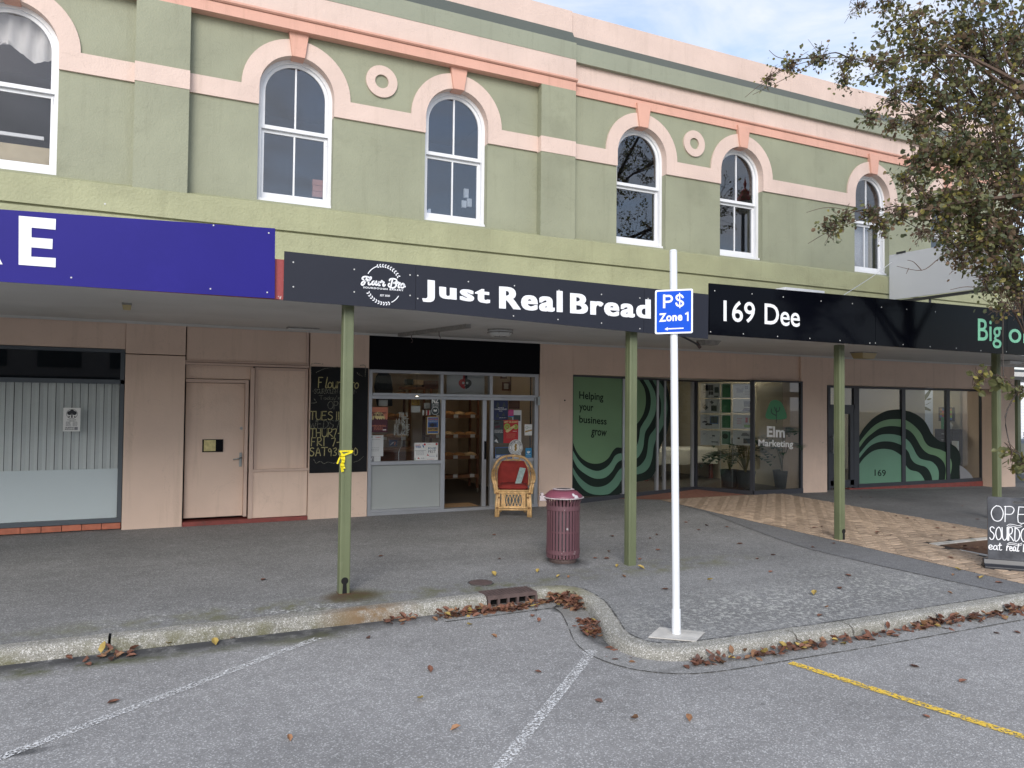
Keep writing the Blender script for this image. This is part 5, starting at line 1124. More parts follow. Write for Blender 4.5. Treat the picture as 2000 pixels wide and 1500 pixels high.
for l in ([(120, 200), (120, 70), (270, 72)], [(740, 90), (805, 95), (803, 230)], [(180, 180), (290, 130), (460, 110)], [(700, 180), (715, 200), (740, 220)], [(730, 195), (745, 215), (775, 230)], [(150, 1290), (180, 1335), (230, 1310), (280, 1340), (330, 1320), (400, 1335), (450, 1320)], [(660, 1320), (720, 1300), (780, 1250)], [(120, 570), (180, 560), (150, 510), (185, 560)]):
    mb = MB(); ribbon(mb, [cb(*p) for p in smooth_line(l, 3)], .010, nY); mb.build('chalk_stroke', 'chalk_faint', t)

# ---- posters and notices
def poster(name, label, rect, base, prints, y=.046, cat='poster', scale=(7.69, 715, 715), quad=None):
    s_, ox, oy = scale; u0, v0, u1, v1 = rect; A = at(ox+u0/s_, oy+v0/s_, y); Bp = at(ox+u1/s_, oy+v1/s_, y)
    W_, H_ = Bp.x-A.x, A.z-Bp.z; o = Vector((A.x, y, Bp.z)); mats = [base]; mb = MB(); mb.box(0, W_, -.0015, .0, 0, H_)
    def mi(m):
        if m not in mats: mats.append(m)
        return mats.index(m)
    for k, p in enumerate(prints):
        yy_ = -.0022-.0002*k
        if p[0] == 'r': mb.quad(*[(W_*a, yy_, H_*b) for a, b in ((p[1], p[2]), (p[3], p[2]), (p[3], p[4]), (p[1], p[4]))], mi=mi(p[5]))
        elif p[0] == 't': text_quad(mb, p[1], (W_*p[2], yy_, H_*p[5]), (W_*p[4], yy_, H_*p[5]), (W_*p[2], yy_, H_*p[3]), p[7] if len(p) > 7 else .01, mi=mi(p[6]), res=1)
        elif p[0] == 'c': disc(mb, (W_*p[1], yy_, H_*p[2]), W_*p[3], (1, 0, 0), (0, 0, 1), 18, mi(p[4]), W_*(p[5] if len(p) > 5 else 0))
        elif p[0] == 'p': mb.add([(W_*a, yy_, H_*b) for a, b in p[1]], [tuple(range(len(p[1])))], mi(p[2]))
        elif p[0] == 'l':                   # lines of small print
            rnd = random.Random(k*7+len(label))
            for i in range(p[5]):
                zz = p[4]-(p[4]-p[2])*(i+.5)/p[5]; x = p[1]
                while x < p[3]-.02:
                    w_ = rnd.uniform(.05, .16); x2 = min(p[3], x+w_); mb.quad(*[(W_*a, yy_, H_*b) for a, b in ((x, zz-.008), (x2, zz-.008), (x2, zz+.008), (x, zz+.008))], mi=mi(p[6])); x = x2+.025
    ob = mb.build(name, mats, None); ob.location = o; return tag(ob, label, cat)
crowd = [(0, .25), (0, .50), (.06, .52), (.1, .46), (.15, .53), (.2, .48), (.26, .56), (.29, .66), (.32, .56), (.38, .54), (.44, .50), (.5, .56), (.56, .50), (.62, .54), (.68, .50), (.74, .57), (.8, .50), (.86, .55), (.92, .49), (1, .54), (1, .25)]
poster('poster', 'coral and plum poster of a crowd reading Great Western Murder Invercargill', (50, 615, 320, 992), 'poster_coral', [('r', 0, 0, 1, .30, 'poster_plum'), ('c', .5, .56, .34, 'poster_yellow'), ('p', crowd, 'poster_plum'), ('t', 'GREAT WESTERN', .08, .74, .92, .80, 'poster_plum', .04), ('t', 'MURDER', .2, .64, .8, .73, 'poster_plum', .05), ('t', 'INVERCARGILL', .06, .22, .94, .29, 'poster_coral', .03), ('l', .25, .08, .75, .2, 3, 'poster_coral'), ('r', .74, .07, .92, .11, 'paper')])
poster('notice', 'white handwritten notice with a green dot below the coral poster', (42, 1040, 256, 1352), 'paper_b', [('c', .2, .92, .05, 'elm_green'), ('t', 'FAMILY', .46, .88, .84, .93, 'poster_red', .02), ('l', .2, .78, .8, .82, 1, 'grey_ink'), ('p', [(.1, .3), (.14, .36), (.2, .3), (.16, .25)], 'grey_ink'), ('l', .1, .22, .7, .44, 3, 'grey_ink')], cat='notice')
poster('leaflet', 'small half hidden leaflet at the bottom left corner of the bakery window', (40, 1358, 216, 1450), 'paper_b', [('r', .0, 0, .45, 1, 'grey_ink'), ('l', .5, .3, .95, .8, 3, 'grey_ink'), ('p', [(.1, .0), (.2, .6), (.35, 1), (.25, .5), (.2, 0)], 'paper')], cat='leaflet')
poster('sticker', 'dark shield sticker reading NZ Grown Grains at the window top corner', (972, 470, 1105, 735), 'slate', [('t', 'NZ', .12, .66, .88, .95, 'paper', .05), ('t', 'GROWN', .14, .53, .86, .62, 'paper_b', .02), ('t', 'GRAINS', .14, .42, .86, .51, 'paper_b', .02), ('c', .5, .24, .42, 'paper_b', .37), ('c', .5, .24, .36, 'slate'), ('p', [(.3, .22), (.5, .18), (.7, .22), (.66, .34), (.5, .28), (.34, .34)], 'paper')], cat='sticker')
poster('poster', 'blue and orange framed poster to the right of the neon words', (912, 757, 1095, 1022), 'poster_gold', [('r', .05, .04, .95, .97, 'paper_b'), ('r', .08, .06, .92, .95, 'poster_blue'), ('t', 'RAPTURE', .12, .80, .88, .88, 'poster_coral', .04), ('l', .12, .68, .88, .78, 2, 'paper_b'), ('r', .2, .42, .8, .62, 'poster_navy'), ('c', .45, .52, .16, 'ink'), ('r', .1, .16, .9, .38, 'poster_gold'), ('t', 'RAPTURE', .14, .24, .86, .34, 'poster_navy', .05), ('l', .14, .08, .86, .2, 2, 'poster_navy')])
poster('poster', 'white food week poster with red heart, left one of the taped pair', (725, 1152, 898, 1412), 'paper', [('t', 'FOOD', .12, .80, .5, .9, 'poster_red', .02), ('t', 'WEEK', .1, .70, .58, .82, 'poster_blue', .03), ('c', .88, .9, .09, 'poster_red'), ('p', [(.68, .86), (.74, .9), (.82, .78), (.84, .7), (.74, .74)], 'poster_blue'), ('r', .03, .54, .97, .56, 'grey_ink'), ('l', .16, .28, .84, .54, 5, 'grey_ink'), ('p', [(.24, .1), (.36, .14), (.34, .2), (.44, .1), (.52, .06), (.4, .08)], 'poster_red'), ('t', 'FOOD', .6, .08, .86, .14, 'ink', .02), ('p', [(.04, .02), (.1, .04), (.08, .16), (.05, .14)], 'elm_green')])
poster('poster', 'white Food Fest poster, right one of the taped pair', (903, 1152, 1078, 1412), 'paper', [('l', .1, .88, .4, .96, 1, 'poster_gold'), ('c', .87, .92, .09, 'poster_red'), ('t', 'FOOD', .18, .60, .84, .74, 'poster_sky', .0), ('t', 'FEST', .18, .42, .82, .57, 'ink', .0), ('t', 'FOOD', .2, .615, .86, .755, 'ink', -.01), ('p', [(.04, .28), (.12, .32), (.1, .4), (.2, .3), (.28, .28), (.16, .26)], 'poster_red'), ('l', .26, .2, .74, .26, 1, 'poster_blue'), ('p', [(.85, .16), (.9, .38), (.94, .2)], 'grey_ink'), ('l', .1, .04, .7, .09, 1, 'poster_red')])
poster('flyer', 'pale sketch card hanging in the window above the bread', (678, 600, 812, 697), 'paper_b', [('l', .15, .3, .8, .7, 2, 'grey_ink')], y=.09, cat='flyer')
poster('flyer', 'brown paper print hanging highest behind the bakery window', (685, 470, 803, 590), 'poster_gold', [('c', .5, .5, .3, 'wood_shelf', .24)], y=.3, cat='flyer')
poster('flyer', 'white paper tucked at an angle behind the bakery window', (190, 505, 325, 600), 'paper_b', [], y=.3, cat='flyer')
poster('flyer', 'dim flyer printed in grey just left of the shield sticker', (870, 555, 960, 640), 'paper_b', [('l', .1, .2, .9, .8, 3, 'grey_ink')], y=.2, cat='flyer')
poster('flag', 'red and white striped card below the shield sticker', (845, 662, 965, 738), 'paper', [('r', .6, 0, .85, 1, 'poster_red'), ('r', .2, 0, .45, 1, 'wood_dark')], y=.06, cat='card')
poster('sign_card', 'small navy card with an orange figure on the bakery counter', (345, 1108, 470, 1205), 'poster_navy', [('p', [(.1, .2), (.5, .7), (.55, .6), (.15, .15)], 'paper_b'), ('p', [(.6, .1), (.66, .8), (.8, .5)], 'poster_coral')], y=.4, cat='card')
sR = (7.89, 940, 720)
poster('poster', 'navy championship poster at the top of the sliding door pane', (188, 455, 408, 792), 'poster_navy', [('l', .2, .88, .8, .95, 1, 'paper_b'), ('p', [(.15, .6), (.3, .85), (.42, .7), (.32, .56)], 'slate'), ('p', [(.6, .6), (.72, .85), (.86, .62)], 'slate'), ('t', 'WORLD', .3, .54, .72, .59, 'paper_b', .02), ('t', 'CHAMPIONSHIPS', .06, .46, .94, .53, 'paper_b', .02), ('t', 'TOUR', .38, .38, .62, .44, 'paper_b', .02), ('p', [(.15, .12), (.3, .36), (.4, .14)], 'slate'), ('p', [(.55, .18), (.7, .36), (.8, .2)], 'slate'), ('l', .4, .08, .9, .13, 1, 'paper_b')], scale=sR)
poster('poster', 'bright red Left or Right poster with two green circles', (345, 790, 567, 1145), 'poster_red', [('t', 'LEFT OR RIGHT', .03, .87, .97, .96, 'poster_yellow', .04), ('c', .24, .70, .21, 'poster_green'), ('c', .24, .70, .12, 'poster_red', .08), ('c', .82, .70, .16, 'poster_green'), ('c', .82, .70, .08, 'poster_red', .05), ('p', [(.12, .52), (.3, .62), (.72, .78), (.78, .70), (.3, .46), (.2, .46)], 'poster_yellow'), ('l', .25, .52, .7, .70, 1, 'ink'), ('l', .2, .2, .8, .42, 5, 'poster_coral'), ('l', .62, .49, .9, .53, 1, 'paper')], y=.042, scale=sR)
poster('poster', 'grey photo collage poster partly under the red poster', (188, 800, 345, 1150), 'slate', [('p', [(.05, .9), (.5, .95), (.5, .85), (.1, .82)], 'ink'), ('p', [(.1, .75), (.6, .8), (.65, .7), (.15, .66)], 'poster_plum'), ('p', [(.0, .35), (.1, .4), (.55, .2), (.45, .12)], 'ink'), ('l', .1, .45, .9, .6, 4, 'paper_b'), ('p', [(.1, .1), (.5, .0), (.3, .2)], 'paper_b')], scale=sR)
poster('backing_sheet', 'pale grey sheet behind the red poster in the door pane', (480, 640, 612, 1395), 'paper_b', [('r', .1, .78, .9, .9, 'slate')], y=.052, cat='sheet', scale=sR)
poster('poster', 'slate blue Left or Right poster at the foot of the door pane', (215, 1212, 475, 1392), 'poster_blue', [('r', .02, .4, .9, .95, 'slate'), ('t', 'LEFT OR RIGHT', .04, .12, .96, .32, 'paper', .04)], scale=sR)
poster('sticker', 'small bright pink sticker beside the navy poster', (417, 632, 497, 748), 'poster_pink', [('r', 0, 0, 1, .16, 'poster_sky'), ('l', .15, .25, .85, .9, 4, 'paper_b')], cat='sticker', scale=sR)
poster('sticker', 'white rectangular sticker with a gold band at right of the door pane', (668, 858, 782, 1028), 'paper', [('p', [(.08, .26), (.98, .42), (.98, .54), (.08, .40)], 'poster_gold'), ('l', .3, .66, .9, .76, 1, 'elm_green'), ('c', .3, .72, .18, 'elm_green', .15), ('l', .4, .08, .8, .14, 1, 'elm_green')], cat='sticker', scale=sR)
poster('sticker', 'bright blue square sticker at the lower right of the door pane', (680, 1222, 775, 1388), 'poster_sky', [('p', [(.25, .55), (.5, .48), (.75, .58), (.78, .75), (.6, .66), (.5, .76), (.4, .66), (.24, .74)], 'paper'), ('t', 'welcome', .15, .34, .85, .42, 'paper', .02), ('l', .2, .2, .8, .26, 1, 'paper_b')], cat='sticker', scale=sR)
poster('flyer', 'dark brown chalk style flyer above the pink sticker', (425, 470, 590, 620), 'wood_dark', [('l', .1, .1, .9, .9, 4, 'grey_ink')], y=.2, cat='flyer', scale=sR)
# round sticker
A = at(940+530/7.89, 720+1215/7.89, .040); rS = (at(940+640/7.89, 900, .04)-at(940+420/7.89, 900, .04)).x/2; mb = MB()
X3, Z3 = (1, 0, 0), (0, 0, 1)
disc(mb, A, rS, X3, Z3, 28, 0); disc(mb, A+Vector((0, -.0006, 0)), rS*.93, X3, Z3, 28, 1, rS*.88); disc(mb, A+Vector((0, -.0006, 0)), rS*.60, X3, Z3, 28, 1, rS*.56)
for i, ch in enumerate('SUPPORT LOCAL'):
    if ch == ' ': continue
    a_ = R(160-i*140/12); e_ = Vector((math.sin(a_), 0, -math.cos(a_))); u_ = Vector((math.cos(a_), 0, math.sin(a_))); text_h(mb, ch, A+u_*rS*.65+Vector((0, -.001, 0)), e_, rS*.2, .03, mi=1, center=True, up=u_, res=1)
for i in range(16):
    a_ = R(200+i*140/15); u_ = Vector((math.cos(a_), 0, math.sin(a_))); disc(mb, A+u_*rS*.74+Vector((0, -.001, 0)), rS*.05, X3, Z3, 6, 1)
for k in range(4): disc(mb, A+Vector((.004*(-1)**k, -.001, rS*(.32-.2*k))), rS*.16, X3, Z3, 10, 2)
tag(mb.build('sticker', ['paper', 'ink', 'poster_gold']), 'round white Support Local sticker on the sliding door pane', 'sticker')
# neon-style words
t = thing('word_sign', 'white tube lettering sign reading This Must Be The Place with dangling cord', 'sign', at(790, 820, .12)); mb = MB()
w5 = lambda a, b: at(715+a/7.69, 715+b/7.69, .12)
for s, u0, u1, v0, v1 in (('THIS', 490, 630, 700, 768), ('MUST', 452, 640, 790, 862), ('BE THE', 425, 665, 880, 950), ('PLACE', 425, 655, 968, 1035)):
    x = 0; tot = sum({' ': .4}.get(c_, .75) for c_ in s)
    for c_ in s:
        for st in ({'M': [[(0, 0), (.08, 1), (.35, .2), (.6, 1), (.68, 0)]], 'L': [[(.1, 1), (.08, 0), (.55, .03)]], 'C': [[(.55, .85), (.35, 1), (.08, .7), (.05, .3), (.3, 0), (.55, .12)]]}.get(c_) or ST.get(c_, [])):
            ribbon(mb, [w5(u0+(u1-u0)*(x+p[0])/tot, v1-(v1-v0)*p[1]) for p in st], .011, nY)
        x += {' ': .4}.get(c_, .75)
mb.build('lettering', 'paper', t); MB().tube([w5(*p) for p in smooth_line([(535, 1040), (540, 1120), (525, 1200), (490, 1300), (492, 1440)], 4)], .004, 5).build('cord', 'paper_b', t)
# notice in the left window
poster('notice', 'white notice with a round tree emblem in the left shop window', (665, 88, 838, 335), 'paper', [('c', .5, .74, .33, 'ink', .31), ('c', .36, .78, .14, 'ink'), ('c', .64, .78, .14, 'ink'), ('c', .5, .84, .14, 'ink'), ('p', [(.45, .58), (.47, .74), (.53, .74), (.55, .58)], 'ink'), ('p', [(.26, .62), (.38, .66), (.36, .58)], 'ink'), ('p', [(.74, .62), (.62, .66), (.64, .58)], 'ink'), ('t', 'BROUGHT TOGETHER', .25, .475, .75, .51, 'ink', .02), ('t', 'OPENING', .32, .425, .68, .46, 'ink', .02), ('l', .16, .22, .44, .42, 6, 'grey_ink'), ('l', .56, .22, .84, .42, 6, 'grey_ink'), ('t', 'CALL RECEPTION', .12, .14, .62, .19, 'ink', .03), ('t', 'RECEPTION LINE', .12, .07, .62, .12, 'ink', .03), ('r', .66, .06, .86, .19, 'grey_ink')], y=.05, cat='notice', scale=(5.358, 0, 780))

# ================================================================== SHOP INTERIORS
RB = MB(); RB.box(2.6, 6.2, 4.6, 4.7, -.1, 2.75).box(2.55, 2.62, .31, 4.6, -.1, 2.75).box(6.15, 6.22, .31, 4.6, -.1, 2.75); RB.build('bakery_walls', 'wall_cream', B)
MB().box(2.62, 6.15, .1, 4.6, -.05, .025).build('bakery_floor', 'floor_dark', B); MB().box(2.62, 6.15, .31, 4.6, 2.7, 2.75).build('bakery_ceiling', 'ceil', B)
for (xx, yy_) in ((3.9, 1.7), (5.1, 1.5)):  # fill tubes added only to brighten the dark bakery room
    t = thing('ceiling_tube', 'warm fill tube added to brighten the bakery', 'ceiling light', (xx, yy_, 2.66), 0, 'added bakery fill tubes'); MB().box(xx-.45, xx+.45, yy_-.05, yy_+.05, 2.64, 2.69).build('tube', 'fill_warm', t)
tag(MB().box(xb+.02, xc-.02, .12, .62, .026, .04).build('door_mat', 'mat_jute'), 'tan door mat just inside the open bakery doorway', 'mat')
def rack(label, x0, x1, y, zs, depth=.4, h=2.0):
    t = thing('bread_rack', label, 'rack', ((x0+x1)/2, y, .03))
    for z in zs: MB().box(x0, x1, y-depth/2, y+depth/2, z-.02, z).box(x0, x1, y-depth/2-.012, y-depth/2, z-.04, z+.02).build('shelf', 'wood_shelf', t)
    for sx_ in (x0, x1-.04):
        for yy_ in (y-depth/2, y+depth/2-.04): MB().box(sx_, sx_+.04, yy_, yy_+.04, .12, h).build('upright', 'wood_dark', t)
    for z in zs:
        for k in range(3): xx = x0+.12+(x1-x0-.2)*k/2.3; MB().box(xx, xx+.09, y-depth/2-.016, y-depth/2-.013, z-.03, z+.035).build('price_card', 'paper_b', t)
    for sx_ in (x0+.02, x1-.02): MB().tube([(sx_-.012, y-depth/2+.02, .075), (sx_+.012, y-depth/2+.02, .075)], .045, 12).build('castor', 'steel', t)
    return t
loaf0 = None
def loaf(x, y, z, r, m, rot, grp='bread loaves on the racks'):
    mb = MB(); prof = [(0, .0), (r*.75, .0), (r, r*.3), (r*.85, r*.62), (r*.45, r*.82), (0, r*.86)]; mb.lathe(prof, 12); mb.v = [(a*1.35, b*.85, c) for a, b, c in mb.v]
    o = mb.build('bread_loaf', m, None, smooth=True); o.location = (x, y, z); o.rotation_euler = (0, 0, rot); return o
da = at2(866, 850, (3, 2.2), (6, 2.2)).x; db = at2(925, 850, (3, 2.2), (6, 2.2)).x
dA, dB = at(866, 850, 2.2).x, at(927, 850, 2.2).x
rack('dark wooden bread rack on castors seen through the bakery doorway', dA-.35, dB, 2.2, (.36, .72, 1.12, 1.50, 1.9), .45, 2.05)
rack('wooden shelf of loaves behind the main bakery window', 3.35, dA-.5, 2.9, (.6, 1.05, 1.45, 1.85), .4, 2.0)
k = 0
for (x0, x1, y, zs) in ((dA-.3, dB-.05, 2.1, (.72, 1.12, 1.50)), (3.45, dA-.55, 2.85, (1.05, 1.45, 1.85))):
    for z in zs:
        n = 4 if x1-x0 > .8 else 3
        for i in range(n):
            o = loaf(x0+(x1-x0)*(i+.5)/n, y-.05, z+.002, random.uniform(.085, .115), 'bread' if (i+k) % 3 else 'bread_pale', random.uniform(-.5, .5)); k += 1
            tag(o, ('golden crusty loaf' if (i+k-1) % 3 else 'pale floury loaf')+(' on the castor rack seen through the bakery doorway' if x0 > 4 else ' on the shelves behind the main bakery window'), 'bread', 'bread loaves on the racks')
t = thing('counter', 'low dark wooden counter inside the bakery window', 'counter', (3.9, 1.0, .03)); MB().box(3.0, 4.35, .7, 1.25, .03, .93).build('body', 'wood_dark', t); MB().box(2.97, 4.38, .66, 1.28, .93, .97).build('top', 'wood_shelf', t)
for k in range(3): MB().box(3.0, 4.35, .685, .70, .15+.26*k, .17+.26*k).build('rail', 'lamp_body', t)
jk = lambda a, b, y=1.6: at(715+a/7.69, 715+b/7.69, y)
mb = MB().slab([jk(*p) for p in ((200, 100), (265, 85), (330, 95), (375, 140), (405, 330), (400, 600), (180, 600), (135, 320), (165, 150))], (0, 1, 0), .09); tag(mb.build('jacket', 'jacket', bevel=.02), 'black jacket hanging behind the bakery fanlight', 'jacket')
mb = MB(); a = jk(520, 285); b = jk(850, 315); mb.box(a.x, b.x, 1.5, 1.7, b.z-.05, b.z); tag(mb.build('wall_shelf', 'wood_shelf'), 'small shelf with boxes high inside the bakery', 'shelf')
for (u0, u1, v0, v1, m, nm) in ((590, 690, 195, 285, 'slate', 'tin'), (700, 840, 210, 285, 'bread_pale', 'carton'), (850, 1065, 220, 345, 'wood_dark', 'crate')):
    a = jk(u0, v0); b = jk(u1, v1); tag(MB().box(a.x, b.x, 1.52, 1.66, b.z+.002, a.z).build(nm, m, bevel=.004), {'tin': 'dark tin at the left end of the high bakery shelf', 'carton': 'tan carton in the middle of the high bakery shelf', 'crate': 'olive brown crate at the right of the high bakery shelf'}[nm], nm)
c = jk(760, 460, .9); t = thing('pendant_bulb', 'small lit bulb hanging inside the bakery window', 'lamp', c); MB().lathe([(0, -.02), (.014, -.012), (.018, 0), (.012, .014), (0, .018)], 10, c).build('bulb', 'bulb', t); MB().tube([c+Vector((0, 0, .018)), c+Vector((0, 0, .5))], .003, 5).build('cord', 'ink', t)
# banner behind the middle fanlight
a, b = at(873, 726, .25), at(946, 764, .25); mb = MB(); mb.box(a.x, b.x, .25, .254, b.z-.1, a.z+.05); bc = at(908.5, 748, .247)
Rr = .125
for s, m in ((-1, 1), (1, 2)):
    ribbon(mb, [bc+Vector((s*(.012+Rr*.55*(1-math.cos(R(q)))/1.0), 0, .12-.0+Rr*.9*-math.sin(R(q))*1.25)) for q in range(0, 91, 15)]+[bc+Vector((s*(.075-.06*k_), 0, -.045-.03*k_)) for k_ in (.3, .7, 1)], .05, nY, m)
    disc(mb, bc+Vector((s*.055, -.001, .0)), .062, X3, Z3, 16, m); disc(mb, bc+Vector((s*.035, -.002, .0)), .022, X3, Z3, 12, 0)
tag(mb.build('banner', ['hoarding', 'poster_red', 'ink']), 'pale banner with a red and black curled emblem behind the middle fanlight', 'banner')
for (u0, v0, u1, v1, lb) in ((325, 205, 435, 340, 'dark framed certificate low in the right fanlight'), (455, 110, 535, 345, 'tall narrow dark frame in the right fanlight'), (300, 80, 390, 155, 'small pale frame at the top of the right fanlight')):
    a = at(940+u0/7.89, 720+v0/7.89, 1.8); b = at(940+u1/7.89, 720+v1/7.89, 1.8); t = thing('picture_frame', lb, 'picture frame', (a.x, 1.8, b.z)); MB().box(a.x, b.x, 1.79, 1.82, b.z, a.z).build('frame', 'wood_dark', t); MB().box(a.x+.03, b.x-.03, 1.785, 1.79, b.z+.03, a.z-.03).build('print', 'paper_b', t)

# marketing office
MB().box(6.5, 12.3, 5.5, 5.6, -.1, 2.75).box(12.0, 12.1, .46, 5.5, -.1, 2.75).box(6.4, 6.5, .31, 5.5, -.1, 2.75).box(10.9, 11.0, 3.4, 5.5, -.1, 2.75).build('office_walls', 'wall_beige', B)
MB().flat([(6.5, .08), (10.02, 1.02), (10.56, -.05), (12.0, -.05), (12.0, 5.5), (6.5, 5.5)], .03).build('office_floor', 'floor_dark', B)
MB().flat([(6.5, .2), (12.0, .2), (12.0, 5.5), (6.5, 5.5)], 2.70).build('office_ceiling', 'ceil', B)
for (xx, yy_) in ((9.3, 2.3), (11.2, 1.4)):
    t = thing('ceiling_tube', 'lit ceiling tube inside the marketing office', 'ceiling light', (xx, yy_, 2.66), 0, 'office ceiling tubes'); MB().box(xx-.6, xx+.6, yy_-.06, yy_+.06, 2.64, 2.69).build('tube', 'tube_lit', t)
t = thing('table', 'long red legged table under a white cloth inside the marketing office', 'table', (11.0, 2.9, .03)); MB().box(9.9, 13.0-1.1, 2.6, 3.3, .72, .75).build('top', 'wood_shelf', t)
for x_, y_ in ((9.95, 2.65), (11.8, 2.65), (9.95, 3.2), (11.8, 3.2)): MB().box(x_, x_+.07, y_, y_+.07, .03, .72).build('leg', 'red_step', t)
mb = MB(); n = 30; rows = [(2.57, .76), (2.56, .70), (2.55, .55), (2.545, .40)]
for j, (yy_, zz) in enumerate([(3.32, .757), (2.57, .757)]+rows[1:]):
    for i in range(n+1): x_ = 9.86+2.08*i/n; mb.v.append((x_, yy_+(.018*math.sin(i*1.9) if j > 1 else 0), zz-(.02*math.sin(i*.5) if j == 4 else 0)))
mb.f = [(j*(n+1)+i, j*(n+1)+i+1, (j+1)*(n+1)+i+1, (j+1)*(n+1)+i) for j in range(4) for i in range(n)]; mb.m = [0]*len(mb.f)
tag(mb.build('tablecloth', 'cloth_white', smooth=True), 'white cloth hanging over the front of the office table', 'tablecloth')
# hanging sheets in the splayed pane
fh = lambda a, b: at2(1300+a/6.0, 730+b/6.0, C_, D_, 0)
dirCD = Vector((D_[0]-C_[0], D_[1]-C_[1], 0)).normalized(); nCD = Vector((dirCD.y, -dirCD.x, 0)); nCD = nCD if nCD.y < 0 or nCD.x < 0 else -nCD
cols = ((402, 630), (645, 762), (782, 1012)); rws = ((112, 285), (295, 460), (478, 642), (662, 832))
lab = [['grey sheet of dark photo tiles, top left of the hanging sheets', 'green sheet at the top of the narrow middle column', 'grey layout sheet at the top right of the hanging sheets'], ['sheet with tilted folder pictures, second row left', 'green sheet second down in the narrow middle column', 'sheet with barcode pattern and van, second row right'], ['sheet with cars and a monitor picture, third row left', 'green framed sheet third down in the middle column', 'sheet with red and yellow package pictures, third row right'], ['mostly blank sheet with one small dark logo, bottom left', 'dark green framed sheet at the bottom of the middle column', 'sheet with a drawn car outline, bottom right of the hanging sheets']]
hp = [[[('r', .16, .5, .66, .88, 'ink'), ('r', .72, .36, .94, .74, 'slate'), ('r', .42, .22, .66, .46, 'ink'), ('r', .15, .36, .28, .42, 'grey_ink'), ('r', .7, .08, .92, .16, 'ink')], [('r', .1, .05, .9, .95, 'elm_green'), ('l', .2, .7, .8, .8, 1, 'vinyl_dark')], [('r', .18, .36, .52, .66, 'grey_ink'), ('r', .62, .6, .78, .84, 'grey_ink'), ('l', .1, .78, .4, .9, 1, 'grey_ink'), ('l', .62, .2, .92, .5, 3, 'grey_ink')]],
      [[('p', [(.1, .4), (.24, .62), (.42, .4), (.26, .2)], 'slate'), ('p', [(.46, .8), (.58, .9), (.7, .74), (.58, .64)], 'slate'), ('r', .55, .16, .84, .54, 'vinyl_dark')], [('r', .04, .03, .96, .97, 'elm_green')], [('r', .56, .46, .92, .86, 'slate'), ('p', [(.48, .16), (.56, .34), (.8, .36), (.94, .24), (.92, .12)], 'poster_navy')]],
      [[('r', .48, .36, .92, .9, 'poster_blue'), ('r', .52, .42, .88, .86, 'slate'), ('p', [(.08, .48), (.2, .58), (.36, .5), (.36, .44), (.1, .42)], 'ink'), ('p', [(.24, .32), (.36, .42), (.6, .34), (.6, .26), (.26, .24)], 'ink'), ('l', .16, .7, .36, .82, 2, 'grey_ink')], [('r', .08, .06, .92, .94, 'elm_green')], [('r', .64, .45, .76, .8, 'poster_red'), ('r', .8, .4, .92, .8, 'poster_yellow'), ('r', .58, .1, .94, .3, 'poster_green'), ('l', .2, .3, .48, .78, 4, 'poster_red')]],
      [[('r', .6, .6, .74, .7, 'ink'), ('l', .12, .7, .3, .82, 2, 'grey_ink'), ('r', .56, .2, .9, .26, 'ink'), ('l', .48, .46, .64, .54, 1, 'grey_ink')], [('r', .08, .06, .92, .94, 'vinyl_g3'), ('c', .4, .6, .3, 'vinyl_dark')], [('p', [(.42, .66), (.5, .84), (.7, .86), (.84, .7), (.84, .64), (.44, .62)], 'grey_ink'), ('r', .24, .4, .36, .52, 'ink'), ('r', .54, .12, .92, .46, 'slate')]]]
for rI, (v0, v1) in enumerate(rws):
    for cI, (u0, u1) in enumerate(cols):
        P00, P10, P01 = fh(u0, v1), fh(u1, v1), fh(u0, v0); mats = ['paper_b' if cI != 1 else 'paper']; mb = MB(); off = -nCD*.03
        P00 = P00+off; P10 = P10+off; P01 = P01+off; ux = P10-P00; ux.z = 0; uz = Vector((0, 0, P01.z-P00.z))
        def Q(a, b, e): return P00+ux*a+uz*b+nCD*e
        mb.slab([Q(0, 0, 0), Q(1, 0, 0), Q(1, 1, 0), Q(0, 1, 0)], -nCD, .002)
        for kk, p in enumerate(hp[rI][cI]):
            m_ = p[-1]
            if m_ not in mats: mats.append(m_)
            e = .0012+.0003*kk; mi_ = mats.index(m_)
            if p[0] == 'r': mb.quad(Q(p[1], p[2], e), Q(p[3], p[2], e), Q(p[3], p[4], e), Q(p[1], p[4], e), mi_)
            elif p[0] == 'p': mb.add([Q(a, b, e) for a, b in p[1]], [tuple(range(len(p[1])))], mi_)
            elif p[0] == 'c': mb.add([Q(p[1]+p[3]*math.cos(R(a)), p[2]+p[3]*.6*math.sin(R(a)), e) for a in range(0, 360, 24)], [tuple(range(15))], mi_)
            elif p[0] == 'l':
                for i in range(p[5]): zz = p[4]-(p[4]-p[2])*(i+.5)/p[5]; mb.quad(Q(p[1], zz-.012, e), Q(p[3]-.06*(i % 2), zz-.012, e), Q(p[3]-.06*(i % 2), zz+.012, e), Q(p[1], zz+.012, e), mi_)
        tag(mb.build('display_sheet', mats), lab[rI][cI], 'display sheet')
for u in (637, 773):
    tag(MB().tube([fh(u, 105)-nCD*.03, fh(u, 1335)-nCD*.03], .003, 5).build('hanging_wire', 'steel'), 'thin steel wire holding the display sheets, %s one' % ('left' if u < 700 else 'right'), 'wire')
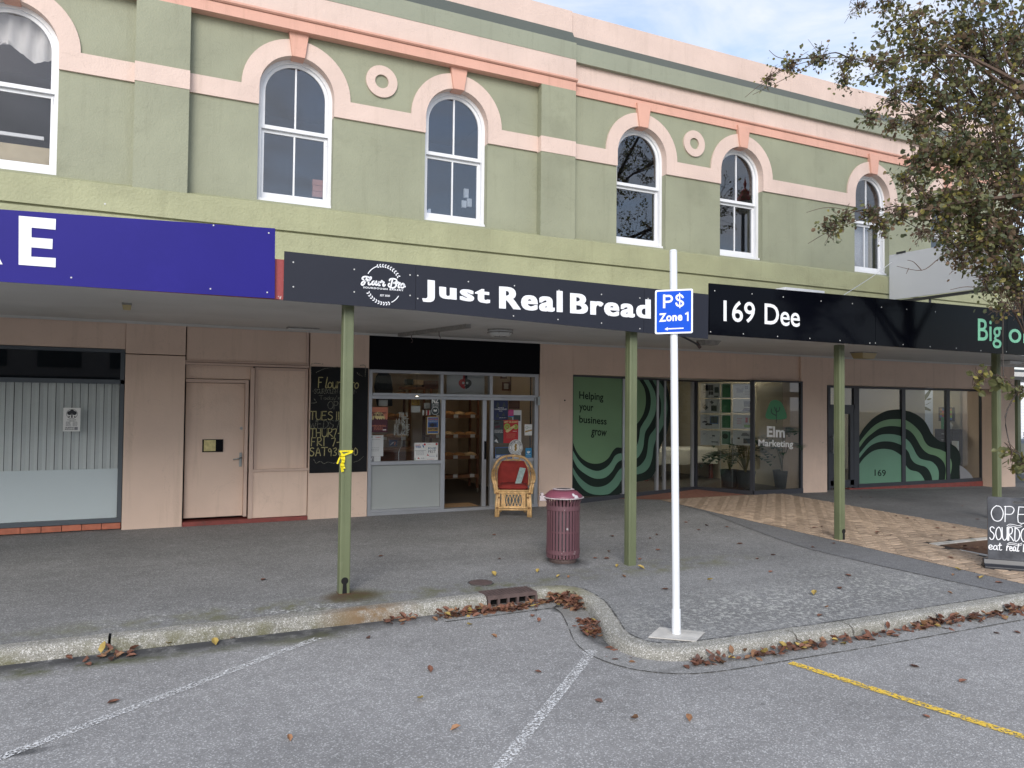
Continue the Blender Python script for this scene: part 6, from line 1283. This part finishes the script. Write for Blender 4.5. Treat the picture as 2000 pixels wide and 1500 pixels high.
# plants
def plant_leaf(mb, p, d, L_, wd, droop, seed, split=True):
    rnd = random.Random(seed); d = Vector(d).normalized(); side = d.cross(Vector((0, 0, 1))); side = side.normalized() if side.length > .01 else Vector((1, 0, 0)); up = side.cross(d); n = 7
    pts = [p+d*(L_*i/n)+Vector((0, 0, -droop*L_*(i/n)**2)) for i in range(n+1)]
    for i in range(n):
        w0 = wd*math.sin(math.pi*min(1, (i+.15)/n*.92+.08))*(1 if i < n-1 else .5); gap = .35 if split else 0
        for s in (-1, 1):
            a, b = pts[i], pts[i].lerp(pts[i+1], 1-gap); tip = pts[i]+side*s*w0+d*(L_*.10)+up*(-.12*w0)
            mb.add([a, b, tip+d*(L_*.06), tip], [(0, 1, 2, 3)])
def potted(label, x, y, z, npl, hgt, spread, seed, pot=True, split=True, lw=.12, ll=.35):
    rnd = random.Random(seed); t = thing('potted_plant', label, 'plant', (x, y, z))
    if pot: MB().lathe([(0, 0), (.15, 0), (.20, .34), (.205, .36), (.18, .36), (.17, .33), (0, .33)], 20, (x, y, z)).build('pot', 'pot', t)
    sm, lf = MB(), MB(); base = Vector((x, y, z+(.33 if pot else 0)))
    for i in range(npl):
        a = rnd.uniform(0, 2*math.pi); r = rnd.uniform(.3, 1)*spread; top = base+Vector((math.cos(a)*r, math.sin(a)*r*.7, hgt*rnd.uniform(.35, 1))); mid = base.lerp(top, .5)+Vector((0, 0, .12)); sm.tube(smooth_line([base, mid, top], 3), .008, 5)
        plant_leaf(lf, top, (math.cos(a), math.sin(a), .2), ll*rnd.uniform(.7, 1.1), lw*rnd.uniform(.8, 1.2), .6, seed*50+i, split)
    sm.build('stems', 'leaf_olive', t); lf.build('foliage', 'plant', t)
pp = at(1525, 955, .55); potted('split leaf plant in a dark pot behind the window with the green tree logo', pp.x, .50, .04, 18, 1.05, .50, 3, lw=.22, ll=.40)
pp = at(1455, 960, .75); potted('drooping palm like plant behind the edge of the splayed pane', pp.x-.1, .62, .04, 26, .75, .48, 8, True, True, .15, .55)
pp = at(1425, 935, 1.0); potted('tall plant with one big dark leaf beside the office table', pp.x, 1.0, .04, 8, 1.05, .45, 21, True, False, .24, .46)
# right office: its end wall faces the side street and has a window onto a painted wall outside
XE = 18.1; ae = lambda u, v: atx(1750+u/6.82, 740+v/6.82, XE-.01)
oy1, oy0 = ae(118, 300).y, ae(487, 300).y; oz1 = 2.30; oz0 = ae(480, 760).z-.3
MB().box(12.5, 18.1, 4.0, 4.1, -.2, 2.75).build('office_walls', 'wall_beige', B)
MB().box(XE, 18.9, .76, oy0, -.4, 2.84).box(XE, 18.9, oy1, 12, -.4, 2.84).box(XE, 18.9, oy0, oy1, -.4, oz0).box(XE, 18.9, oy0, oy1, oz1, 2.84).build('street_end_wall', 'wall_beige', B)
MB().flat([(12.6, .3), (18.1, .3), (18.1, 4.0), (12.6, 4.0)], -.015).build('office_floor', 'floor_dark', B); MB().flat([(12.6, .31), (18.1, .31), (18.1, 4.0), (12.6, 4.0)], 2.70).build('office_ceiling', 'ceil', B)
t = thing('ceiling_tube', 'lit ceiling tube inside the office numbered 169', 'ceiling light', (15.8, 1.8, 2.66)); MB().box(14.8, 16.8, 1.74, 1.86, 2.64, 2.69).build('tube', 'tube_lit', t)
p0, p1 = ae(580, 378), ae(778, 565); t = thing('framed_picture', 'colourful abstract picture in a black frame on the office end wall', 'picture', (XE, p0.y, p1.z)); MB().box(XE-.05, XE-.002, p1.y, p0.y, p1.z, p0.z).build('frame', 'ink', t)
mb = MB(); w_, h_ = p0.y-p1.y, p0.z-p1.z; rnd = random.Random(5); pm = ['poster_plum', 'poster_gold', 'poster_green', 'poster_red', 'poster_blue', 'bread']
for i in range(5):
    for j in range(5): mb.quad(*[(XE-.052, p1.y+w_*(.08+.84*x_), p1.z+h_*(.08+.84*z_)) for x_, z_ in ((i/5, j/5), ((i+1)/5, j/5), ((i+1)/5, (j+1)/5), (i/5, (j+1)/5))], mi=rnd.randrange(6))
mb.build('painting', pm, t)
ac = lambda u, v: atx(1750+u/6.82, 740+v/6.82, XE-.4); p0, p1 = ac(515, 665), ac(757, 900); t = thing('drawer_cabinet', 'black cabinet of small drawers under the framed picture', 'cabinet', (XE-.4, p1.y, -.02)); MB().box(XE-.4, XE-.02, p1.y, p0.y, -.02, p0.z).build('carcass', 'cabinet', t, bevel=.005)
for k in range(4): zz = p0.z-.13-.15*k; MB().box(XE-.415, XE-.4, p1.y+.03, p0.y-.03, zz-.06, zz+.07).build('drawer', 'cabinet', t); MB().box(XE-.43, XE-.415, p0.y-.30, p0.y-.2, zz, zz+.025).build('handle', 'steel', t)
tag(MB().box(XE-.3, XE-.2, p0.y-.22, p0.y-.1, p0.z, p0.z+.30).build('green_box', 'elm_green'), 'upright green box on top of the black cabinet', 'box')
tag(MB().lathe([(0, 0), (.07, 0), (.10, .09), (.07, .16), (0, .18)], 14, (XE-.25, (p0.y+p1.y)/2-.02, p0.z)).build('white_jar', 'paper', smooth=True), 'white jar on top of the black cabinet', 'jar')
MB().box(XE-.6, XE-.55, .42, ae(945, 0).y, -.02, .95).build('low_partition', 'paper_b', B)
XM = 23.2; am = lambda u, v: atx(1750+u/6.82, 740+v/6.82, XM-.006)
t = thing('painted_wall', 'pale outdoor wall painted with big grey green leaves, seen through the corner office', 'wall', (XM, 4, -.3)); MB().box(XM, XM+.2, 3.2, 12, -.4, 4.2).build('wall_face', 'weatherboard', t)
mb = MB(); nX = (-1, 0, 0)
ribbon(mb, [am(*p) for p in ((345, 130), (340, 250), (330, 370), (300, 470), (290, 600))], .09, nX)
for l in ([(335, 340), (360, 240), (440, 150), (470, 150), (440, 220), (380, 300)], [(400, 280), (440, 255), (480, 262), (440, 285)], [(345, 370), (400, 370), (465, 410), (460, 430), (390, 415)], [(340, 360), (400, 340), (480, 300), (420, 340)]): mb.add([am(*p) for p in l], [tuple(range(len(l)))], 1)
mb.build('leaf_painting', ['grey_ink', 'leaf_olive'], t)

# ================================================================== TREE
TR = thing('street_tree', 'street tree with thinning olive and brown autumn leaves growing from the pit', 'tree', (10.62, -5.38, gz(10.62, -5.38)))
rt = random.Random(11)
tb = org(TR)
trunk = MB(); tp_ = [tb+Vector(p) for p in ((0, 0, -.05), (.02, .02, 1.0), (.0, .06, 2.2), (.06, .02, 3.4), (.12, -.05, 4.6), (.1, -.1, 6.0), (.16, -.1, 7.6))]
P = smooth_line(tp_, 4); trunk.tube(P, [.14*(1-.78*i/(len(P)-1)) for i in range(len(P))], 12).build('trunk', 'bark', TR, smooth=True)
# clumps: photo point, metres along the view axis, radius, density
cl = [(1985, 70, 9.7, .85, 1), (1880, 60, 9.6, .70, 1), (1930, 190, 9.5, .85, 1), (1800, 100, 9.4, .50, .9), (1835, 190, 9.2, .50, .95), (1770, 40, 9.6, .40, .6), (1725, 125, 9.2, .33, .8), (1660, 115, 9.1, .26, .6), (1600, 112, 9.0, .20, .45), (1545, 125, 9.0, .16, .35), (1500, 150, 8.95, .14, .25),
      (1790, 165, 9.2, .30, .7), (1745, 185, 9.1, .22, .5), (1700, 225, 8.9, .15, .35), (1650, 150, 9.0, .14, .4), (1790, 240, 9.0, .26, .7), (1745, 240, 9, .17, .4), (1950, 310, 9.2, .85, 1), (1860, 290, 9.0, .50, 1), (1800, 310, 8.9, .36, .9), (1770, 350, 8.8, .22, .7), (1960, 430, 9.0, .75, 1), (1880, 390, 8.9, .55, 1), (1815, 390, 8.8, .36, .9),
      (1760, 410, 8.7, .26, .7), (1700, 412, 8.7, .20, .6), (1650, 420, 8.6, .15, .4), (1620, 440, 8.6, .13, .4), (1720, 440, 8.7, .15, .35), (1900, 470, 8.9, .42, .9), (1965, 520, 8.9, .50, .9), (1925, 545, 8.8, .25, .6), (1880, 500, 8.8, .22, .5), (1960, 595, 8.7, .22, .30), (1990, 560, 8.8, .3, .6), (1680, 8, 9.2, .22, .3), (1730, 5, 9.2, .2, .35), (1800, 450, 8.7, .2, .3), (1850, 455, 8.7, .25, .5),
      (1960, 740, 8.6, .13, .12), (1990, 760, 8.6, .14, .15), (1915, 735, 8.6, .08, .1), (1975, 880, 8.4, .12, .12), (1995, 905, 8.4, .10, .15),
      (2090, 150, 9.9, 1.0, .8), (2200, 300, 10.2, 1.1, .7), (2150, 480, 9.6, .9, .7), (2300, 80, 10.4, 1.1, .7), (2060, -120, 10.2, 1.1, .7), (1900, -120, 10.0, .9, .7), (2250, -150, 10.6, 1.2, .6), (2080, -350, 10.6, 1.1, .5), (2420, 250, 10.6, 1.0, .5), (2350, 450, 10.2, .8, .5), (2250, -400, 11, 1.0, .4), (2100, 330, 11.2, 1.0, .6), (2240, 120, 12, 1.1, .6)]
limb = MB(); twg = MB(); fol = MB()
def clumpcolor():
    r = rt.random(); return 0 if r < .40 else 1 if r < .66 else 2 if r < .78 else 3
def add_leaf(p, d, s, mi):
    d = d.normalized(); a = d.cross(Vector((rt.uniform(-1, 1), rt.uniform(-1, 1), rt.uniform(-1, 1)))).normalized(); n = a.cross(d); w = s*rt.uniform(.36, .5); f = n*s*rt.uniform(-.12, .18)
    fol.add([p, p+d*s*.35+a*w+f, p+d*s*.78+a*w*.72+f, p+d*s, p+d*s*.78-a*w*.72+f, p+d*s*.35-a*w+f], [(0, 1, 2, 3), (0, 3, 4, 5)], mi)
def sky_spots(c, r, dens, seed):
    return None
nleaf = 0
main = []
for (u, v, w, r, dn) in cl:
    c = atw(u, v, w)
    # limb from trunk towards the clump
    t0 = min(.97, max(.30, (c.z-tb.z-1.1)/7.6)); base = P[int(t0*(len(P)-1))]
    if main and r < .5:
        q = min(main, key=lambda m_: (m_-c).length+(m_-base).length*.15); base = q if (q-c).length < (base-c).length else base
    mid = base.lerp(c, .5)+Vector((rt.uniform(-.12, .12), rt.uniform(-.12, .12), .18 if r > .5 else .03)); L_ = (c-base).length
    S_l = smooth_line([base, mid, c], 4); r0 = min(.055, .012+.012*L_) if r > .5 else .005+.003*L_
    if not (v < 20 and r < .3): limb.tube(S_l, [r0*(1-.75*i/(len(S_l)-1))+.003 for i in range(len(S_l))], 6)
    if not (v < 20 and r < .3): main += S_l[4:]
    ntw = int(43*dn*(r/.5)**2.0)+8
    if u > 2040 or v < -20: ntw = int(ntw*.45)
    if dn <= .2: ntw = 5
    for k in range(ntw):
        d = Vector((rt.gauss(0, 1), rt.gauss(0, 1), rt.gauss(0, 1)*.85)).normalized()*r*rt.random()**.45
        e = c+d; s0_ = S_l[rt.randrange(len(S_l)//2, len(S_l))] if r > .3 else c-d*.3
        s1 = e-(d.normalized()*.15+Vector((0, 0, .06)))
        if k % 2 == 0 or r < .3:
            m_ = s0_.lerp(s1, .55)+Vector((rt.uniform(-.06, .06), rt.uniform(-.06, .06), rt.uniform(0, .08))); twg.tube([s0_, m_, s1, e], [.008, .006, .004, .0025], 4, cap=False)
        else: twg.tube([s1, e], [.005, .0025], 3, cap=False)
        nl = rt.randrange(7, 15) if dn > .3 else rt.randrange(3, 7)
        col_ = clumpcolor(); axis = (e-s1).normalized()
        ls = 1.35 if dn <= .2 else 1.0 if r > .3 else .72
        for q in range(nl):
            p = s1.lerp(e, rt.uniform(-.3, 1.15))+Vector((rt.gauss(0, .05), rt.gauss(0, .05), rt.gauss(0, .05)))
            ld = axis*.5+Vector((rt.gauss(0, .6), rt.gauss(0, .6), rt.gauss(-.55, .5))); mi = (0 if rt.random() < .7 else 2) if dn <= .2 else col_ if rt.random() < .6 else clumpcolor()
            add_leaf(p, ld, ls*(rt.uniform(.034, .070) if rt.random() < .85 else rt.uniform(.07, .09)), mi); nleaf += 1
        for q in range(4 if dn > .2 else 0):                     # small brown catkins and bare twiglets
            p = s1.lerp(e, rt.uniform(0, 1.1)); twg.tube([p, p+Vector((rt.gauss(0, .045), rt.gauss(0, .045), rt.gauss(-.02, .045)))], [.0035, .002], 3, cap=False)
# the bare twig tips that cross the wall and the hoarding
for pts in ([(1735, 120), (1640, 112), (1560, 125), (1500, 155), (1455, 190)], [(1560, 118), (1520, 112), (1502, 98)], [(1590, 122), (1540, 150), (1470, 185)], [(1760, 405), (1690, 415), (1620, 405), (1575, 415)], [(1690, 425), (1620, 452), (1578, 476)], [(1830, 508), (1800, 528), (1752, 520)], [(1800, 528), (1785, 512), (1772, 508)], [(1775, 524), (1770, 535)], [(1930, 566), (1890, 560), (1856, 566)], [(2020, 775), (1975, 752), (1905, 745)], [(2020, 905), (1985, 880), (1968, 862)], [(2060, 60), (1995, 175), (1900, 120), (1850, 90)], [(2040, 380), (1960, 385), (1860, 398), (1760, 420)], [(2040, 190), (1930, 130), (1880, 110), (1800, 108)], [(2050, 160), (1975, 130), (1955, 60)]):
    Q3 = [atw(u, v, 9.1 if v < 380 else 8.75) for u, v in pts]; S3 = smooth_line(Q3, 5); big = pts[0][0] > 2025 and v < 500
    twg.tube(S3, [(.030 if big else .0042)*(1-.7*i/(len(S3)-1))+.0015 for i in range(len(S3))], 5, cap=False)
limb.build('limbs', 'bark', TR, smooth=True); o = twg.build('twigs', 'twig', TR); o['kind'] = 'stuff'
o = fol.build('foliage', ['leaf_olive', 'leaf_dark', 'leaf_yellow', 'leaf_brown'], TR); o['kind'] = 'stuff'

# ================================================================== FALLEN LEAVES
rl = random.Random(23)
def dead_leaf_mesh(mb, p, s, rot, tilt, curl, mi=0):
    a = Vector((math.cos(rot), math.sin(rot), math.sin(tilt)*.8)); b = Vector((-math.sin(rot), math.cos(rot), rl.uniform(-.3, .3))); n = a.cross(b).normalized(); n = n if n.z > 0 else -n
    P_ = [p, p+a*s*.3+b*s*.30+n*curl*s*.5, p+a*s*.7+b*s*.24+n*curl*s*.6, p+a*s+n*curl*s*.35, p+a*s*.7-b*s*.24+n*curl*s*.6, p+a*s*.3-b*s*.30+n*curl*s*.5, p+a*s*.5]
    mb.add(P_, [(0, 1, 6), (1, 2, 6), (2, 3, 6), (3, 4, 6), (4, 5, 6), (5, 0, 6)], mi)
heap = MB()
def drift(path, n, spread, hgt, road=True):
    S = smooth_line(path, 6)
    for i in range(n):
        q = S[rl.randrange(len(S))]; x, y = q.x+rl.gauss(0, spread), q.y+rl.gauss(0, spread*.55); z = rz(y)+.008+abs(rl.gauss(0, hgt))
        r = rl.random(); dead_leaf_mesh(heap, Vector((x, y, z)), rl.uniform(.045, .085), rl.uniform(0, 6.28), rl.gauss(0, .5), rl.uniform(-.5, .7), 0 if r < .6 else 1 if r < .78 else 3 if r < .96 else 2)
drift([(2.35, -4.92), (2.75, -4.97), (3.1, -4.97)], 130, .07, .014); drift([(2.55, -4.92), (2.8, -4.95)], 60, .06, .022)
drift([(3.05, -4.96), (3.35, -4.88), (3.6, -4.88)], 80, .04, .012); drift([(3.5, -4.88), (3.62, -4.98), (3.60, -5.2)], 150, .055, .035)
drift([(3.44, -5.55), (3.36, -5.8), (3.30, -5.95)], 80, .04, .02); drift([(1.9, -4.88), (2.1, -4.90)], 22, .07, .01); drift([(3.25, -6.25), (3.32, -6.55)], 12, .08, .006)
drift([(3.7, -6.80), (4.3, -6.85), (4.75, -6.84)], 110, .05, .016); drift([(4.8, -6.84), (5.4, -6.87), (6.2, -6.88)], 70, .06, .012); drift([(6.2, -6.87), (7.2, -6.90), (8.5, -6.90)], 230, .07, .022); drift([(-.5, -4.90), (-.2, -4.95)], 18, .07, .012)
for i in range(60):
    x, y = rl.uniform(9.5, 10.7), rl.uniform(-5.95, -4.78); dead_leaf_mesh(heap, Vector((x, y, gz(x, y)+.012)), rl.uniform(.05, .08), rl.uniform(0, 6.28), rl.gauss(0, .4), rl.uniform(-.4, .6), rl.choice((0, 0, 1, 3)))
heap.build('leaf_litter', ['dead_leaf', 'dead_leaf_b', 'dead_leaf_y', 'dead_leaf_d'])['kind'] = 'stuff'
protos = []
for k in range(6):
    mb = MB(); dead_leaf_mesh(mb, Vector((-.03, 0, .004)), rl.uniform(.055, .075), 0, rl.uniform(-.1, .4), rl.uniform(.15, .6)); protos.append((mb, ['dead_leaf', 'dead_leaf_b', 'dead_leaf', 'dead_leaf_y', 'dead_leaf', 'dead_leaf_d'][k]))
first = {}
def lone_leaf(x, y, z, k, label, grp):
    if k not in first: first[k] = o = protos[k][0].build('fallen_leaf', protos[k][1])
    else: o = first[k].copy(); COL.objects.link(o)
    o.location = (x, y, z+.003); o.rotation_euler = (rl.uniform(-.1, .1), rl.uniform(-.1, .1), rl.uniform(0, 6.28)); s = rl.uniform(.8, 1.25); o.scale = (s, s, s); tag(o, label.replace('dead leaf', ('red brown', 'tan', 'brown', 'yellowed', 'brown', 'dark purple brown')[k]+' leaf'), 'leaf', grp)
for u, v, k in [(220, 1372, 0), (565, 1444, 1), (820, 1366, 3), (1170, 1370, 5), (890, 1426, 1), (840, 1310, 2), (1050, 1312, 0), (1240, 1406, 1), (1345, 1406, 1), (1810, 1400, 0), (1880, 1331, 0), (1785, 1302, 5), (965, 1245, 1), (1040, 1203, 0), (1052, 1213, 2), (918, 1222, 3), (235, 1283, 1), (330, 1260, 3), (455, 1245, 0), (420, 1258, 3), (172, 1298, 0), (1946, 1237, 5), (1985, 1235, 0), (1340, 1303, 0), (720, 1246, 5), (848, 1212, 1), (1230, 1272, 0)]:
    p = atz(u, v, -.21); p = atz(u, v, rz(p.y)+.004); lone_leaf(p.x, p.y, rz(p.y), k, 'single small dead leaf lying on the grey road', 'dead leaves scattered on the road')
for u, v, k in [(745, 1087, 0), (975, 1092, 0), (965, 1046, 5), (965, 1125, 3), (1090, 1128, 3), (1110, 1129, 1), (1195, 1048, 0), (1190, 1080, 1), (1185, 1092, 5), (1162, 1091, 0), (1250, 1093, 0), (1205, 1108, 3), (1253, 1112, 3), (1218, 1128, 1), (1300, 1152, 0), (1050, 1118, 3), (1480, 1092, 0), (1510, 1085, 5), (1505, 1118, 0), (1657, 1125, 0), (1590, 1162, 3), (1615, 1188, 1), (1602, 1203, 0), (1386, 1135, 3), (1444, 1063, 0), (1588, 1070, 5), (1628, 1062, 0), (1855, 1160, 1), (1872, 1115, 3), (1862, 1125, 1), (1913, 1128, 0), (1917, 1131, 3), (1950, 1139, 0), (1345, 1018, 5), (1380, 1027, 5), (1270, 1052, 0), (1285, 1075, 0), (1283, 1045, 5), (515, 1133, 0), (1340, 1021, 0), (1365, 1036, 5), (1420, 1030, 0), (1240, 1040, 0), (1230, 1065, 5), (1640, 1150, 0)]:
    p = atg(u, v); lone_leaf(p.x, p.y, gz(p.x, p.y), k, 'single small dead leaf lying on the asphalt footpath', 'dead leaves scattered on the footpath')
for u, v, k in [(1715, 1042, 0), (1712, 1045, 5), (1773, 1014, 0), (1785, 1018, 5), (1832, 1034, 0), (1863, 1033, 5), (1838, 1048, 0), (1606, 1031, 5), (1590, 1033, 0), (1740, 1048, 5), (1858, 1093, 0), (1750, 1010, 5), (1910, 1014, 0), (1700, 970, 0), (1682, 970, 5), (1880, 985, 0)]:
    p = atg(u, v); lone_leaf(p.x, p.y, gz(p.x, p.y)+.014, k, 'single small dead leaf lying on or beside the brick paving', 'dead leaves scattered on the paving')

# ================================================================== FAR RIGHT: car and pale building
cw_ = atz(2000, 906, -.36); t = thing('parked_car', 'dark four wheel drive parked in the side street, only partly in view', 'car', (cw_.x, cw_.y, -.36), R(90))
O = Vector((cw_.x, cw_.y, -.36)); rr = .36
def cx_(x, y, z): return (O.x+x, O.y+y, O.z+z)
body = [(-.9, .35), (-.85, .9), (-.75, 1.02), (.35, 1.08), (.95, 1.62), (2.6, 1.68), (3.35, 1.10), (3.5, .95), (3.5, .35)]
mb = MB(); k = len(body); mb.prism([(O.x+a, O.z+b) for a, b in body], O.y-.0, O.y+1.75); mb.build('body', 'car_paint', t, bevel=.05)
mb = MB(); mb.prism([(O.x+a, O.z+b) for a, b in ((.48, 1.12), (1.0, 1.56), (1.55, 1.58), (1.55, 1.12))], O.y-.01, O.y+.005).prism([(O.x+a, O.z+b) for a, b in ((1.63, 1.12), (1.63, 1.58), (2.5, 1.6), (3.1, 1.12))], O.y-.01, O.y+.005); mb.build('side_window', 'car_glass', t)
for x in (0, 2.6):
    wh = MB().tube([cx_(x, -.08, rr), cx_(x, .16, rr)], rr, 24).build('wheel', 'tyre', t); MB().tube([cx_(x, -.09, rr), cx_(x, -.075, rr)], rr*.66, 20).build('hub', 'tyre', wh)
    mb = MB()
    for q in range(6): a_ = R(60*q); mb.tube([cx_(x, -.1, rr), cx_(x+rr*.64*math.cos(a_), -.1, rr+rr*.64*math.sin(a_))], .035, 5)
    mb.tube([cx_(x+rr*.66*math.cos(R(a_)), -.095, rr+rr*.66*math.sin(R(a_))) for a_ in range(0, 361, 20)], .025, 5); mb.build('rim', 'rim', wh)
    MB().prism([(O.x+x+(rr+.06)*math.cos(R(a_)), O.z+rr+(rr+.06)*math.sin(R(a_))) for a_ in range(0, 181, 15)], O.y-.015, O.y+.0).build('wheel_arch', 'tyre', t)
MB().box(O.x-.2, O.x+.02, O.y-.15, O.y-.02, O.z+1.08, O.z+1.22).build('mirror', 'car_paint', t)
wbp = atw(1990, 800, 44); t = thing('weatherboard_building', 'white weatherboard building across the side street', 'building', (wbp.x, wbp.y, -.4)); x0 = wbp.x-1.5
for k in range(24): MB().frustum((wbp.x+6, wbp.y+.02, -.3+.17*k), 7.5, .05, (wbp.x+6, wbp.y+.0, -.3+.17*(k+1)-.012), 7.5, .03).build('weatherboard', 'weatherboard', t)
MB().box(x0, x0+15, wbp.y-.2, wbp.y+6, 3.8, 4.1).build('eaves', 'opp_dark', t)
MB().box(x0+.1, x0+15, wbp.y+.1, wbp.y+6, -.4, 3.8).build('wall', 'weatherboard', t)

# ================================================================== OPPOSITE SIDE OF THE STREET (behind the camera, seen only in the glass)
rb = random.Random(4); x = -45
k = 0
while x < 60:
    w = rb.uniform(9, 15); h = rb.uniform(5.5, 8.5); y = -48
    t = thing('street_building', ['plain grey shop building with upper windows across the street', 'red brick shop building across the street', 'pale shop building with dark canopy across the street'][k % 3], 'building', (x+w/2, y, -.3), 0, 'shop buildings across the street')
    MB().box(x, x+w-.05, y-10, y, -.4, h).build('wall', ['opp_wall', 'opp_red', 'wall_beige'][k % 3], t)
    MB().box(x, x+w-.05, y, y+2.8, 2.8, 3.3).build('canopy', 'opp_dark', t)
    for q in range(3): xx = x+w*(.12+.3*q); MB().box(xx, xx+w*.18, y, y+.06, 4.0, 5.2).build('window', 'opp_dark', t); MB().box(xx-.3, xx+w*.24, y, y+.06, .4, 2.5).build('shop_window', 'opp_dark', t)
    x += w; k += 1
# red ornamental street lamp whose reflection shows in an arched window
lp = at(1455, 385, 5.94); lx, ly = lp.x, -5.6; lh = lp.z-7.35; t = thing('street_lamp', 'red ornamental street lamp at the kerb, out of frame at right', 'street lamp', (lx, ly, gz(lx, ly)))
MB().lathe([(.11, -.1), (.11, .6), (.07, .7), (.055, 6.2+lh), (.05, 6.9+lh)], 14, (lx, ly, 0)).build('column', 'opp_dark', t)
MB().lathe([(.05, 7.18), (.27, 7.2), (.26, 7.3), (.15, 7.42), (.16, 7.5), (.06, 7.58), (.02, 7.62), (.05, 7.75), (.02, 7.85), (.0, 8.0)], 16, (lx, ly, lh)).build('lantern_top', 'lamp_red', t); MB().lathe([(.24, 7.19), (.22, 6.98), (.1, 6.85), (0, 6.85)], 14, (lx, ly, lh)).build('globe', 'lamp_lens', t)
print('leaves', nleaf, 'bricks', len(cand), 'tris', sum(len(p.vertices)-2 for me in bpy.data.meshes for p in me.polygons))
